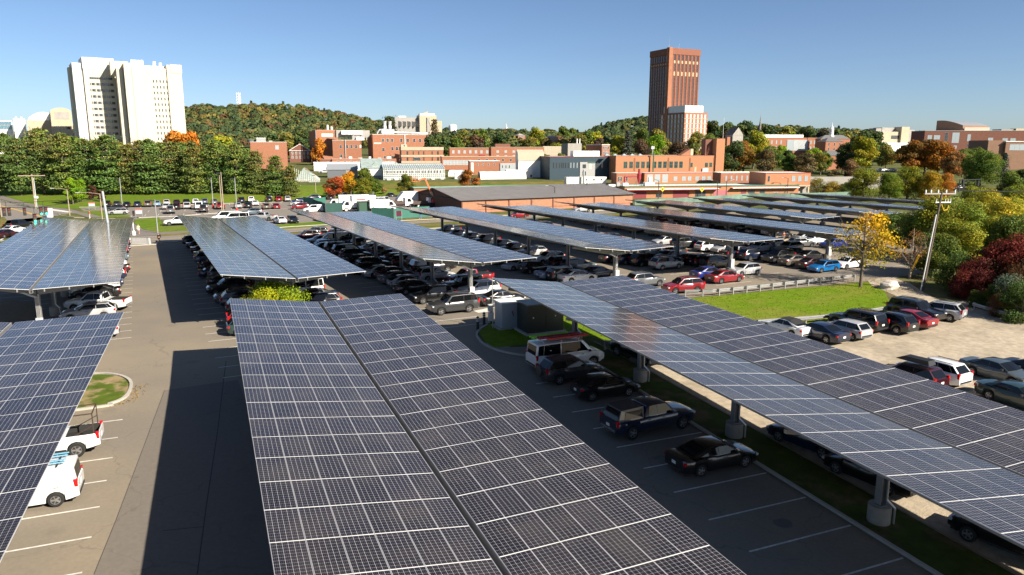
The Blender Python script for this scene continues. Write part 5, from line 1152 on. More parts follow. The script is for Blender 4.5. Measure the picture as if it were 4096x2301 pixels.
# --- wooden shed with grey roof
p0, p1 = (48.53,110.73), (99.19,116.36); ang = math.degrees(math.atan2(p1[1]-p0[1], p1[0]-p0[0])); Wd_ = math.hypot(p1[0]-p0[0], p1[1]-p0[1])
wood = mat('red_wood', (.40, .19, .11), .85, var=.2, vscale=1.2)
b = Bd('wooden_shed', 'long open-sided wooden shed with a grey metal roof', (p0[0], p0[1], Wd_, ang, -1.35), 30, mat('wood_dark', (.10, .05, .035), .9, var=.2, vscale=1), metal_r)
rdg = 9.4-b.H+b.zb+2; rise_ = b.lz(0.72)-b.H
rib = mat('ribbed_roof', (.25, .235, .225), .7, var=.12, vscale=.4)
rf = MB(); o_ = .7
rf.add([(-o_, -o_, b.H-.1), (Wd_+o_, -o_, b.H-.1), (Wd_+o_, 16, b.H+rise_), (-o_, 16, b.H+rise_), (-o_, 31, b.H-.1), (Wd_+o_, 31, b.H-.1)], [(0, 1, 2, 3), (3, 2, 5, 4), (4, 5, 1, 0)], rib); rf.add([(-.02, 0, b.H-.12), (-.02, 16, b.H+rise_-.1), (-.02, 30, b.H-.12), (Wd_, 0, b.H-.12), (Wd_, 16, b.H+rise_-.1), (Wd_, 30, b.H-.12)], [(0, 1, 2), (5, 4, 3)], b.m); rf.obj('roof', b.root)
sm_ = MB()
for k in range(96):
    x = -.5+k*(Wd_+1)/95; a_, c_ = Vector((x, -.68, b.H-.05)), Vector((x, 15.9, b.H+rise_+.05)); sm_.bar(a_, c_, .05, .045, rib)
sm_.obj('roof_rib', b.root, kind='stuff')
nb = 8
for k in range(nb):
    x0, x1 = Wd_*k/nb+.2, Wd_*(k+1)/nb-.2
    n_ = 22; hz_ = b.H-.25; zl_ = 1.1
    for i in range(-10, n_):    # diagonal boards, each its own piece
        a0 = x0+(x1-x0)*i/n_*1.0; pts = []
        w_ = (x1-x0)/n_*.86; sgn = 1 if k % 2 else -1
        # clip a 45 degree board to the bay
        L_ = []
        for q in (a0, a0+w_):
            za, zb2 = zl_, hz_
            xa, xb2 = q, q+(hz_-zl_)*1.0
            if sgn < 0: xa, xb2 = x0+x1-xa, x0+x1-xb2
            def cl(xq, zq, xo, zo):
                if xq < x0: t_ = (x0-xo)/(xq-xo); return (x0, zo+(zq-zo)*t_)
                if xq > x1: t_ = (x1-xo)/(xq-xo); return (x1, zo+(zq-zo)*t_)
                return (xq, zq)
            if (xa < x0 and xb2 < x0) or (xa > x1 and xb2 > x1): L_ = None; break
            L_.append((cl(xa, za, xb2, zb2), cl(xb2, zb2, xa, za)))
        if not L_: continue
        (A_, B_), (C_, D_) = L_
        dy = -.05-.03*random.random(); vs = [(A_[0], dy, A_[1]), (B_[0], dy, B_[1]), (D_[0], dy, D_[1]), (C_[0], dy, C_[1])]; vs += [(v[0], 0, v[2]) for v in vs]
        fs = [(0, 1, 2, 3), (0, 4, 5, 1), (1, 5, 6, 2), (2, 6, 7, 3), (3, 7, 4, 0)]
        if sgn > 0: fs = [tuple(reversed(f)) for f in fs]
        MB().add(vs, fs, wood).obj('plank', b.root)
    for i in range(14):
        xq = x0+(x1-x0)*(i+.5)/14; MB().box((xq, -.05-.02*random.random(), .52), ((x1-x0)/14*.88, .1, 1.0), wood).obj('plank', b.root)
    MB().box((Wd_*k/nb, -.12, b.H/2-.1), (.3, .2, b.H), brick_d).obj('post', b.root)
# --- buildings on the right
b = Bd('academic_hall', 'red brick hall with a glass corner and white roof plant', (290.51,287.74,41.49,-12,15.98), 26, brick, q=0.38)
b.parapet(MATS['coping'], .4, .1); b.block('roof_plant', b.W*.06, b.W*.68, 6, 18, b.H, b.H+4.6, roof_w)
b.block('glass_corner', b.W*.40, b.W*.73, -.5, 0, b.H-19.5, b.H-3.2, lglass); fn = MB(); [fn.bar((b.W*.51+k*1.9, -.62, b.H-19.5), (b.W*.51+k*1.9, -.62, b.H-3.2), .5, .25, white_f) for k in range(12)]; fn.obj('fin', b.root)
for z in (b.H-9.6, b.H-18.6):
    b.grid([b.W*(.77+.055*k) for k in range(5)], [z], 2.3, 5.6, fr=grey_f, mulh=1, glass=lglass); b.grid([b.W*(.03+.07*k) for k in range(5)], [z], 2.0, 5.6, fr=grey_f, glass=lglass)
b = Bd('cupola_hall', 'brick hall with slate roofs and a white cupola', (313.64,261.89,10.95,-12,13.7), 22, brick, q=0.38)
b.hip(6, slate); b.grid(lin(1, b.W-1, 3), [b.H-6, b.H-12.5], 2.2, 4); b.block('rear_wing', b.W*.2, b.W+26, 22, 36, 0, b.H+4, brick)
MB().add([(b.W*.2-.5, 21.5, b.H+4), (b.W+26, 21.5, b.H+4), (b.W+26, 36.5, b.H+4), (b.W*.2-.5, 36.5, b.H+4), (b.W*.6, 29, b.H+10), (b.W+18, 29, b.H+10)], [(0, 1, 5, 4), (1, 2, 5), (2, 3, 4, 5), (3, 0, 4)], slate).obj('roof', b.root)
MB().lathe((b.W*.95, 29, b.H+7), [(4.2, 0), (4.2, 2), (3, 2.2), (3, 11), (3.4, 11.4), (2.2, 14), (.6, 17), (.12, 22)], white_w, 12).obj('cupola', b.root)
b = Bd('storage_house', 'square brick building with a grey hipped roof behind the trees', (255.87,204.67,10.68,-12,6.94), 18, brick, q=0.45); b.hip(5, slate); b.grid([b.W*.3, b.W*.75], [b.H-6.5], 4, 3, fr=dark_f, glass=wglass)
b = Bd('concrete_hall', 'tan concrete hall with square stair towers on the skyline', (515.14,400.18,18.88,-6,23), 40, conc_t, q=0.5)
b.win(b.W*.72, b.H-12, b.W*.5, 6, mull=10, mulh=0, fr=grey_f); b.block('stair_tower', b.W*.92, b.W*.92+16, -4, 14, 0, b.H+8, conc_t); b.block('stair_tower', b.W*.92+20, b.W*.92+34, 3, 18, 0, b.H+3.6, conc_g); b.block('stair_tower', -12, -1, 2, 18, 0, b.H+5.5, conc_g); b.block('roof_house', b.W*.2, b.W*.9, 10, 30, b.H, b.H+7, conc_g)
b.block('lower_wing', -6, b.W+44, -14, -4.1, 0, b.H-18, white_w); b.grid(lin(-4, b.W+40, 12), [b.H-24], 3, 3, y=-14.0, glass=lglass)
RB = (350.71,230.25,55.36,-30,19.33)
b = Bd('recital_hall', 'big dark red brick hall with scattered windows and a curved roof box', RB, 40, brick_d, q=0.45)
b.parapet(grey_f, .5, .1)
for u, z, w, h in ((.05, 10, 5, 5), (.115, 10, 7, 5), (.20, 12, 3.4, 10), (.285, 14, 8, 12), (.405, 12, 3.6, 8), (.405, 18, 3, 3), (.40, 23, 3, 3), (.45, 17, 2.6, 3), (.45, 23, 2.6, 3), (.29, 21, 3.6, 4), (.53, 20, 3.2, 4), (.53, 26, 3.2, 4), (.60, 18, 5.5, 10), (.73, 12, 6, 3.4), (.80, 12, 6, 3.4)): b.win(b.W*u, b.H-z, w, h, fr=grey_f, glass=lglass if w > 3.5 else wglass, mull=1, mulh=2)
vb = MB(); Lx, Wy = 46, 34; n_ = 9; pf = [(0, 0)]+[(Wy*i/10, 5+8*math.sin(PI*(.06+.50*i/10))) for i in range(11)]+[(Wy, 0)]; n_ = len(pf)
vs = [(x, y, z) for x in (0, Lx) for y, z in pf]
vb.add(vs, [tuple(range(n_)), tuple(range(2*n_-1, n_-1, -1)), (1, 0, n_, n_+1), (n_-1, n_-2, 2*n_-2, 2*n_-1)], brick_b).add(vs, [(i+n_, i+1+n_, i+1, i) for i in range(1, n_-2)], metal_r); o = vb.obj('curved_roof_box', b.root, (b.W*.36, 6, b.H), math.radians(32))
b.block('rooftop_wall', b.W*.375, b.W*.60, 5, 5.8, b.H, b.H+4.2, cream)
b = Bd('brick_theatre', 'brown brick windowless building at the right edge with a white-topped glass band', (336.82,176.47,17.9,-26,13.34), 40, brick_b, q=0.45)
b.block('lower_wing', -16, -.05, 3, 40, 0, b.H+1.5, brick_b); b.win(b.W*.35, b.H-8.5, b.W*.5, 6, mull=3, mulh=0, glass=lglass, fr=grey_f); b.parapet(roof_w, .8, .4)
b = Bd('concrete_hall', 'tan concrete roof blocks at the far right skyline', (546.7,322.11,26.91,-20,23.83), 20, conc_g, q=0.5); b.block('stair_tower', b.W*.38, b.W*.6, -3, 10, 0, b.H+1, conc_t)
# --- gothic chapel gable and church spire
b = Bd('stone_chapel', 'stone chapel gable with steep slate roof in the trees', (334.5,366.92,8.71,-2,18.71), 24, conc_g, cat='chapel', q=0.35); b.gable(15, slate, .4, 'y'); b.block('transept', -10, -.05, 4, 14, 0, b.H-4, brick)
sp = thing('church_spire', 'slender patterned church spire rising above the trees', 'church', (379.3,391.63,18.57), scale=.34)
MB().lathe((0, 0, -14), [(4.6, 0), (4.6, 18)], conc_t, 8).obj('tower', sp); MB().lathe((0, 0, 4), [(5.2, 0), (3.6, 8), (.25, 38), (.06, 43)], mat('spire_slate', (.20, .18, .17), .8, var=.5, vscale=.5), 8).obj('spire', sp)
fp = MB(); fp.tube((0, 0, -8), (0, 0, 8.6), .12, .06, white_f, 6); fp.obj('flagpole', None, (263.75,288.02,18.12), label='white flagpole right of the white-gridded block', cat='flagpole')
# --- greenhouses
gl_m = mat('greenhouse_glass', (.30, .36, .33), .12, spec=.9, var=.25, vscale=.8)
GH = (53,213.12,22.52,-9,2.88)
b = Bd('greenhouse', 'long glass greenhouse with white frames at the top of the bank', GH, 16, gl_m, zb=-1.46-.5, wall=False, cat='greenhouse')
b.block('glass_wall', .1, b.W-.1, .1, 15.9, 0, b.H-.02, gl_m)
rise = b.lz(4.33)-b.H
rf = MB(); rf.add([(-.2, -.3, b.H), (b.W+.2, -.3, b.H), (b.W+.2, 8, b.H+rise), (-.2, 8, b.H+rise), (-.2, 16.3, b.H), (b.W+.2, 16.3, b.H)], [(0, 1, 2, 3), (3, 2, 5, 4), (0, 3, 4), (1, 5, 2)], gl_m); rf.obj('glass_roof', b.root)
fr_ = MB()
for k in range(31):
    x = b.W*k/30; fr_.bar((x, -.02, 0), (x, -.02, b.H), .14, .12, white_f); fr_.bar((x, -.32, b.H+.05), (x, 8, b.H+rise+.05), .1, .1, white_f)
for z in (.6, 1.6, b.H*.5, b.H*.62, b.H*.9, b.H): fr_.bar((-.1, -.06, z), (b.W+.1, -.06, z), .12, .16, white_f)
fr_.bar((0, 8, b.H+rise+.1), (b.W, 8, b.H+rise+.1), .3, .3, grey_f); fr_.obj('frame', b.root)
for u in lin(1, b.W-1, 18): b.win(u, b.H*.64, b.W/30*.8, b.H*.25, fr=white_f, glass=wglass, mulh=0, t=.15, y=-.1)
for u in (.08, .2, .36, .58, .80, .95): b.unit('air_unit', b.W*u, -1.0, 1.2, .8, 1.1, white_w, .5)
b = Bd('greenhouse', 'white glass greenhouse wing with steep vents left of the long greenhouse', (46.51,220.14,7.82,-9,2.96), 16, white_w, zb=-1.7-.5, cat='greenhouse')
b.gable(3.4, gl_m, .2, 'x'); b.grid(lin(b.W*.45, b.W-1, 3), [b.H-5.4, b.H-9], 3, 2.6, fr=grey_f, glass=lglass, mull=2)
MB().add([(3, 2, b.H), (7, 2, b.H), (5, 2, b.H+2.2), (3, 6, b.H), (7, 6, b.H), (5, 6, b.H+2.2)], [(0, 1, 2), (3, 5, 4), (0, 2, 5, 3), (1, 4, 5, 2)], gl_m).obj('vent_hood', b.root); MB().add([(11, 2, b.H), (15, 2, b.H), (13, 2, b.H+2.2), (11, 6, b.H), (15, 6, b.H), (13, 6, b.H+2.2)], [(0, 1, 2), (3, 5, 4), (0, 2, 5, 3), (1, 4, 5, 2)], gl_m).obj('vent_hood', b.root)
b = Bd('grey_shed', 'dark grey clapboard shed with a blue-grey metal roof', (35.83,233.24,7,-9,2.14), 13, mat('grey_clapboard', (.12, .13, .145), .7), metal_r, cat='shed', q=0.48)
b.gable(4.4, metal_r, .5, 'x'); b.block('gable_wing', b.W, b.W+9, 0, 13, 0, b.H, mat('weathered_wood', (.30, .25, .20), .85)); MB().add([(b.W+.5, -.5, b.H), (b.W+9.5, -.5, b.H), (b.W+9.5, 6.5, b.H+4.4), (b.W+.5, 6.5, b.H+4.4)], [(0, 1, 2, 3)], metal_r).obj('roof', b.root)
b = Bd('greenhouse', 'small white glass lean-to greenhouse beside the pines', (22.14,217.27,8.38,-9,-0.89), 12, white_w, zb=-4.5, cat='greenhouse')
gz0 = b.lz(3.37); MB().add([(0, -.1, b.H-.2), (b.W, -.1, b.H-.2), (3, -.1, gz0), (0, 12, b.H), (b.W, 12, b.H), (3, 12, gz0)], [(0, 1, 2), (3, 5, 4), (0, 2, 5, 3), (1, 4, 5, 2)], gl_m).obj('glass_roof', b.root)
fr_ = MB()
for k in range(14): fr_.bar((b.W*k/13, -.2, .3), (b.W*k/13, -.2, max(b.H, b.H+(gz0-b.H)*(1-k/13))), .1, .1, white_f)
for z in (1.5, 3): fr_.bar((0, -.2, b.H-3+z), (b.W*(1-.12*z), -.2, b.H-3+z), .1, .1, white_f)
fr_.obj('frame', b.root); MB().box((b.W*.8, -3, 1.6), (3.8, 2, 3.2), mat('grey_cabin', (.42, .44, .46), .6)).obj('porch', b.root)
# hoop houses
hoop = mat('hoop_film', (.62, .62, .60), .35, var=.05, vscale=1)
def hoophouse(label, A, L_, ang_, r, end=None):
    root = thing('hoop_house', label, 'hoop house', (*A, gz(*A)-.2), math.radians(ang_), 'plastic hoop houses'); b = MB(); n = 12; rings = int(L_/1.5)+1
    V = [(L_*i/(rings-1), -r*math.cos(PI*j/n), r*.92*math.sin(PI*j/n)*(1.0 if i % 2 else .975)) for i in range(rings) for j in range(n+1)]
    b.add(V, [(i*(n+1)+j, (i+1)*(n+1)+j, (i+1)*(n+1)+j+1, i*(n+1)+j+1) for i in range(rings-1) for j in range(n)], hoop); b.obj('film_roof', root, smooth=30)
    e = MB()
    for x in (0.02, L_-.02): e.add([(x, -r*math.cos(PI*j/n), r*.9*math.sin(PI*j/n)) for j in range(n+1)], [tuple(range(n+1)) if x > 1 else tuple(range(n, -1, -1))], end or conc_t)
    e.box((-.1, 0, 1.2), (.15, 1.6, 2.4), dark_f); e.obj('end_wall', root)
hoophouse('long translucent hoop house stretching to the right of the red maple', (87.31,205.37), 17.5, -10, 3.3)
hoophouse('hoop house with tan end wall left of the red maple', (79.62,210.73), 4.5, -20, 2.7, mat('hoop_end_tan', (.42, .36, .26), .6))
hoophouse('small hoop house beside the end of the long greenhouse', (82.05,224.88), 6, -30, 2.9)

# ================================================================== VEGETATION
def foliage_material(name, trans=.3):
    m = bpy.data.materials.new(name); m.use_nodes = True; n = m.node_tree.nodes; l = m.node_tree.links; b = n['Principled BSDF']; out = n['Material Output']
    at = n.new('ShaderNodeAttribute'); at.attribute_name = 'tint'; oi = n.new('ShaderNodeObjectInfo')
    mx = n.new('ShaderNodeMix'); mx.data_type = 'RGBA'; mx.blend_type = 'MULTIPLY'; mx.inputs[0].default_value = 1
    l.new(at.outputs['Color'], mx.inputs[6]); l.new(oi.outputs['Color'], mx.inputs[7])
    b.inputs['Roughness'].default_value = .7; b.inputs['Specular IOR Level'].default_value = .2; l.new(mx.outputs[2], b.inputs['Base Color'])
    t = n.new('ShaderNodeBsdfTranslucent'); l.new(mx.outputs[2], t.inputs[0]); ms = n.new('ShaderNodeMixShader'); ms.inputs[0].default_value = trans
    l.new(b.outputs[0], ms.inputs[1]); l.new(t.outputs[0], ms.inputs[2]); l.new(ms.outputs[0], out.inputs[0]); return m
leaf_m = foliage_material('leaves'); needle_m = foliage_material('needles', .15)
bark = mat('bark', (.13, .10, .075), .95, var=.25, vscale=4); bark_p = mat('bark_pine', (.10, .075, .06), .95, var=.25, vscale=4)
def leaf_mesh(name, P, Nn, size, tint, m, aspect=.7):
    """quads centred at P facing Nn"""
    n = len(P); r = RNG.normal(size=(n, 3)); u = np.cross(Nn, r); u /= np.linalg.norm(u, axis=1, keepdims=True)+1e-9; v = np.cross(Nn, u); v /= np.linalg.norm(v, axis=1, keepdims=True)+1e-9
    s = np.asarray(size).reshape(-1, 1); u = u*s*.5; v = v*s*.5*aspect; bend = Nn/(np.linalg.norm(Nn, axis=1, keepdims=True)+1e-9)*s*.12
    V = np.stack([P-u-v*.6, P-v+bend, P+u-v*.2, P+u*.7+v, P-u*.8+v*.9-bend], 1).reshape(-1, 3)
    me = bpy.data.meshes.new(name); me.vertices.add(n*5); me.vertices.foreach_set('co', V.astype(np.float32).ravel()); me.loops.add(n*5); me.loops.foreach_set('vertex_index', np.arange(n*5, dtype=np.int32))
    me.polygons.add(n); me.polygons.foreach_set('loop_start', np.arange(0, n*5, 5, dtype=np.int32)); me.polygons.foreach_set('loop_total', np.full(n, 5, np.int32))
    a = me.attributes.new('tint', 'FLOAT_COLOR', 'POINT'); c = np.ones((n, 4), np.float32); c[:, :3] = tint; a.data.foreach_set('color', np.repeat(c, 5, 0).ravel())
    me.materials.append(m); me.update(); me.validate(); return me
def unit(n):
    d = RNG.normal(size=(n, 3)); return d/np.linalg.norm(d, axis=1, keepdims=True)
def broad_crown(n, leaf, nl=16, z0=.28, rad=.33, hue=.25, seed=0, top=1.):
    """lobed crown of a tree one unit high"""
    P = []; Nn = []; T = []
    for k in range(nl):
        a = RNG.uniform(0, 2*PI); t = (k+.5)/nl; z = z0+.06+(top-z0-.16)*t; prof = math.sin(PI*min(1, .22+.68*t))**.8; rr = rad*.72*prof*math.sqrt(RNG.uniform(.15, 1))
        c = np.array([rr*math.cos(a), rr*math.sin(a), z]); lr = rad*RNG.uniform(.30, .5); m = n//nl
        d = unit(m); q = c+d*lr*np.array([1, 1, .72])*(RNG.uniform(.35, 1.08, (m, 1))**.6); tn = np.ones(3)*RNG.uniform(.75, 1.25)
        h = RNG.uniform(-hue, hue); tn = tn*np.array([1+h, 1+h*.25, 1-h*.5]); P.append(q); Nn.append(d+unit(m)*.8); T.append(tn*RNG.uniform(.65, 1.4, (m, 1))*np.stack([RNG.uniform(.85, 1.25, m), np.ones(m), RNG.uniform(.7, 1.2, m)], 1))
    P = np.concatenate(P); return leaf_mesh('crown', P, np.concatenate(Nn), leaf*RNG.uniform(.6, 1.3, len(P)), np.concatenate(T), leaf_m)
def trunk_mesh(h=.45, r=.022, limbs=7, m=None, spread=.22, twigs=0, zt=.85):
    b = MB(); m = m or bark; b.tube((0, 0, -.02), (.005, 0, h*.6), r*1.15, r*.85, m, 8); b.tube((.005, 0, h*.6), (0, .01, zt), r*.85, r*.2, m, 7)
    for k in range(limbs):
        a = 2.4*k+RNG.uniform(0, .6); z = h*(.55+.7*k/limbs); e = Vector((spread*math.cos(a)*RNG.uniform(.6, 1.1), spread*math.sin(a)*RNG.uniform(.6, 1.1), z+RNG.uniform(.14, .3))); s_ = Vector((0, 0, z)); mid_ = s_.lerp(e, .5)+Vector((0, 0, -.02))
        b.tube(s_, mid_, r*.5, r*.33, m, 6); b.tube(mid_, e, r*.33, r*.12, m, 5)
        for q in range(twigs):
            p_ = s_.lerp(e, RNG.uniform(.35, 1)); b.tube(p_, p_+Vector(RNG.normal(size=3)*.07+np.array([0, 0, .05])), r*.14, r*.05, m, 4)
    return b.mesh('trunk', 60)
def pine_crown(n=7800, seed=0):
    P = []; Nn = []; T = []; nb = 120; per = n//nb
    for k in range(nb):
        t = (k+RNG.uniform(0, 1))/nb; z = .10+.86*t; R = .235*(1-t**1.7)**.8*RNG.uniform(.6, 1.12)+.015; a = RNG.uniform(0, 2*PI); tn = RNG.uniform(.75, 1.25)*np.array([1, 1, 1.]); 
        if t > .55 and RNG.random() < .45: tn = tn*np.array([1.5, 1.0, 1.0])
        elif RNG.random() < .2: tn = tn*np.array([1.35, 1.15, .8])
        s = RNG.uniform(.35, 1.05, per); lat = RNG.normal(size=per)*.028*(1.2+s); x = s*R; zz = z+.035*s**2*(1-t)-.02*(1-t)*s+RNG.normal(size=per)*.011
        P.append(np.stack([x*math.cos(a)-lat*math.sin(a), x*math.sin(a)+lat*math.cos(a), zz], 1)); Nn.append(np.array([math.cos(a)*.35, math.sin(a)*.35, .8])+unit(per)*.75); T.append(tn*RNG.uniform(.6, 1.45, (per, 1)))
    P = np.concatenate(P); return leaf_mesh('crown', P, np.concatenate(Nn), .029*RNG.uniform(.6, 1.3, len(P)), np.concatenate(T), needle_m, .45)
def spruce_crown(n=2400):
    P = []; Nn = []; T = []; nb = 70; per = n//nb
    for k in range(nb):
        t = (k+.5)/nb; R = .19*(1-t)**.85+.01; a = 2.39996*k; s = RNG.uniform(.15, 1.05, per); lat = RNG.normal(size=per)*.035*s
        P.append(np.stack([s*R*math.cos(a)-lat*math.sin(a), s*R*math.sin(a)+lat*math.cos(a), .06+.93*t-.05*s*(1-t)+RNG.normal(size=per)*.008], 1)); Nn.append(np.array([math.cos(a)*.5, math.sin(a)*.5, .7])+unit(per)*.7); T.append(np.ones((per, 3))*RNG.uniform(.7, 1.4, (per, 1)))
    P = np.concatenate(P); return leaf_mesh('crown', P, np.concatenate(Nn), .035*RNG.uniform(.7, 1.3, len(P)), np.concatenate(T), needle_m, .5)
PINES = [pine_crown() for _ in range(4)]
def dark_bark(): return bark_p
PTR = trunk_mesh(.6, .016, 12, bark_p, .16)
NEAR = [broad_crown(17000, .021, 30, .12, .40) for _ in range(3)]; NEAR_T = trunk_mesh(.4, .02, 9, bark, .25)
MID = [broad_crown(7000, .031, 20, .2, .36) for _ in range(4)]; MID_T = trunk_mesh(.42, .022, 7)
FAR = [broad_crown(2400, .058, 15, .12, .38) for _ in range(4)]; FAR_T = trunk_mesh(.4, .022, 4)
TALL = [broad_crown(5000, .027, 18, .12, .24) for _ in range(2)]
BUSH = [broad_crown(11000, .030, 22, .0, .55, .3, top=1.) for _ in range(3)]; BUSH_T = trunk_mesh(.3, .02, 8, bark, .35)
SPR = [spruce_crown() for _ in range(2)]
GREEN, DGREEN, YGREEN, LIME = (.080, .115, .020), (.048, .074, .022), (.19, .20, .018), (.12, .21, .010)
YELLOW, ORANGE, RUST, RED, BROWN, OLIVE = (.36, .25, .02), (.36, .15, .02), (.19, .09, .025), (.26, .04, .018), (.115, .092, .04), (.14, .135, .028)
def tree(kind, pos, label, color, width=1., rot=None, group=None, tname='tree', i=[0]):
    x, y, h = pos; i[0] += 1; k = i[0]
    cs, tr_ = dict(near=(NEAR, NEAR_T), mid=(MID, MID_T), far=(FAR, FAR_T), pine=(PINES, PTR), bush=(BUSH, BUSH_T), spruce=(SPR, PTR), tall=(TALL, MID_T))[kind]
    root = thing(tname, label, 'tree' if kind != 'bush' else 'bush', (x, y, gz(x, y)-.05), rot if rot is not None else (k*2.399) % 6.28, group, (h*width, h*width, h))
    ob('trunk', tr_, root); ob('crown', cs[k % len(cs)], root, color=tuple(min(.6, q*1.38) for q in color)); return root
# --- the row of pines on the left
PT = ((-68.73,221.44,17.48),(-60.42,214.74,19.2),(-54.49,215.53,20.4),(-47.46,209.36,19.58),(-41.33,208.98,18.75),(-35.03,204.2,18.05),(-28.87,202.72,17.7),(-22.63,197.96,17.71),(-16.39,197.54,18.32),(-10.33,191.77,17.36),(-4.31,191.44,16.91),(1.66,185.71,17.14),(7.06,182.38,15.73),(12.38,179.1,13.4),(16.31,176.38,10.36),(-67.96,237.36,17.34),(-61.22,236.73,18.41),(-54.79,236.22,17.94),(-47.08,228.69,17.63),(-40.53,227.05,16.49),(-33.63,223.1,16.37),(-27.26,222.63,15.87),(-20.53,218.75,16.78),(-13.75,214.85,16.14),(-7.27,213.24,14.99),(-0.7,209.43,15.39),(5.41,203.64,15.02))
for i, p in enumerate(PT):
    wd = (1.0 if i < 15 else 1.05)*random.uniform(.95, 1.2)
    tree('pine', (p[0], p[1], p[2]*random.uniform(.90, 1.09)), (f'tall white pine, {ORD[i]} from the left in the front line beside the far car park' if i < 15 else f'tall white pine, {ORD[i-15]} from the left in the second line behind the front pines'), (.082+random.uniform(-.012, .018), .128+random.uniform(-.015, .012), .030), wd, None, 'tall pines behind the far car park', 'pine_tree')
for x_, lb in ((-15, 'leftmost'), (600, 'rightmost')): pass
# --- trees of the middle ground
TR = [
 ('tall', (-40.83,174.39,7.57), 'bright lime columnar tree, left one of three in front of the pines', LIME, 1.1), ('tall', (-40.21,178.18,6.93), 'bright lime columnar tree, middle one of three in front of the pines', LIME, 1.1), ('tall', (-39.66,181.67,6.94), 'bright lime columnar tree, right one of three in front of the pines', LIME, 1.1),
 ('tall', (-37.56,187.15,4.81), 'dark purple-brown young tree, left of a pair before the pines', (.07, .028, .018), 1.2), ('tall', (-34.53,179.66,3.68), 'dark purple-brown young tree, right of a pair before the pines', (.07, .028, .018), 1.3),
 ('mid', (28.36,170.29,6.79), 'round red maple left of the orange tree by the truck yard', (.26, .06, .018), 1.35), ('mid', (33.72,173.48,8.09), 'golden orange tree between the red maple and green trees', (.38, .20, .012), 1.15), ('mid', (38.41,176.95,9.19), 'tall green-topped tree behind the truck yard', (.075, .10, .010), 1.0), ('mid', (35.53,165.15,6.68), 'olive green tree in front of the truck yard bank', (.115, .13, .012), 1.35), ('mid', (42.16,177.55,5.62), 'small green tree right of the tall green-topped tree', (.06, .10, .01), 1.2),
 ('mid', (49.16,167.07,7.46), 'olive green tree alone on the grass bank', (.085, .095, .012), 1.2), ('mid', (72.21,172.66,7.57), 'round maple half red half green above the wooden shed', (.22, .085, .018), 1.4),
 ('mid', (45.51,179.41,2.41), 'thin tan shrub with few leaves on the grass bank', (.26, .17, .07), 1.3),
 # right of the maintenance building
 ('mid', (190.39,188.55,14.06), 'dark green tree right behind the brick tower', DGREEN, 1.0), ('mid', (198,190.8,13.99), 'tree with orange crown top and dark base by the brick tower', (.19, .10, .018), 1.05), ('mid', (229.05,221.22,18.54), 'tall yellow-green tree above the low brick wing', YGREEN, .85), ('mid', (195.26,175.7,11.2), 'dark brown-green tree behind the low brick wing', BROWN, 1.1),
 ('mid', (205.54,182.26,12.06), 'dark green tree left of the hall with a glass corner', GREEN, 1.1), ('mid', (204.21,171.98,9.25), 'fresh green tree below the hall with a glass corner', (.07, .12, .02), 1.0), ('mid', (207.41,165.24,9.8), 'broad grey-brown tree in front of the hall with glass corner', BROWN, 1.3), ('mid', (223.68,174.72,9.72), 'olive tree right of the grey-brown tree', OLIVE, 1.0), ('mid', (198.67,143.96,4.68), 'low dark brown tree beside the white storage container', BROWN, 1.5), ('mid', (204.53,141.53,8.51), 'nearly bare brown tree in front of the yellow-green tree', (.12, .08, .04), 1.0),
 ('mid', (238.14,168.72,16.31), 'tall bright yellow-green tree left of the orange-brown trees', (.17, .17, .012), .85), ('mid', (241.92,177.98,13.91), 'dark green tree left of the tall yellow-green tree', DGREEN, 1.0), ('mid', (273.59,186.48,12.11), 'pale green-yellow tree behind the parked cars', OLIVE, .9),
 ('mid', (247.99,153.8,14.65), 'big orange-brown oak, left one of three', (.17, .085, .016), 1.0), ('mid', (259.05,155.7,15.07), 'big orange-brown oak, middle one of three', (.14, .07, .016), 1.05), ('mid', (254.87,146.61,14.72), 'big orange-brown oak, right one of three', (.21, .095, .014), .95), ('mid', (245.15,133.32,10.89), 'rusty thin tree beside the broad green tree', (.17, .09, .03), 1.0), ('mid', (267.53,145.68,10.87), 'dark green tree between rusty tree and broad green tree', GREEN, 1.0),
 ('near', (235.68,115.6,12.78), 'broad round green tree below the dark brick hall', (.075, .115, .016), 1.05), ('spruce', (282.39,139.52,9.56), 'blue-grey spruce right of the broad round green tree', (.04, .06, .045), 1.1), ('mid', (219.41,95.29,8.62), 'small green tree near the right edge by the traffic signal', GREEN, 1.2), ('mid', (237.56,103.99,7.95), 'dark green tree cut off by the right edge', DGREEN, 1.3),
 ('near', (170.39,104.81,9.88), 'yellow-green roadside tree behind the rearmost canopy, left one', (.14, .15, .014), 1.1), ('near', (176.61,101.15,8.5), 'green roadside tree behind the rearmost canopy, second one', (.10, .145, .014), 1.05), ('near', (183.08,100.63,10.59), 'taller yellow-green roadside tree behind the rearmost canopy', (.15, .155, .014), .85), ('near', (185.64,95.24,9.15), 'yellow-orange roadside tree left of the orange one', (.25, .17, .014), .9), ('near', (195.08,97.81,8.38), 'orange roadside tree beside the traffic signal', (.34, .15, .02), .7),
 ('bush', (176.24,129.45,4.81), 'yellowish bush behind the white container', OLIVE, 1.2), ('bush', (179.84,125.79,4.02), 'golden bush behind the parked white van', (.2, .15, .02), 1.3), ('bush', (182.91,123.44,4.02), 'green bush beside the end of the retaining wall', GREEN, 1.0),
]
for kd, p, lb, c, w_ in TR: tree(kd, p, lb, c, w_*(1.3 if 'oak' in lb or 'broad round' in lb or 'tall bright yellow' in lb else 1.18 if p[0] > 100 else 1.0), tname='bush' if kd == 'bush' else 'tree')
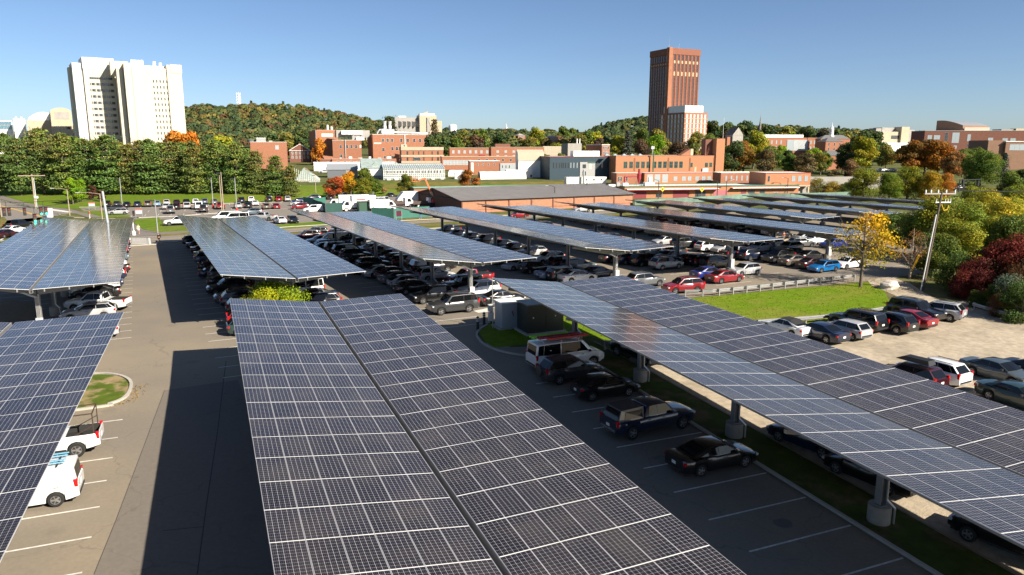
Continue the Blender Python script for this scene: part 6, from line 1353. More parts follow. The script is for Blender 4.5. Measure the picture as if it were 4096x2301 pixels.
# --- trees near the viewer on the right
nt_ = ((61.47,6.37,8.78),(71.21,7.9,6.37))
YT = broad_crown(3000, .022, 13, .30, .46, .35); YTT = trunk_mesh(.5, .020, 12, bark, .36, 6, .95)
t = thing('tree', 'half-bare yellow tree standing at the corner of the grass by the guard rail', 'tree', (nt_[0][0], nt_[0][1], gz(nt_[0][0], nt_[0][1])-.05), 1.2, None, (nt_[0][2],)*3); ob('trunk', YTT, t); ob('crown', YT, t, color=(.46, .33, .014))
BT_ = trunk_mesh(.4, .022, 14, mat('bark_grey', (.28, .235, .18), .95, var=.2, vscale=3), .34, 8, .98); BC_ = broad_crown(1200, .018, 14, .3, .36, .3)
t = thing('tree', 'nearly bare thin tree with yellow guy-wire guards beside the utility pole', 'tree', (nt_[1][0], nt_[1][1], gz(nt_[1][0], nt_[1][1])-.05), .4, None, (nt_[1][2],)*3); ob('trunk', BT_, t); ob('crown', BC_, t, color=(.24, .13, .05))
RT = (('near',95.55,33.03,5.28,'dark green tree with orange top just right of the yellow tree',0,1.1),('near',92.55,27.78,5.97,'deep green bushy tree between the yellow tree and the utility pole',1,1.15),('near',89.84,22.41,6.93,'deep green tree right behind the utility pole',1,1.1),('near',89.69,18.14,9.24,'tall olive-yellow tree right of the utility pole',2,1.05),('near',87.27,12.65,8.77,'olive-yellow tree second right of the utility pole',2,1.1),('near',113.19,27.87,9.08,'bright yellow-topped tree in the thicket by the right edge',3,1),('near',105.84,20.09,8.59,'golden-green tree above the red sumac',3,1.05),('near',130.78,34.64,9.26,'olive tree cut off by the right edge above the sumac',2,1),('near',78.44,7.65,7.33,'low olive tree in the front of the thicket',2,1.2),('near',88.57,9.94,7.03,'wide olive tree behind the red sumac',2,1.15),('near',87.1,6.22,7.66,'dark green tree at the right edge behind the sumac',1,1.1),('near',137.9,47.92,8.21,'olive tree far back in the thicket',2,1),('near',74.17,7.26,5.84,'low dark green tree beside the pole in shade',1,1.3))
RC = [(.17, .15, .018), (.085, .115, .02), (.16, .18, .018), (.26, .24, .02)]
for kd, x, y, h, lb, c, w_ in RT: tree(kd, (x, y, h), lb, RC[int(c)], w_, group='thicket on the right')
SU = ((68.6,-2.01,4.18,0),(72.17,-1.41,5.43,0),(73.64,-2.52,6.49,0),(69.64,0.84,4.06,1),(70.26,-3.83,4.72,2),(71.08,-5.08,5.71,0),(67.05,-4.12,3.27,0),(68.53,-7.36,5.2,2),(66.43,-2.47,3,0),(64.47,-8.86,3.84,3),(64.65,-6.84,2.53,1),(63.91,-5.71,1.74,1),(62.34,-11.21,3.78,1),(62.66,-9.01,2.25,2))
SC_ = [((.085, .016, .012), 'dark red sumac'), ((.05, .075, .014), 'deep green bush'), ((.10, .05, .02), 'brown-red bush'), ((.07, .085, .05), 'pale grey-green bush')]
cnt = {}
for x, y, h, c in SU:
    col_, nm = SC_[int(c)]; cnt[nm] = cnt.get(nm, 0)+1; k = cnt[nm]
    tree('bush', (x, y, h), (f'{nm}, {ORD[k-1]} of its kind in the thicket beside the gravel lot' if c != 3 else 'pale grey-green bush at the right edge beside the gravel lot'), col_, 1.0, group='thicket on the right', tname='bush')
hp = (-2.34,11.96,3.77)
HL = broad_crown(13000, .032, 22, .45, .80, .3)
t = thing('tree', 'small honey locust turning yellow behind the foreground canopy', 'tree', (hp[0], hp[1], gz(hp[0], hp[1])-.05), .3, None, (hp[2],)*3); ob('trunk', trunk_mesh(.6, .02, 8, bark, .4, 0, .8), t); ob('crown', HL, t, color=(.25, .31, .014))
tree('bush', (57.12,-1.95,0.68), 'low yellowish shrub beside the black SUV and guard rail', OLIVE, 1.6, tname='bush')
# --- campus trees behind the buildings
CT_ = (('far',-16.19,274.33,17.65,'orange tree at the foot of the right white tower',3,1),('far',-12.98,278.42,17.36,'second orange tree right of the white tower',3,0.9),('far',0.66,299.82,16.05,'yellow-green trees behind the pines',4,1.3),('far',-5.41,313.17,15.52,'dark tree behind the pines right of the white tower',1,1.3),('far',46.24,329.62,13.78,'rusty orange tree beside the plain brick block',3,0.8),('far',47.7,410.22,17.45,'dark green tree behind the gabled house',1,1.1),('far',27.94,385.94,15.88,'green tree behind the orange brick lab',1,1.4),('far',38.27,403.31,15.75,'olive tree behind the gabled house chimney',2,1.2),('pine',108.49,439.12,26.79,'dark layered pine beside the concrete arts centre',1,1.25),('spruce',102.14,311.82,22.95,'brownish spire-shaped conifer in front of the arts centre',5,1.1),('far',103.12,306,16.32,'dark green conifer-like tree right of the long brick block',1,1),('far',98.1,304.83,15.37,'dark tree overlapping the end of the long brick block',1,1),('far',115.79,322.39,14.55,'green tree behind the two-storey brick building',0,1.1),('far',128.43,322.56,15.24,'dark brown-green round tree behind the stepped brick building',6,1.2),('far',186.46,471.71,18.18,'green tree crowning the ridge near the water tank',0,1.3),('far',165.75,382.85,15.74,'dark tree below the white chapel',1,1.1),('far',194.23,533.45,17.12,'olive tree on the ridge right of the water tank',2,1.2),('far',146.98,293.2,14.47,'olive tree behind the white barn',2,1.3),('far',133.29,244.75,7.61,'small tree between the barn and lattice block',0,1),('far',257.85,528.69,19.65,'yellow-topped tree on the skyline',4,1.1),('far',313.96,592.01,20.54,'round green skyline tree',0,1.1),('far',331.99,606.17,18.87,'spiky green skyline tree beside the chimneyed house',0,1),('far',266.08,438.64,16.85,'round yellow tree before the wooded hill',4,1.2),('far',258.5,441.79,17.06,'green tree left of the round yellow tree',0,1.2),('far',228.93,367.45,12.63,'purple-brown tree before the wooded hill',6,1.2),('far',213.56,363,14.59,'olive tree above the concrete block',2,1.3),('far',139.4,242.2,8.06,'bush-like tree by the lattice block',0,1),('far',182.66,332.52,10.43,'wide low yellowish tree behind the lattice block',4,1.9),('mid',175.3,254.37,16.03,'yellow-green tree left of the grey spruce',4,0.9),('spruce',177.21,248.16,17.53,'grey-green spruce above the brick building roof',7,1.3),('mid',175.4,232.67,14.19,'brown round tree above the brick building roof',6,1),('mid',210.13,288.63,19.02,'green tree left of the library tower foot',0,1),('mid',184.74,234.21,16.62,'vivid green tree in front of the library tower',8,0.9),('mid',188.17,221.95,13.42,'dark brown tree in front of the gridded block',6,1.1),('mid',206.71,235.91,17.49,'olive-brown tree right in front of the gridded block',2,0.95),('mid',232.55,257.66,16.49,'green tree right of the gridded block',0,1.1),('far',247.25,327.36,18.65,'feathery olive tree at the library tower corner',2,1),('far',382.64,455.21,25.07,'dark pine-like tree on the ridge right of the gridded block',1,1.2),('far',409.38,465.76,24.46,'dark tree on the ridge left of the stone chapel',1,1.2),('far',421.9,460.56,25.31,'dark tree on the ridge behind the stone chapel',1,1.2),('far',356.97,400.9,17.58,'brown tree left of the stone chapel',6,1.2),('far',383.53,389.87,22.35,'dark tree right of the church spire',1,1.2),('far',397.09,384.24,21.02,'olive tree on the skyline above the academic hall',2,1.1),('far',405.21,402.52,19.73,'dark tree on the skyline above the academic hall',1,1.2),('mid',344.29,308.71,20.33,'big dark green tree behind the academic hall',1,1),('far',391.41,343.28,18.34,'grey-green tree left of the white cupola',7,1.2),('far',400.9,339.34,19.57,'dark green tree directly left of the white cupola',1,1.1),('far',408.14,336.34,17.01,'olive tree right of the white cupola',2,1),('far',401.4,317.48,17.09,'dark green tree, left one before the concrete hall',1,1.3),('far',408.09,314.7,17.89,'dark green tree, right one before the concrete hall',1,1.3),('far',342.55,320.26,17.1,'yellow-olive tree behind the white roof plant',4,1.2))
CCOL = [GREEN, DGREEN, OLIVE, ORANGE, YGREEN, BROWN, (.075, .05, .03), (.06, .07, .05), LIME]
for kd, x, y, h, lb, c, w_ in CT_: tree(kd, (x, y, h), lb, CCOL[int(c)], w_)
FT = sorted((('far',278.16,225.73,8.2,8,3333),('mid',215.35,185.76,10.3,1,3167),('far',287.63,242.37,8.9,4,3288),('mid',280.42,174.98,9.4,3,3719),('far',345.43,212.95,6.8,8,3817),('far',276.48,255.66,10.2,8,3145),('far',364.92,230.85,9.7,3,3795),('far',333.84,205.86,10.8,2,3804),('mid',228.5,195.46,7.5,3,3198),('far',369.25,225.8,8.4,8,3853),('far',293.57,223.66,9.1,3,3441),('far',393.7,232.97,9.5,2,3928),('far',397.12,220.72,9.1,1,4032),('far',366.26,244.37,7.7,5,3713),('far',393.44,233.08,6.9,4,3925),('mid',290.25,154.66,8.4,0,3967),('far',262.98,240.7,6.7,2,3146),('far',349.22,242.78,7.8,0,3634),('mid',242.89,181.9,9.2,1,3402),('mid',328.64,173.36,7.7,2,4038),('far',323.8,257.67,10.5,5,3406),('mid',328.14,184.4,10.4,0,3941),('far',359.36,240.73,8.8,1,3700),('far',340.83,185.63,7.7,2,4005),('far',243.08,224.06,9.1,8,3115),('mid',273.94,175.51,9.4,2,3671),('mid',305.92,190.38,9.7,0,3757),('far',357.36,243.73,6.6,5,3671),('far',289.48,227.53,7.3,2,3391),('mid',312.13,175.89,10,0,3916),('far',373.21,203.58,7.1,2,4038),('mid',246.46,194.5,8.5,0,3333),('far',357.89,242.43,9.5,1,3682),('far',277.1,249.99,7.5,2,3181),('mid',238.98,188.94,8.9,8,3320),('mid',248.74,204.38,10.1,8,3280),('mid',251.04,185.02,7.8,2,3436),('far',311.07,222.89,7.8,0,3551),('mid',307.98,164.62,6.5,3,3989),('far',356.25,247.44,9.7,5,3641),('far',355.18,207.82,8.8,2,3909),('far',383.32,221.04,10.4,3,3960),('mid',285.27,159.98,10.6,1,3883),('far',388.02,223.42,9.1,0,3966),('mid',249.1,206.39,9.5,4,3269),('far',288.49,266.92,7,6,3155),('far',344.51,445.06,9.8,1,2739),('far',186.87,534.34,8.6,1,1817),('far',513.47,405.21,12,6,3555),('far',495.68,319.48,10.9,2,3890),('far',120.29,427.72,9.3,2,1630),('far',273.2,316.58,9.6,6,2849),('far',92.32,392.78,8.6,0,1505),('far',131.21,469.74,8.2,5,1629),('far',147.35,466.29,9.6,1,1724),('far',134.89,446.56,9.9,1,1686),('far',231.68,364.14,9.6,0,2437),('far',133.17,364.98,11.6,6,1831),('far',126.62,405.6,9.9,2,1707),('far',389.86,374.25,11.2,0,3188),('far',362.74,361.69,9.9,2,3117),('far',400.18,321.24,12.8,2,3473),('far',275.09,358.02,10.7,5,2696),('far',400,427.42,9.1,1,3031),('far',558.95,389.57,9.9,2,3784),('far',403.06,308.13,10.3,0,3553),('far',548.95,349.33,12.2,2,3938),('far',472.1,368.25,11.7,2,3557),('far',373.64,439.45,11.6,2,2881),('far',189.63,508.29,8.2,0,1873),('far',369.05,408.87,9.9,6,2965),('far',137.12,544.17,8.6,6,1561),('mid',211.53,222,9.8,2,2912),('mid',236.95,238.51,7.1,5,2996),('mid',230.92,233.43,7.4,4,2983),('mid',214.51,226.18,9.2,5,2909),('mid',191.36,194.64,11,4,2923),('mid',220.59,229.06,10,5,2936),('mid',219.98,228.24,10.8,5,2937),('mid',196.04,193.78,9,5,2967),('mid',251.16,246.69,8.7,5,3044),('mid',233.7,229.03,9.1,5,3028),('mid',207.78,215.98,10.6,1,2919),('mid',224.72,239.26,10.7,5,2908),('mid',232.66,221.88,10.4,1,3063),('mid',199.36,202.15,9.3,2,2939),('mid',246.82,238.75,9.2,2,3060),('mid',241.5,240.96,9.4,5,3012)), key=lambda q: q[5])
cq = {}
for kd, x, y, h, c, _ in FT:
    c = int(c); nm = ['green', 'dark green', 'olive', 'orange', 'yellow-green', 'brown', 'purple-brown', 'grey-green', 'lime'][c]; cq[nm] = cq.get(nm, 0)+1
    tree(kd, (x, y, h), f'{nm} campus tree, {ORD[cq[nm]-1]} {nm} one from the left behind the roofs', CCOL[c], 1.1, group='campus trees')
# --- wooded hills
def hill(name, pts, depth, front, back, tree_h, n, palette, fl, label=None):
    """pts: ridge-line (X,Y,Z); slope down towards the viewer over `front` metres"""
    pts = [Vector(p) for p in pts]; hb = MB(); vs = []
    prof = [(-front, 0.), (-front*.6, .38), (-front*.25, .78), (0, 1.), (back*.5, .7), (back, .2)]
    for p in pts:
        z0 = min(gz(p.x-hx*front, p.y-hy*front), p.z-5)-3
        for d, f in prof: vs.append((p.x+hx*d, p.y+hy*d, z0+(p.z-tree_h*.8-z0)*f))
    m_ = len(prof); hb.add(vs, [(i*m_+j, (i+1)*m_+j, (i+1)*m_+j+1, i*m_+j+1) for i in range(len(pts)-1) for j in range(m_-1)], mat('forest_floor', (.05, .055, .02), .95, var=.3, vscale=.05)); hb.obj(name, kind='structure')
    P = []; Nn = []; S = []; T = []
    for k in range(n):
        u = RNG.uniform(0, len(pts)-1.001); i = int(u); f_ = u-i; p = pts[i].lerp(pts[i+1], f_); s = RNG.uniform(0, 1)**1.15; d = -front*s+6
        z0 = min(gz(p.x-hx*front, p.y-hy*front), p.z-5)-3; dd = [q[0] for q in prof]; ff = [q[1] for q in prof]; z = z0+(p.z-tree_h*.8-z0)*np.interp(d, dd, ff)
        h = tree_h*RNG.uniform(.75, 1.2); c = np.array([p.x+hx*d, p.y+hy*d, z]); r = h*RNG.uniform(.34, .5); col = np.array(palette[RNG.choice(len(palette), p=fl)])*RNG.uniform(.85, 1.18); conif = RNG.random() < .06
        m = 84; dv = unit(m); dv[:, 2] = np.abs(dv[:, 2])*1.0-.15
        if conif: zz_ = RNG.uniform(0, 1, m); q = c+np.stack([dv[:, 0]*r*.7*(1-zz_), dv[:, 1]*r*.7*(1-zz_), h*(.25+.80*zz_)], 1); col = np.array((.065, .092, .042))
        else: q = c+dv*np.array([r, r, h*.45])+np.array([0, 0, h*.55])
        P.append(q); Nn.append(dv+unit(m)*.4); S.append(np.full(m, r*.46)*RNG.uniform(.6, 1.25, m)); T.append(col*RNG.uniform(.85, 1.18, (m, 1)))
    me = leaf_mesh('hill_forest', np.concatenate(P), np.concatenate(Nn), np.concatenate(S), np.concatenate(T), leaf_m); ob('hill_forest', me, kind='stuff', color=(1, 1, 1))
PAL = [(.062, .094, .038), (.085, .112, .038), (.125, .138, .04), (.165, .125, .042), (.15, .085, .042), (.205, .17, .04)]
hill('hill', ((-82.9,1060,47.14),(-29.48,1037.8,59.56),(1.48,1025,62.2),(38.35,1009.6,61.61),(61.23,1000.1,63.59),(84.59,990.44,63.3),(109.14,980.25,62.37),(133.52,970.12,57.55),(157.98,959.97,53.37),(182.44,949.81,48.21),(206.95,939.63,43.04),(231.5,929.43,37.85),(262.27,916.65,31.36),(299.29,901.28,23.22)), 1000, 330, 200, 13, 1700, PAL, [.27, .25, .22, .12, .05, .09])
hill('hill', ((229.84,778.53,26.32),(251.17,769.67,28.04),(283.09,756.42,26.4),(309.72,745.36,27.01),(323.03,739.83,27.88),(349.66,728.77,25.94),(376.28,717.72,26.83),(397.63,708.85,23.76),(421.59,698.9,24.65),(496.1,667.96,26.18),(535.79,651.48,31.31),(575.61,634.94,32.5),(602.23,623.89,31.98),(655.58,601.73,29.81),(709.19,579.47,25.39),(762.78,557.22,22.08),(870.08,512.66,16.6)), 860, 240, 200, 12, 1500, PAL, [.40, .27, .17, .06, .02, .08])
hill('hill', ((487.06,877.45,25.81),(509.55,868.11,37.88),(532.08,858.75,45.12),(554.67,849.37,48.23),(574.07,841.31,49.29),(606.43,827.88,50.02),(632.81,816.92,39.79),(656.03,807.28,29.52)), 1050, 160, 200, 13, 520, PAL, [.55, .30, .10, .03, .0, .02])
# grass tufts at the edge of the gravel and on the meadow
def tufts(name, polys, n, h, cols):
    P = []; Nn = []; S = []; T = []
    xs = [p[0] for p in polys]; ys = [p[1] for p in polys]
    def inside(x, y):
        c = False; j = len(polys)-1
        for i in range(len(polys)):
            if (polys[i][1] > y) != (polys[j][1] > y) and x < (polys[j][0]-polys[i][0])*(y-polys[i][1])/(polys[j][1]-polys[i][1])+polys[i][0]: c = not c
            j = i
        return c
    k = 0
    while k < n:
        x, y = RNG.uniform(min(xs), max(xs)), RNG.uniform(min(ys), max(ys))
        if not inside(x, y): continue
        hh = h*RNG.uniform(.5, 1.3); P.append((x, y, gz(x, y)+hh*.4)); a = RNG.uniform(0, 6.28); Nn.append((math.cos(a), math.sin(a), .25)); S.append(hh); T.append(np.array(cols[RNG.integers(len(cols))])*RNG.uniform(.7, 1.3)); k += 1
    ob(name, leaf_mesh(name, np.array(P), np.array(Nn), np.array(S), np.array(T), leaf_m, .5), kind='stuff', color=(1, 1, 1))
tufts('meadow_grass', [(24, -4), (14, 0), (16, 5.5), (36, 8), (63, 7.8), (65, 5), (60, 2), (55, -4.6), (40, -4.8)], 6000, .10, [(.13, .20, .008), (.15, .20, .012), (.22, .20, .04)])
tufts('tall_grass', [(66, -2), (74, -1), (82, -6), (88, -16), (84, -16), (77, -7.5), (70, -3.4)], 3500, .7, [(.22, .17, .06), (.12, .13, .03), (.16, .13, .05)])

tufts('fallen_leaves', [(60, 9.4), (80, 11), (80, 4), (70, 1), (58, 3)], 1500, .10, [(.30, .20, .02), (.22, .12, .03), (.25, .17, .06)])
tufts('fallen_leaves', [(-14.5, -5.4), (-12, -4.6), (-11.6, -1), (-12.4, -1), (-12.8, -4)], 90, .11, [(.30, .20, .05), (.22, .14, .05)])

# ================================================================== STREET FURNITURE, YARD, PEOPLE
amber = mat('signal_amber', (.10, .04, .01), .4); sig_red = mat('signal_red_off', (.10, .012, .01), .4)
sig_green = bpy.data.materials.new('signal_green_lit'); sig_green.use_nodes = True; q_ = sig_green.node_tree.nodes['Principled BSDF']; q_.inputs['Base Color'].default_value = (.02, .5, .35, 1); q_.inputs['Emission Color'].default_value = (.05, .9, .6, 1); q_.inputs['Emission Strength'].default_value = 1.2
def post(name, label, cat, p, h, r0, r1, m, group=None, n=10):
    t = thing(name, label, cat, (p[0], p[1], gz(*p)-.1), 0, group); MB().tube((0, 0, 0), (0, 0, h+.1), r0, r1, m, n).obj('pole', t, smooth=40); return t
# large wooden utility pole on the right, leaning a little
P0 = (66.25,2.21); PH = 11.02
u = thing('utility_pole', 'tall leaning wooden utility pole with white crossarm and conduit on the right', 'utility pole', (P0[0], P0[1], gz(*P0)-.1))
pt_ = Vector((1.15, -.15, PH)); pole_at = lambda f: pt_*f
MB().tube((0, 0, 0), pt_, .17, .115, wood_pole, 12).obj('pole', u, smooth=40)
xa = (math.cos(-.35), math.sin(-.35)); ca = pole_at(.985)
b = MB(); b.bar((ca.x-xa[0]*1.9, ca.y-xa[1]*1.9, ca.z), (ca.x+xa[0]*1.6, ca.y+xa[1]*1.6, ca.z), .12, .14, mat('crossarm_grey', (.36, .35, .33), .7)); b.obj('crossarm', u)
b = MB()
for d in (-1.8, -1.2, -.4, .5, 1.5): b.lathe((ca.x+xa[0]*d, ca.y+xa[1]*d, ca.z+.07), [(.06, 0), (.10, .12), (.05, .2), (.09, .28), (.03, .36)], white_m, 8)
b.obj('insulator', u)
c2 = pole_at(.90); b = MB(); b.bar((c2.x-xa[0]*.5, c2.y-xa[1]*.5, c2.z), (c2.x+xa[0]*1.2, c2.y+xa[1]*1.2, c2.z), .1, .12, white_m); [b.tube((c2.x+xa[0]*d, c2.y+xa[1]*d, c2.z), (c2.x+xa[0]*d, c2.y+xa[1]*d, c2.z+.4), .05, .03, white_m, 6) for d in (-.4, .6, .9, 1.2)]; b.obj('switch_arm', u)
b = MB(); b.path([(c2.x+.15, c2.y-.1, c2.z-.2), (c2.x+.5, c2.y-.2, c2.z-.9), (c2.x+.9, c2.y-.3, c2.z-.8), (c2.x+1.0, c2.y-.3, c2.z-.3)], .05, mat('yellow_guard', (.65, .40, .02), .5)); b.obj('cable_guard', u)
b = MB(); b.tube((-.34, -.05, 0), pole_at(.78)+Vector((-.26, -.05, 0)), .06, .06, white_m, 8); b.obj('conduit', u)
w = MB()
for d in (-1.8, -.4, 1.5):
    a = Vector((ca.x+xa[0]*d, ca.y+xa[1]*d, ca.z+.4)); e = a+Vector((75, -22, 1.5)); m_ = (a+e)/2+Vector((0, 0, -1.2)); w.path([a, a.lerp(m_, .5)+Vector((0, 0, -.3)), m_, m_.lerp(e, .5)+Vector((0, 0, -.3)), e], .018, black_m, 4)
w.obj('power_line', u)
gw_ = ((71.94,8.71),(72.47,8.87))
for k, (gx, gy) in enumerate(gw_):
    gt = thing('guy_wire', ['yellow-guarded guy wire, left one beside the nearly bare tree', 'yellow-guarded guy wire, right one beside the nearly bare tree'][k], 'guy wire', (gx, gy, gz(gx, gy)), 0, 'guy wires'); top_ = Vector((P0[0], P0[1], gz(*P0)))+pole_at(.80)-Vector((gx, gy, gz(gx, gy))); MB().tube((0, 0, 0), top_*.36, .06, .06, MATS['yellow_guard'], 7).obj('guard', gt); MB().tube((0, 0, 0), top_, .015, .015, steel, 4).obj('wire', gt)
# poles on the left and lamp posts
def cobra(label, p, h, arm, m=steel, r=(.12, .07), ang=PI):
    t = post('street_lamp', label, 'street lamp', p, h, r[0], r[1], m, 'street lamps')
    b = MB(); a = Vector((0, 0, h)); e = a+Vector((math.cos(ang)*arm, math.sin(ang)*arm, .45)); b.path([a, a.lerp(e, .5)+Vector((0, 0, .15)), e], .05, m, 6); b.obj('arm', t)
    MB().box(e+Vector((math.cos(ang)*.35, math.sin(ang)*.35, -.03)), (.8, .28, .14), grey_f, ang).obj('lamp_head', t); return t
wp = mat('pole_tan', (.33, .26, .19), .85, var=.12, vscale=1.5)
A_ = [(-48.05,165.98), 8.45]
t = post('utility_pole', 'tall pale wooden utility pole with a T crossarm before the pines on the left', 'utility pole', A_[0], A_[1], .24, .16, wp); MB().bar((-3, 0, A_[1]-.2), (3, -.6, A_[1]-.2), .2, .22, wp).obj('crossarm', t); MB().box((.45, -.3, A_[1]*.33), (.9, .5, .5), white_m).obj('junction_box', t); MB().tube((.35, -.2, 0), (.35, -.1, A_[1]*.9), .09, .09, mat('conduit_teal', (.45, .52, .5), .5), 6).obj('conduit', t)
LPS = [('thin pale wooden pole with a small lamp near the pines on the left edge', (-49.89,139.89), 7.32, None), ('pale wooden pole at the corner island of the side road', (-36.43,138.22), 5.94, 2.5), ('wooden lamp pole with two white lamp arms beside the crossing', (-28.55,126.18), 5.53, 3.8), ('tall grey pole in front of the pines', (-27.91,162.08), 7.49, None),
 ('light pole rising from the lawn beside the walker in black', (-16.01,93.95), 6.09, None), ('light pole with a red base in the far car park', (-5.94,146.87), 7.77, None), ('right light pole with red base in the far car park', (-0.82,132.83), 8.26, None), ('tan wooden pole behind the white vans', (-3.98,122.16), 10.01, None), ('thin pole beside the tan wooden pole', (-4.33,123.55), 9.24, None), ('pale light pole on the grass before the red maple', (24.46,182.62), 6.71, None),
 ('light pole in the truck yard by the green fence', (28.77,117.19), 5.21, None)]
for lb, p, h, arm in LPS:
    pale = 'wooden' in lb or 'pale' in lb
    if arm: cobra(lb, p, h, arm, wp, (.13, .09))
    else:
        t = post('light_pole', lb, 'pole', p, h, .13, .08, wp if pale else steel, 'poles'); MB().box((-.5, 0, h-.1), (1.0, .3, .14), black_m).obj('lamp_head', t)
        if 'red base' in lb: MB().tube((0, 0, 0), (0, 0, 1.1), .3, .3, red_sign, 10).obj('base', t)
DL = [('left dark lamp post in front of the wooden shed', (76.76,118.59), 5.3), ('right dark lamp post in front of the wooden shed', (91.84,129), 5.63), ('dark lamp post before the garage doors', (115.05,128.01), 5.84), ('tan lamp post before the recessed garage, left of a pair', (136.45,128.36), 5.35), ('dark lamp post before the recessed garage, right of a pair', (140.12,128.76), 5.39), ('dark lamp post beside the two-storey end block', (162.56,127.08), 5.61), ('tan lamp post beside the white container', (176.41,127.13), 4.4), ('black lamp post among the roadside trees', (188.93,104.89), 6.05)]
for lb, p, h in DL: cobra(lb, p, h, 2.0, mat('dark_pole', (.03, .035, .035), .5), (.13, .09), PI if 'right' not in lb else 0.)
for lb, p, h, k in (('black signal mast with a long arm among the right-hand trees', (221.15,112.45), 4.21, 1), ('black street post near the purple sign at the right', (243.2,113.29), 3.69, 0)):
    t = post('signal_mast', lb, 'signal mast', p, h, .2, .15, MATS['dark_pole'])
    if k:
        MB().bar((0, 0, h-.2), (9, -1, h), .2, .2, MATS['dark_pole']).obj('arm', t)
        for d in (1.2, 8.4): MB().box((d, -.3, h-1.2), (.8, .5, 2.2), black_m).obj('signal_head', t)
# span-wire traffic signals at the left junction
SG = [((-35.71,78.88,1.26), 0), ((-35.49,89.61,0.4), 0), ((-30.47,76.7,1.4), 1), ((-30.06,67.86,1.09), 1)]
sgl = ['span-wire traffic signal at the left edge above the side road', 'smaller dark traffic signal hanging over the yellow line', 'double traffic signal showing green above the road', 'lower traffic signal showing green in front of the sand-tinted canopy']
for (p, on), lb in zip(SG, sgl):
    t = thing('traffic_signal', lb, 'traffic light', p, .35, 'traffic signals')
    for k, dx in enumerate((-.32, .32) if 'double' in lb or 'left edge' in lb else (0,)):
        b = MB(); b.box((dx, 0, 0), (.42, .35, 1.25), black_m); b.box((dx, -.1, .62), (.5, .5, .05), black_m); b.obj('signal_head', t)
        for z, m_ in ((.40, sig_red), (0, amber), (-.40, sig_green if on else black_m)): MB().tube((dx, -.17, z), (dx, -.22, z), .16, .16, m_, 12).obj('lens', t)
    MB().tube((0, 0, .6), (0, 0, 1.5), .03, .03, black_m, 5).obj('hanger', t)
mp = (-21.31,72.89,0.09); mpt = 4.56
m_ = thing('signal_mast', 'thick silver steel pole rising behind the sand-tinted canopy', 'signal mast', (mp[0], mp[1], gz(mp[0], mp[1])-.1)); MB().tube((0, 0, 0), (-.5, 0, mpt-gz(mp[0], mp[1])), .23, .17, mat('silver_pole', (.52, .55, .56), .4, .5), 14).obj('pole', m_, smooth=40); MB().tube((0, 0, 0), (0, 0, .5), .7, .7, concrete, 12).obj('base', m_)
ww = thing('span_wire', 'thin span wires carrying the traffic signals over the junction', 'cable', (0, 0, 0)); b = MB(); top = Vector((mp[0]-.5, mp[1], mpt-1.2)); prev = [top]
for (p, on) in (SG[2], SG[1], SG[0]): prev.append(Vector(p)+Vector((0, 0, 1.5)))
prev.append(Vector(SG[0][0])+Vector((-22, -3, 3.2))); b.path(prev, .03, black_m, 4); b.path([top, Vector(SG[3][0])+Vector((0, 0, 1.5)), Vector(SG[3][0])+Vector((-30, -8, 3.5))], .03, black_m, 4); b.obj('cable', ww)
pp_ = (-19.76,91.91); t = post('pedestrian_signal', 'white post with a pedestrian signal at the crosswalk', 'pedestrian signal', pp_, 2.8, .1, .08, white_m); MB().lathe((0, 0, 0), [(.32, 0), (.28, .7), (.12, .9)], white_m, 10).obj('base', t); MB().box((.25, 0, 4.0), (.35, .3, .9), black_m).obj('signal_head', t); MB().box((.25, -.16, 3.8), (.22, .02, .22), amber).obj('lens', t)
# information signs
for lb, p, h in (('grey notice board with red top at the far car park entrance, left one', (-33.78,153.47), 1.85), ('grey notice board with red top on the lawn, right one', (-21.25,124.99), 2.11)):
    t = thing('notice_board', lb, 'sign', (p[0], p[1], gz(*p)-.05), -.15, 'notice boards'); wd = 1.35
    for s in (-1, 1): MB().box((s*wd/2, 0, h/2), (.1, .1, h), steel).obj('post', t)
    MB().box((0, -.04, h*.70), (wd, .08, h*.36), mat('sign_grey', (.42, .47, .52), .6)).obj('panel', t); MB().box((0, -.045, h*.94), (wd, .09, h*.13), mat('sign_coral', (.62, .12, .09), .6)).obj('header', t)
    b = MB(); [b.box((-.1, -.085, h*(.82-.055*k)), (wd*(.7-.12*(k % 3)), .006, h*.02), white_m) for k in range(5)]; b.obj('print', t)
pv = (30.44,99.18); t = thing('notice_board', 'dark purple sign board on two posts in front of the green fence', 'sign', (*pv, gz(*pv)), -.2); hs = 2.13
for s in (-.6, .6): MB().box((s, 0, hs/2), (.12, .12, hs), steel).obj('post', t)
MB().box((0, -.03, hs*.72), (1.1, .1, hs*.55), mat('sign_purple', (.09, .02, .04), .5)).obj('panel', t)
for lb, p, h in (('yellow diamond warning sign before the maroon garage doors, left one', (116.14,127.58), 4.2), ('yellow diamond warning sign before the maroon garage doors, right one', (128.16,124.99), 4.0)):
    t = post('warning_sign', lb, 'sign', p, h, .05, .05, steel, 'warning signs'); b = MB(); b.add([(0, -.1, h-1.5), (.75, -.1, h-.75), (0, -.1, h), (-.75, -.1, h-.75), (0, -.06, h-1.5), (.75, -.06, h-.75), (0, -.06, h), (-.75, -.06, h-.75)], [(0, 1, 2, 3), (7, 6, 5, 4), (0, 4, 5, 1), (1, 5, 6, 2), (2, 6, 7, 3), (3, 7, 4, 0)], mat('sign_yellow', (.7, .5, .03), .5)); b.obj('plate', t); MB().box((0, -.11, h-.75), (.35, .01, .5), black_m).obj('symbol', t)
bx_ = (-39.82,135.3); MB().box((0, 0, 1.0), (1.2, .8, 2.0), mat('control_box', (.55, .56, .56), .5)).obj('control_cabinet', None, (*bx_, gz(*bx_)), .2, label='pale grey signal control cabinet at the junction corner', cat='cabinet')
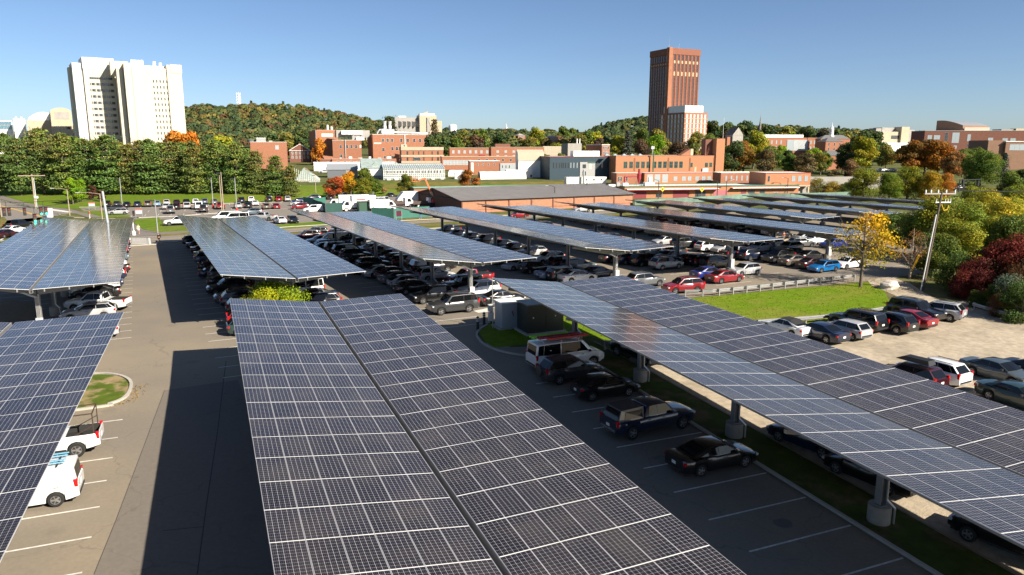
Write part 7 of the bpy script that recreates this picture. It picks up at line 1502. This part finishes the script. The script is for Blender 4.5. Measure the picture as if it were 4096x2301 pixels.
# guard rails
def rail(label, pts, sp=1.95, side=1):
    """W-beam rail with posts along pts"""
    P_ = [Vector((p[0], p[1], gz(*p))) for p in pts]; L_ = [0]
    for a, b_ in zip(P_[:-1], P_[1:]): L_.append(L_[-1]+(b_-a).length)
    def at(s):
        for i in range(len(P_)-1):
            if s <= L_[i+1]+1e-6: f = (s-L_[i])/(L_[i+1]-L_[i]); return P_[i].lerp(P_[i+1], f), (P_[i+1]-P_[i]).normalized()
        return P_[-1], (P_[-1]-P_[-2]).normalized()
    o = P_[0].copy(); t = thing('guard_rail', label, 'guard rail', o, 0, 'guard rails'); n = int(L_[-1]/sp); bm_ = MB(); N = 40; rows = []
    prof = [(.0, .42), (.09, .48), (.09, .54), (.0, .59), (.09, .64), (.09, .70), (.0, .76)]
    for i in range(N+1):
        p, d = at(L_[-1]*i/N); nn = Vector((d.y, -d.x, 0))*side; rows.append([p-o+nn*(.16+q)+Vector((0, 0, z)) for q, z in prof])
    m_ = len(prof); vs = [v for r_ in rows for v in r_]; bm_.add(vs, [(i*m_+j, (i+1)*m_+j, (i+1)*m_+j+1, i*m_+j+1) for i in range(N) for j in range(m_-1)], steel); bm_.obj('rail', t)
    for i in range(n+1):
        p, d = at(min(L_[-1]-.05, i*sp+.05)); a = math.atan2(d.y, d.x); MB().box(p-o+Vector((0, 0, .36)), (.12, .12, .78), steel, a).obj('post', t)
        nn = Vector((d.y, -d.x, 0))*side; MB().box(p-o+nn*.11+Vector((0, 0, .59)), (.1, .11, .34), steel_d, a).obj('spacer', t)
rail('guard rail between the sunlit rear lot and the meadow', [(39.42,9.34), (42.53,8.3), (49.61,8.54), (56.96,9.18), (64.15,9.55)], 1.9, -1)
rail('guard rail between the meadow and the gravel lot', [(37.33,-4.21), (43.21,-4.81), (47.93,-4.95), (53.81,-4.3)], 2.6, 1)
rail('overgrown guard rail at the right edge below the thicket', [(62.63,-6.42), (62.11,-8.9), (62.07,-11.93)], 2.4, 1)
rail('short guard rail end piece under the right canopy beside the grass strip', [(21.3,-5.22), (22.99,-5.13)], 1.2, 1)
# boulder
bp = (63.79,3.84); bm = bmesh.new(); bmesh.ops.create_icosphere(bm, subdivisions=3, radius=1)
for v in bm.verts:
    n_ = v.co.copy(); k = 1+.14*math.sin(4*n_.x+1)*math.cos(3*n_.y)+.08*math.sin(9*n_.z+2*n_.x); v.co = Vector((max(-.92, min(.92, n_.x))*1.25*k, max(-.85, min(.85, n_.y))*.8*k, max(-.3, min(.72, n_.z))*.85*k))
me = bpy.data.meshes.new('boulder'); bm.to_mesh(me); bm.free(); me.materials.append(mat('boulder_stone', (.50, .46, .40), .9, var=.2, vscale=1.5, bump=.8, bscale=4)); ob('boulder', me, None, (bp[0], bp[1]+.6, gz(*bp)+.22), .15, label='pale flat-topped boulder beside the gravel path', cat='boulder')
# electrical cabinets and bollards on the island
cab = mat('cabinet_grey', (.36, .40, .44), .45); cabd = mat('cabinet_dark_green', (.028, .034, .028), .35)
t = thing('electrical_cabinet', 'tall pale grey electrical cabinet on the corner island', 'cabinet', (17.1, 4.2, -4.48), .02); MB().box((0, 0, 1.2), (2.4, 1.6, 2.25), cab).obj('body', t); MB().box((0, 0, 2.37), (2.6, 1.85, .1), white_m).obj('top_plate', t)
for s in (-.6, .6): MB().box((s, -.815, 1.2), (1.12, .03, 2.1), cab).obj('door', t); MB().box((s+.45, -.85, 1.3), (.05, .05, .3), black_m).obj('handle', t)
MB().box((-.2, -.84, 1.5), (.12, .01, .2), red_sign).obj('warning_label', t); MB().box((0, 0, .05), (3, 1.9, .14), concrete).obj('plinth', t)
t = thing('transformer', 'dark green transformer box beside the pale grey cabinet', 'transformer', (18.9, 1.85, -4.48), .02); MB().box((0, 0, 1.35), (3.4, 2.2, 2.4), cabd).obj('body', t); MB().box((0, 0, 2.6), (3.55, 2.35, .1), mat('cabinet_top', (.12, .13, .12), .4)).obj('lid', t); MB().box((0, 0, .07), (3.8, 2.6, .2), concrete).obj('plinth', t)
for s in (-.85, .85): MB().box((s, -1.12, 1.3), (1.66, .03, 2.2), cabd).obj('door', t)
for s in (-1.2, .9): MB().box((s, -1.145, 1.5), (.1, .01, .12), white_m).obj('warning_label', t)
b = MB(); [b.box((-1.6+.2*i, -1.115, .5), (.09, .02, .3), black_m) for i in range(17)]; b.obj('vent', t, kind='stuff')
t = thing('meter_post', 'slim post with grey meter boxes in front of the pale cabinet', 'meter post', (15.4, 4.3, -4.5)); MB().tube((0, 0, 0), (0, 0, 4.6), .05, .03, steel, 6).obj('pole', t); MB().box((-.25, -.1, 1.9), (.4, .3, .6), box_m).obj('meter_box', t); MB().box((-.2, -.1, 1.1), (.45, .3, .75), box_m).obj('meter_box', t)
for (x, y), lb in zip(((13.91,4.04),(15.01,5.41),(15.95,5.95)), ('nearest black bollard with white bands at the island kerb', 'middle black bollard with white bands at the island kerb', 'black bollard with white bands closest to the meter post')):
    t = thing('bollard', lb, 'bollard', (x, y, gz(x, y)-.02), 0, 'bollards at the island'); MB().lathe((0, 0, 0), [(.13, 0), (.13, 1.18), (.1, 1.26), (.02, 1.3)], black_m, 14).obj('post', t, smooth=40)
    for z in (.86, 1.04): MB().lathe((0, 0, z), [(.134, 0), (.134, .08)], white_m, 14).obj('band', t)
# green screened fences
gmesh = mat('fence_screen', (.035, .14, .105), .8, var=.15, vscale=.6); gmesh_d = mat('fence_screen_dark', (.015, .06, .05), .8, var=.15, vscale=.6)
def fence(label, pts, h, m_, sp=3.2, group='screened fences'):
    o = Vector((*pts[0], gz(*pts[0]))); t = thing('screened_fence', label, 'fence', o, 0, group)
    for a, b_ in zip(pts[:-1], pts[1:]):
        L_ = math.hypot(b_[0]-a[0], b_[1]-a[1]); n = max(1, int(L_/sp))
        for i in range(n):
            p = [(a[0]+(b_[0]-a[0])*f, a[1]+(b_[1]-a[1])*f) for f in (i/n, (i+1)/n)]; q = [Vector((*c, gz(*c)))-o for c in p]; hh = h*random.uniform(.96, 1.02)
            MB().bar(q[0]+Vector((0, 0, hh/2+.08)), q[1]+Vector((0, 0, hh/2+.08)), .03, hh, m_).obj('screen_panel', t); MB().tube(q[0], q[0]+Vector((0, 0, h+.25)), .05, .05, steel_d, 6).obj('post', t)
    return t
fence('dark green screened fence on the left side of the truck yard', [(17.91,139.24), (18.69,123.47), (22.77,124.6)], 2.2, gmesh_d)
fence('light green screened fence in front of the truck yard', [(26.08,106.22), (30.14,102.64), (38.95,105.18)], 2.3, gmesh, 3.6)
fence('teal fence panels behind the silver sedan at the yard corner', [(16.33,146.86), (18.25,140.47), (21.85,144.69)], 2.3, gmesh, 3.6)
fence('long pale green tennis-court style fence behind the rearmost canopies', [(98.98,115.02), (115.74,117.67), (136.31,121.8), (146.34,125.89), (158.45,121.16), (180.79,119.11)], 1.5, mat('fence_pale', (.13, .20, .155), .8, var=.4, vscale=.35), 5.)
rw = ((176.8,128.3),(187.97,125.15)); t = thing('retaining_wall', 'grey concrete retaining wall behind the parked white van', 'wall', (*rw[0], gz(*rw[0])), math.atan2(rw[1][1]-rw[0][1], rw[1][0]-rw[0][0])); MB().box((12, 5, 2.3), (26, .6, 5.6), conc_g).obj('wall_slab', t); MB().box((-.6, 4.7, 2.3), (.8, .8, 5.8), conc_g).obj('pier', t)
ctn = (175.33,128.72); t = thing('storage_container', 'white storage container with roller door beside the end block', 'container', (*ctn, gz(*ctn)), -.2); MB().box((0, 1.5, 1.5), (6, 2.6, 3), white_m).obj('body', t); b = MB(); [b.box((-2.7+.6*i, .18, 1.5), (.08, .06, 2.7), grey_f) for i in range(10)]; b.obj('rib', t, kind='stuff')
car('van', 'white', (180.97,129.36,95), 'white van with roof beacons parked in front of the retaining wall', False)
for k, (x, lb, c) in enumerate(((700, 'teal skip container by the green fence', (.06, .18, .19)), (610, 'grey-green skip container by the green fence', (.17, .21, .17)))):
    p = ((160.44,132.01),(158.05,132.59))[k]; MB().box((0, 0, .95), (5, 2.2, 1.9), mat('skip_%s' % 'ab'[k], c, .6), 0, 1.06).obj('skip_container', None, (*p, gz(*p)), -.2, label=lb, cat='container')
p = (144.33,134.95); t = thing('forklift', 'yellow cabinet-like machine by the recessed garage', 'machine', (*p, gz(*p)), 0); MB().box((0, 0, 1.6), (1.9, 1.2, 2.6), mat('machine_yellow', (.75, .45, .02), .5)).obj('body', t); MB().box((-3.2, 0, .9), (2.6, 1.4, 1.2), mat('machine_ochre', (.45, .25, .06), .6)).obj('chassis', t); [MB().tube((-3.2+d, -.75, .4), (-3.2+d, -.6, .4), .4, .4, rubber, 10).obj('wheel', t) for d in (-.9, .9)]
# truck yard
def truck(label, pose, L_, boxh, kind='box', col=white_m, cabc=white_m):
    x, y, hd = pose; t = thing('box_truck' if kind == 'box' else 'garbage_truck' if kind == 'garbage' else 'flatbed_truck', label, 'truck', (x, y, gz(x, y)), math.radians(hd), 'trucks in the yard')
    cl = 2.2; X1 = L_/2
    b = MB(); b.add([(X1-cl, -1.1, .6), (X1, -1.1, .6), (X1, 1.1, .6), (X1-cl, 1.1, .6), (X1-cl, -1.0, 2.6), (X1-.75, -1.0, 2.6), (X1-.75, 1.0, 2.6), (X1-cl, 1.0, 2.6), (X1, -1.05, 1.55), (X1, 1.05, 1.55)], [(0, 1, 8, 5, 4), (3, 7, 6, 9, 2), (1, 2, 9, 8), (8, 9, 6, 5), (4, 5, 6, 7), (0, 4, 7, 3)], cabc); b.obj('cab', t)
    g = MB(); g.add([(X1-.06, -.9, 1.62), (X1-.06, .9, 1.62), (X1-.66, .85, 2.45), (X1-.66, -.85, 2.45)], [(0, 1, 2, 3)], glass_m); g.obj('windscreen', t)
    for s in (-1, 1): MB().add([(X1-1.6, s*1.11, 1.6), (X1-.5, s*1.11, 1.6), (X1-.85, s*1.05, 2.4), (X1-1.6, s*1.05, 2.4)], [(0, 1, 2, 3) if s < 0 else (3, 2, 1, 0)], glass_m).obj('side_window', t)
    MB().box((-.3, 0, .75), (L_-.6, .9, .3), black_m).obj('chassis', t)
    if kind == 'box':
        MB().box((-cl/2-.1, 0, 1.0+boxh/2), (L_-cl-.15, 2.4, boxh), col).obj('cargo_box', t)
    elif kind == 'garbage':
        MB().add([(-X1+1.6, -1.2, 1.0), (X1-cl-.3, -1.2, 1.0), (X1-cl-.3, 1.2, 1.0), (-X1+1.6, 1.2, 1.0), (-X1+2.0, -1.15, 3.7), (X1-cl-.3, -1.15, 3.7), (X1-cl-.3, 1.15, 3.7), (-X1+2.0, 1.15, 3.7)], [(3, 2, 1, 0), (4, 5, 6, 7), (0, 1, 5, 4), (1, 2, 6, 5), (2, 3, 7, 6), (3, 0, 4, 7)], col).obj('refuse_body', t)
        MB().add([(-X1, -1.15, .9), (-X1+1.55, -1.15, .9), (-X1+1.55, 1.15, .9), (-X1, 1.15, .9), (-X1+.5, -1.15, 2.0), (-X1+1.95, -1.15, 3.6), (-X1+1.95, 1.15, 3.6), (-X1+.5, 1.15, 2.0)], [(3, 2, 1, 0), (4, 5, 6, 7), (0, 1, 5, 4), (1, 2, 6, 5), (2, 3, 7, 6), (3, 0, 4, 7)], cream_w).obj('hopper', t)
    else:
        MB().box((-cl/2-.1, 0, 1.05), (L_-cl-.15, 2.2, .2), mat('flatbed_brown', (.08, .055, .045), .8)).obj('flatbed', t); b = MB(); [b.box((-cl/2-.1, s*1.08, 1.45), (L_-cl-.2, .06, .6), MATS['flatbed_brown']) for s in (-1, 1)]; b.obj('side_rail', t)
    for xw in (X1-.9, -X1+1.5):
        for s in (-1, 1):
            w_ = MB().tube((xw, s*1.1, .5), (xw, s*.8, .5), .5, .5, rubber, 14).obj('wheel', t); MB().tube((xw, s*1.11, .5), (xw, s*1.08, .5), .28, .28, white_m, 10).obj('rim', w_)
    for s in (-1, 1): MB().box((X1+.02, s*.8, .95), (.06, .35, .22), head_m).obj('headlight', t)
    return t
truck('white box truck facing left in the yard behind the dark green fence', (24.27,131.84,175), 7.0, 2.6)
t = truck('white box truck with a red and black stripe panel on its side', (26.87,125.77,183), 8.2, 2.8)
b = MB(); b.box((-.4, 1.312, 2.9), (2.2, .012, .22), red_sign); [b.box((-.4, 1.312, 2.5-.24*k), (2.0-.3*(k % 2), .01, .09), grey_f) for k in range(4)]; b.obj('side_print', t)
car('van', 'white', (32.73,155.63,182), 'white step van behind the striped box truck', False)
car('van', 'white', (34.62,143.39,182), 'long white van in the middle of the truck yard', False)
truck('white covered truck with a rounded load at the yard fence', (31.98,122.54,3), 6.4, 2.0)
p = (28.14,122.08); t = thing('waste_container', 'dark green waste container in front of the striped box truck', 'container', (*p, gz(*p)), .1); MB().box((0, 1, 1.25), (3.6, 2, 2.4), mat('bin_green', (.02, .07, .04), .6)).obj('body', t); MB().box((0, 1, 2.5), (3.8, 2.2, .12), black_m).obj('lid', t); MB().box((.8, -.02, 1.6), (.5, .02, .6), white_m).obj('notice', t)
car('boxsuv', 'white', (38.7,148.04,268), 'white SUV facing the viewer in the truck yard', False)
truck('white pickup-like flatbed in front of the garbage truck', (38.79,131.34,2), 6.4, 1, 'flatbed')
truck('white garbage truck with a sloping hopper on its left', (43.52,138.9,2), 8.6, 2, 'garbage')
truck('second white garbage truck beside the wooden shed', (53.04,142.27,2), 8.0, 2, 'garbage')
truck('white-cabbed truck with a brown stake bed', (44.61,129.95,2), 6.4, 1, 'flatbed')
truck('white small truck by the shed corner', (49.4,129.89,2), 5.4, 1.4)
for i, (kd, c, pz, lb) in enumerate((('hatch', 'silver', (55.47,174.01,92), 'pale silver hatchback above the garbage truck'), ('sedan', 'darkgrey', (59.22,178.22,92), 'dark sedan on the slope behind the truck yard'), ('sedan', 'greyblue', (56.81,169.79,182), 'grey-blue sedan sideways behind the boom lift'), ('suv', 'navy', (62.05,177.63,92), 'navy SUV behind the boom lift'), ('suv', 'darkgrey', (64.22,177.84,92), 'dark SUV at the shed corner behind the second garbage truck'), ('suv', 'navy', (21.31,165.74,182), 'dark blue van-like SUV by the light pole'), ('pickup', 'grey', (31.22,170.71,90), 'grey pickup below the olive tree'), ('sedan', 'navy', (45.26,170.01,92), 'navy sedan behind the white SUV in the yard'), ('sedan', 'black', (26.39,167.6,90), 'black sedan below the red maple'), ('sedan', 'white', (125.05,236.24,176), 'white sedan parked beside the white barn'), ('suv', 'darkgrey', (131.33,240.05,176), 'dark SUV between the white barn and the blue-grey building'), ('van', 'white', (106.3,185.01,176), 'white van with orange roof bar on the flat roof edge'), ('van', 'white', (103.77,273.42,176), 'white van beside the small brick pump house'), ('sedan', 'darkgrey', (115.47,264.5,176), 'dark sedan in front of the pump house'), ('sedan', 'silver', (38.94,262.07,176), 'silver car by the grey clapboard shed'), ('sedan', 'white', (269.85,185.38,172), 'white sedan on the road below the orange-brown oaks'), ('sedan', 'silver', (273.8,183.86,172), 'silver sedan behind the white one below the oaks'), ('sedan', 'darkgrey', (271.13,214.2,172), 'dark car beside the hipped-roof brick building'), ('sedan', 'white', (270.63,210.7,172), 'white car beside the hipped-roof brick building'), ('suv', 'black', (223.84,114.67,165), 'black SUV on the road by the signal mast'))):
    if 'flat roof edge' in lb: continue
    car(kd, c, pz, lb, False, 'cars beyond the canopies')
# boom lift
p = (47.11,128.17); z1 = 6.48; hh_ = 7.91
t = thing('boom_lift', 'orange-red boom lift with its arm raised above the truck yard', 'boom lift', (*p, gz(*p)), 0); orange_m = mat('lift_orange', (.62, .16, .06), .5); cream_l = mat('lift_cream', (.72, .52, .35), .5)
MB().box((0, 0, .9), (3.2, 2.2, .9), black_m).obj('chassis', t); [MB().tube((sx*1.2, sy*1.15, .45), (sx*1.2, sy*.85, .45), .45, .45, rubber, 12).obj('wheel', t) for sx in (-1, 1) for sy in (-1, 1)]; MB().box((.4, 0, 1.7), (2.4, 1.8, .9), red_sign).obj('turntable', t)
MB().bar((.6, 0, 1.8), (-1.1, 0, hh_*.52), .5, .5, cream_l).obj('lower_boom', t); MB().bar((-1.0, 0, hh_*.5), (-2.6, 0, hh_*.97), .36, .36, orange_m).obj('upper_boom', t); MB().bar((-2.6, 0, hh_*.97), (-4.2, 0, hh_*.90), .3, .3, orange_m).obj('jib', t)
b = MB()
for z in (0, 1.1): [b.bar((-6.0+dx0, dy0, hh_*.86+z), (-6.0+dx1, dy1, hh_*.86+z), .08, .08, orange_m) for dx0, dy0, dx1, dy1 in ((0, -.6, 1.8, -.6), (0, .6, 1.8, .6), (0, -.6, 0, .6), (1.8, -.6, 1.8, .6))]
[b.bar((-6.0+dx, dy, hh_*.86), (-6.0+dx, dy, hh_*.86+1.1), .07, .07, orange_m) for dx in (0, .9, 1.8) for dy in (-.6, .6)]; b.obj('basket', t)
# radio mast on the hill
rp = (40.43,1008.8,59.5); rt_ = 81.68; t = thing('radio_mast', 'white lattice radio mast on the wooded hill', 'radio mast', (rp[0], rp[1], rp[2]-12)); hm = rt_-rp[2]+12
b = MB(); [b.bar((sx*1.6, sy*1.6, 0), (sx*.8, sy*.8, hm*.92), .35, .35, white_m) for sx in (-1, 1) for sy in (-1, 1)]
for k in range(16): z = hm*.9*k/16; w_ = 1.6-.8*k/16; [b.bar((-w_*s, -w_, z), (w_*s, -w_, z+hm*.055), .2, .2, white_m) for s in (-1, 1)]
b.tube((0, 0, hm*.9), (0, 0, hm), .2, .1, grey_f, 5); b.obj('lattice', t)
for k in range(5): z = hm*(.45+.11*k); q = MB(); [q.box((math.cos(a)*2.2, math.sin(a)*2.2, z), (.9, .9, 2.6), white_m) for a in (0, 1.6, 3.1, 4.7)]; q.obj('antenna_cluster', t)
# people
def skin(name, joints, edges, radii, m_, parent, sub=2):
    me = bpy.data.meshes.new(name); me.from_pydata(joints, edges, []); o = bpy.data.objects.new(name, me); COL.objects.link(o); md = o.modifiers.new('s', 'SKIN'); md.use_smooth_shade = True; o.modifiers.new('u', 'SUBSURF').levels = sub
    for i, r in enumerate(radii): sv = me.skin_vertices[0].data[i]; sv.radius = (r, r) if not isinstance(r, tuple) else r; sv.use_root = i == 0
    dg = bpy.context.evaluated_depsgraph_get(); m2 = bpy.data.meshes.new_from_object(o.evaluated_get(dg)); m2.name = name; bpy.data.objects.remove(o); m2.materials.clear(); m2.materials.append(m_); return ob(name, m2, parent)
skin_m = mat('skin', (.48, .28, .19), .6); skin_t = mat('skin_tan', (.36, .20, .13), .6)
def person(label, p, hd, shirt, legs, hair, step=.22, skinm=None, short=True, bag=None):
    t = thing('person', label, 'person', (*p, gz(*p)+.012), math.radians(hd), 'people walking'); s = step; sk = skinm or skin_m
    J = [(0, 0, .95), (0, 0, 1.2), (0, 0, 1.42), (0, 0, 1.52), (.02, 0, 1.66), (0, .17, 1.40), (-s*.5, .23, 1.14), (s*.3-.05, .24, .92), (0, -.17, 1.40), (s*.5, -.23, 1.14), (s*.9, -.24, .93), (0, .10, .90), (s*.7, .10, .50), (s*.75, .10, .08), (s*.75+.17, .10, .04), (0, -.10, .90), (-s*.3, -.10, .50), (-s*1.3, -.10, .10), (-s*1.3+.15, -.10, .03)]
    E = [(0, 1), (1, 2), (2, 3), (3, 4), (2, 5), (5, 6), (6, 7), (2, 8), (8, 9), (9, 10), (0, 11), (11, 12), (12, 13), (13, 14), (0, 15), (15, 16), (16, 17), (17, 18)]
    R = [.14, .13, .15, .055, .105, .07, .05, .045, .07, .05, .045, .10, .065, .05, .045, .10, .065, .05, .045]
    skin('body', J, E, R, sk, t); sm_ = mat('cloth_%02x%02x%02x' % tuple(int(c*255) for c in shirt), shirt, .9); lm_ = mat('cloth_%02x%02x%02x' % tuple(int(c*255) for c in legs), legs, .9)
    skin('shirt', [J[0], J[1], J[2], J[5], J[6], J[8], J[9]], [(0, 1), (1, 2), (2, 3), (3, 4), (2, 5), (5, 6)], [.165, .155, .175, .09, .075, .09, .075], sm_, t)
    if short: skin('shorts', [(0, 0, .97), J[11], (s*.45, .10, .60), J[15], (-s*.2, -.10, .60)], [(0, 1), (1, 2), (0, 3), (3, 4)], [.16, .125, .10, .125, .10], lm_, t)
    else: skin('trousers', [(0, 0, .97), J[11], J[12], J[13], J[15], J[16], J[17]], [(0, 1), (1, 2), (2, 3), (0, 4), (4, 5), (5, 6)], [.16, .12, .085, .07, .12, .085, .07], lm_, t)
    hm_ = mat('hair_%02x' % int(hair[0]*255), hair, .8); skin('hair', [(-.02, 0, 1.72), (-.05, 0, 1.66), (-.07, 0, 1.58)], [(0, 1), (1, 2)], [.10, .11, .07], hm_, t)
    for q in (13, 17): skin('shoe', [J[q], J[q+1]], [(0, 1)], [.06, .055], mat('shoe_white', (.7, .68, .66), .7), t, 1)
    if bag: MB().box((-.24, 0, 1.22), (.18, .32, .46), mat('backpack_black', (.012, .012, .014), .7)).obj('backpack', t)
person('person in a red shirt and pale trousers standing by the crossing', (-31.27,128.97), 200, (.5, .05, .03), (.5, .45, .4), (.06, .04, .03), .08, short=False)
person('person in a pale green top and white shorts walking on the path', (-19.11,93.59), 260, (.45, .52, .36), (.62, .6, .56), (.30, .22, .12), .16)
person('person in black with a backpack walking along the road verge', (-14.96,77.67), 195, (.012, .012, .014), (.014, .014, .016), (.015, .012, .01), .26, bag=True)
person('person in a pale shirt and blue jeans walking past the green fence', (35.89,101.65), 180, (.6, .6, .58), (.10, .17, .32), (.06, .04, .03), .2, short=False)
person('person standing between cars near the champagne tan sedan', (81.87,40.85), 260, (.25, .06, .04), (.1, .1, .12), (.25, .13, .06), .05, short=False)
# lane word painted on the side road
cu = bpy.data.curves.new('road_lettering', 'FONT'); cu.body = 'ONLY'; cu.size = 1.7; cu.materials.append(paint_w); tmp = bpy.data.objects.new('tmp_text', cu); COL.objects.link(tmp); me = bpy.data.meshes.new_from_object(tmp.evaluated_get(bpy.context.evaluated_depsgraph_get())); bpy.data.objects.remove(tmp); me.name = 'road_lettering'
lp = (-43.06,107.65); o = ob('road_lettering', me, None, (lp[0], lp[1], gz(*lp)+.022), .12, kind='structure'); o.scale = (1.3, 2.2, 1)
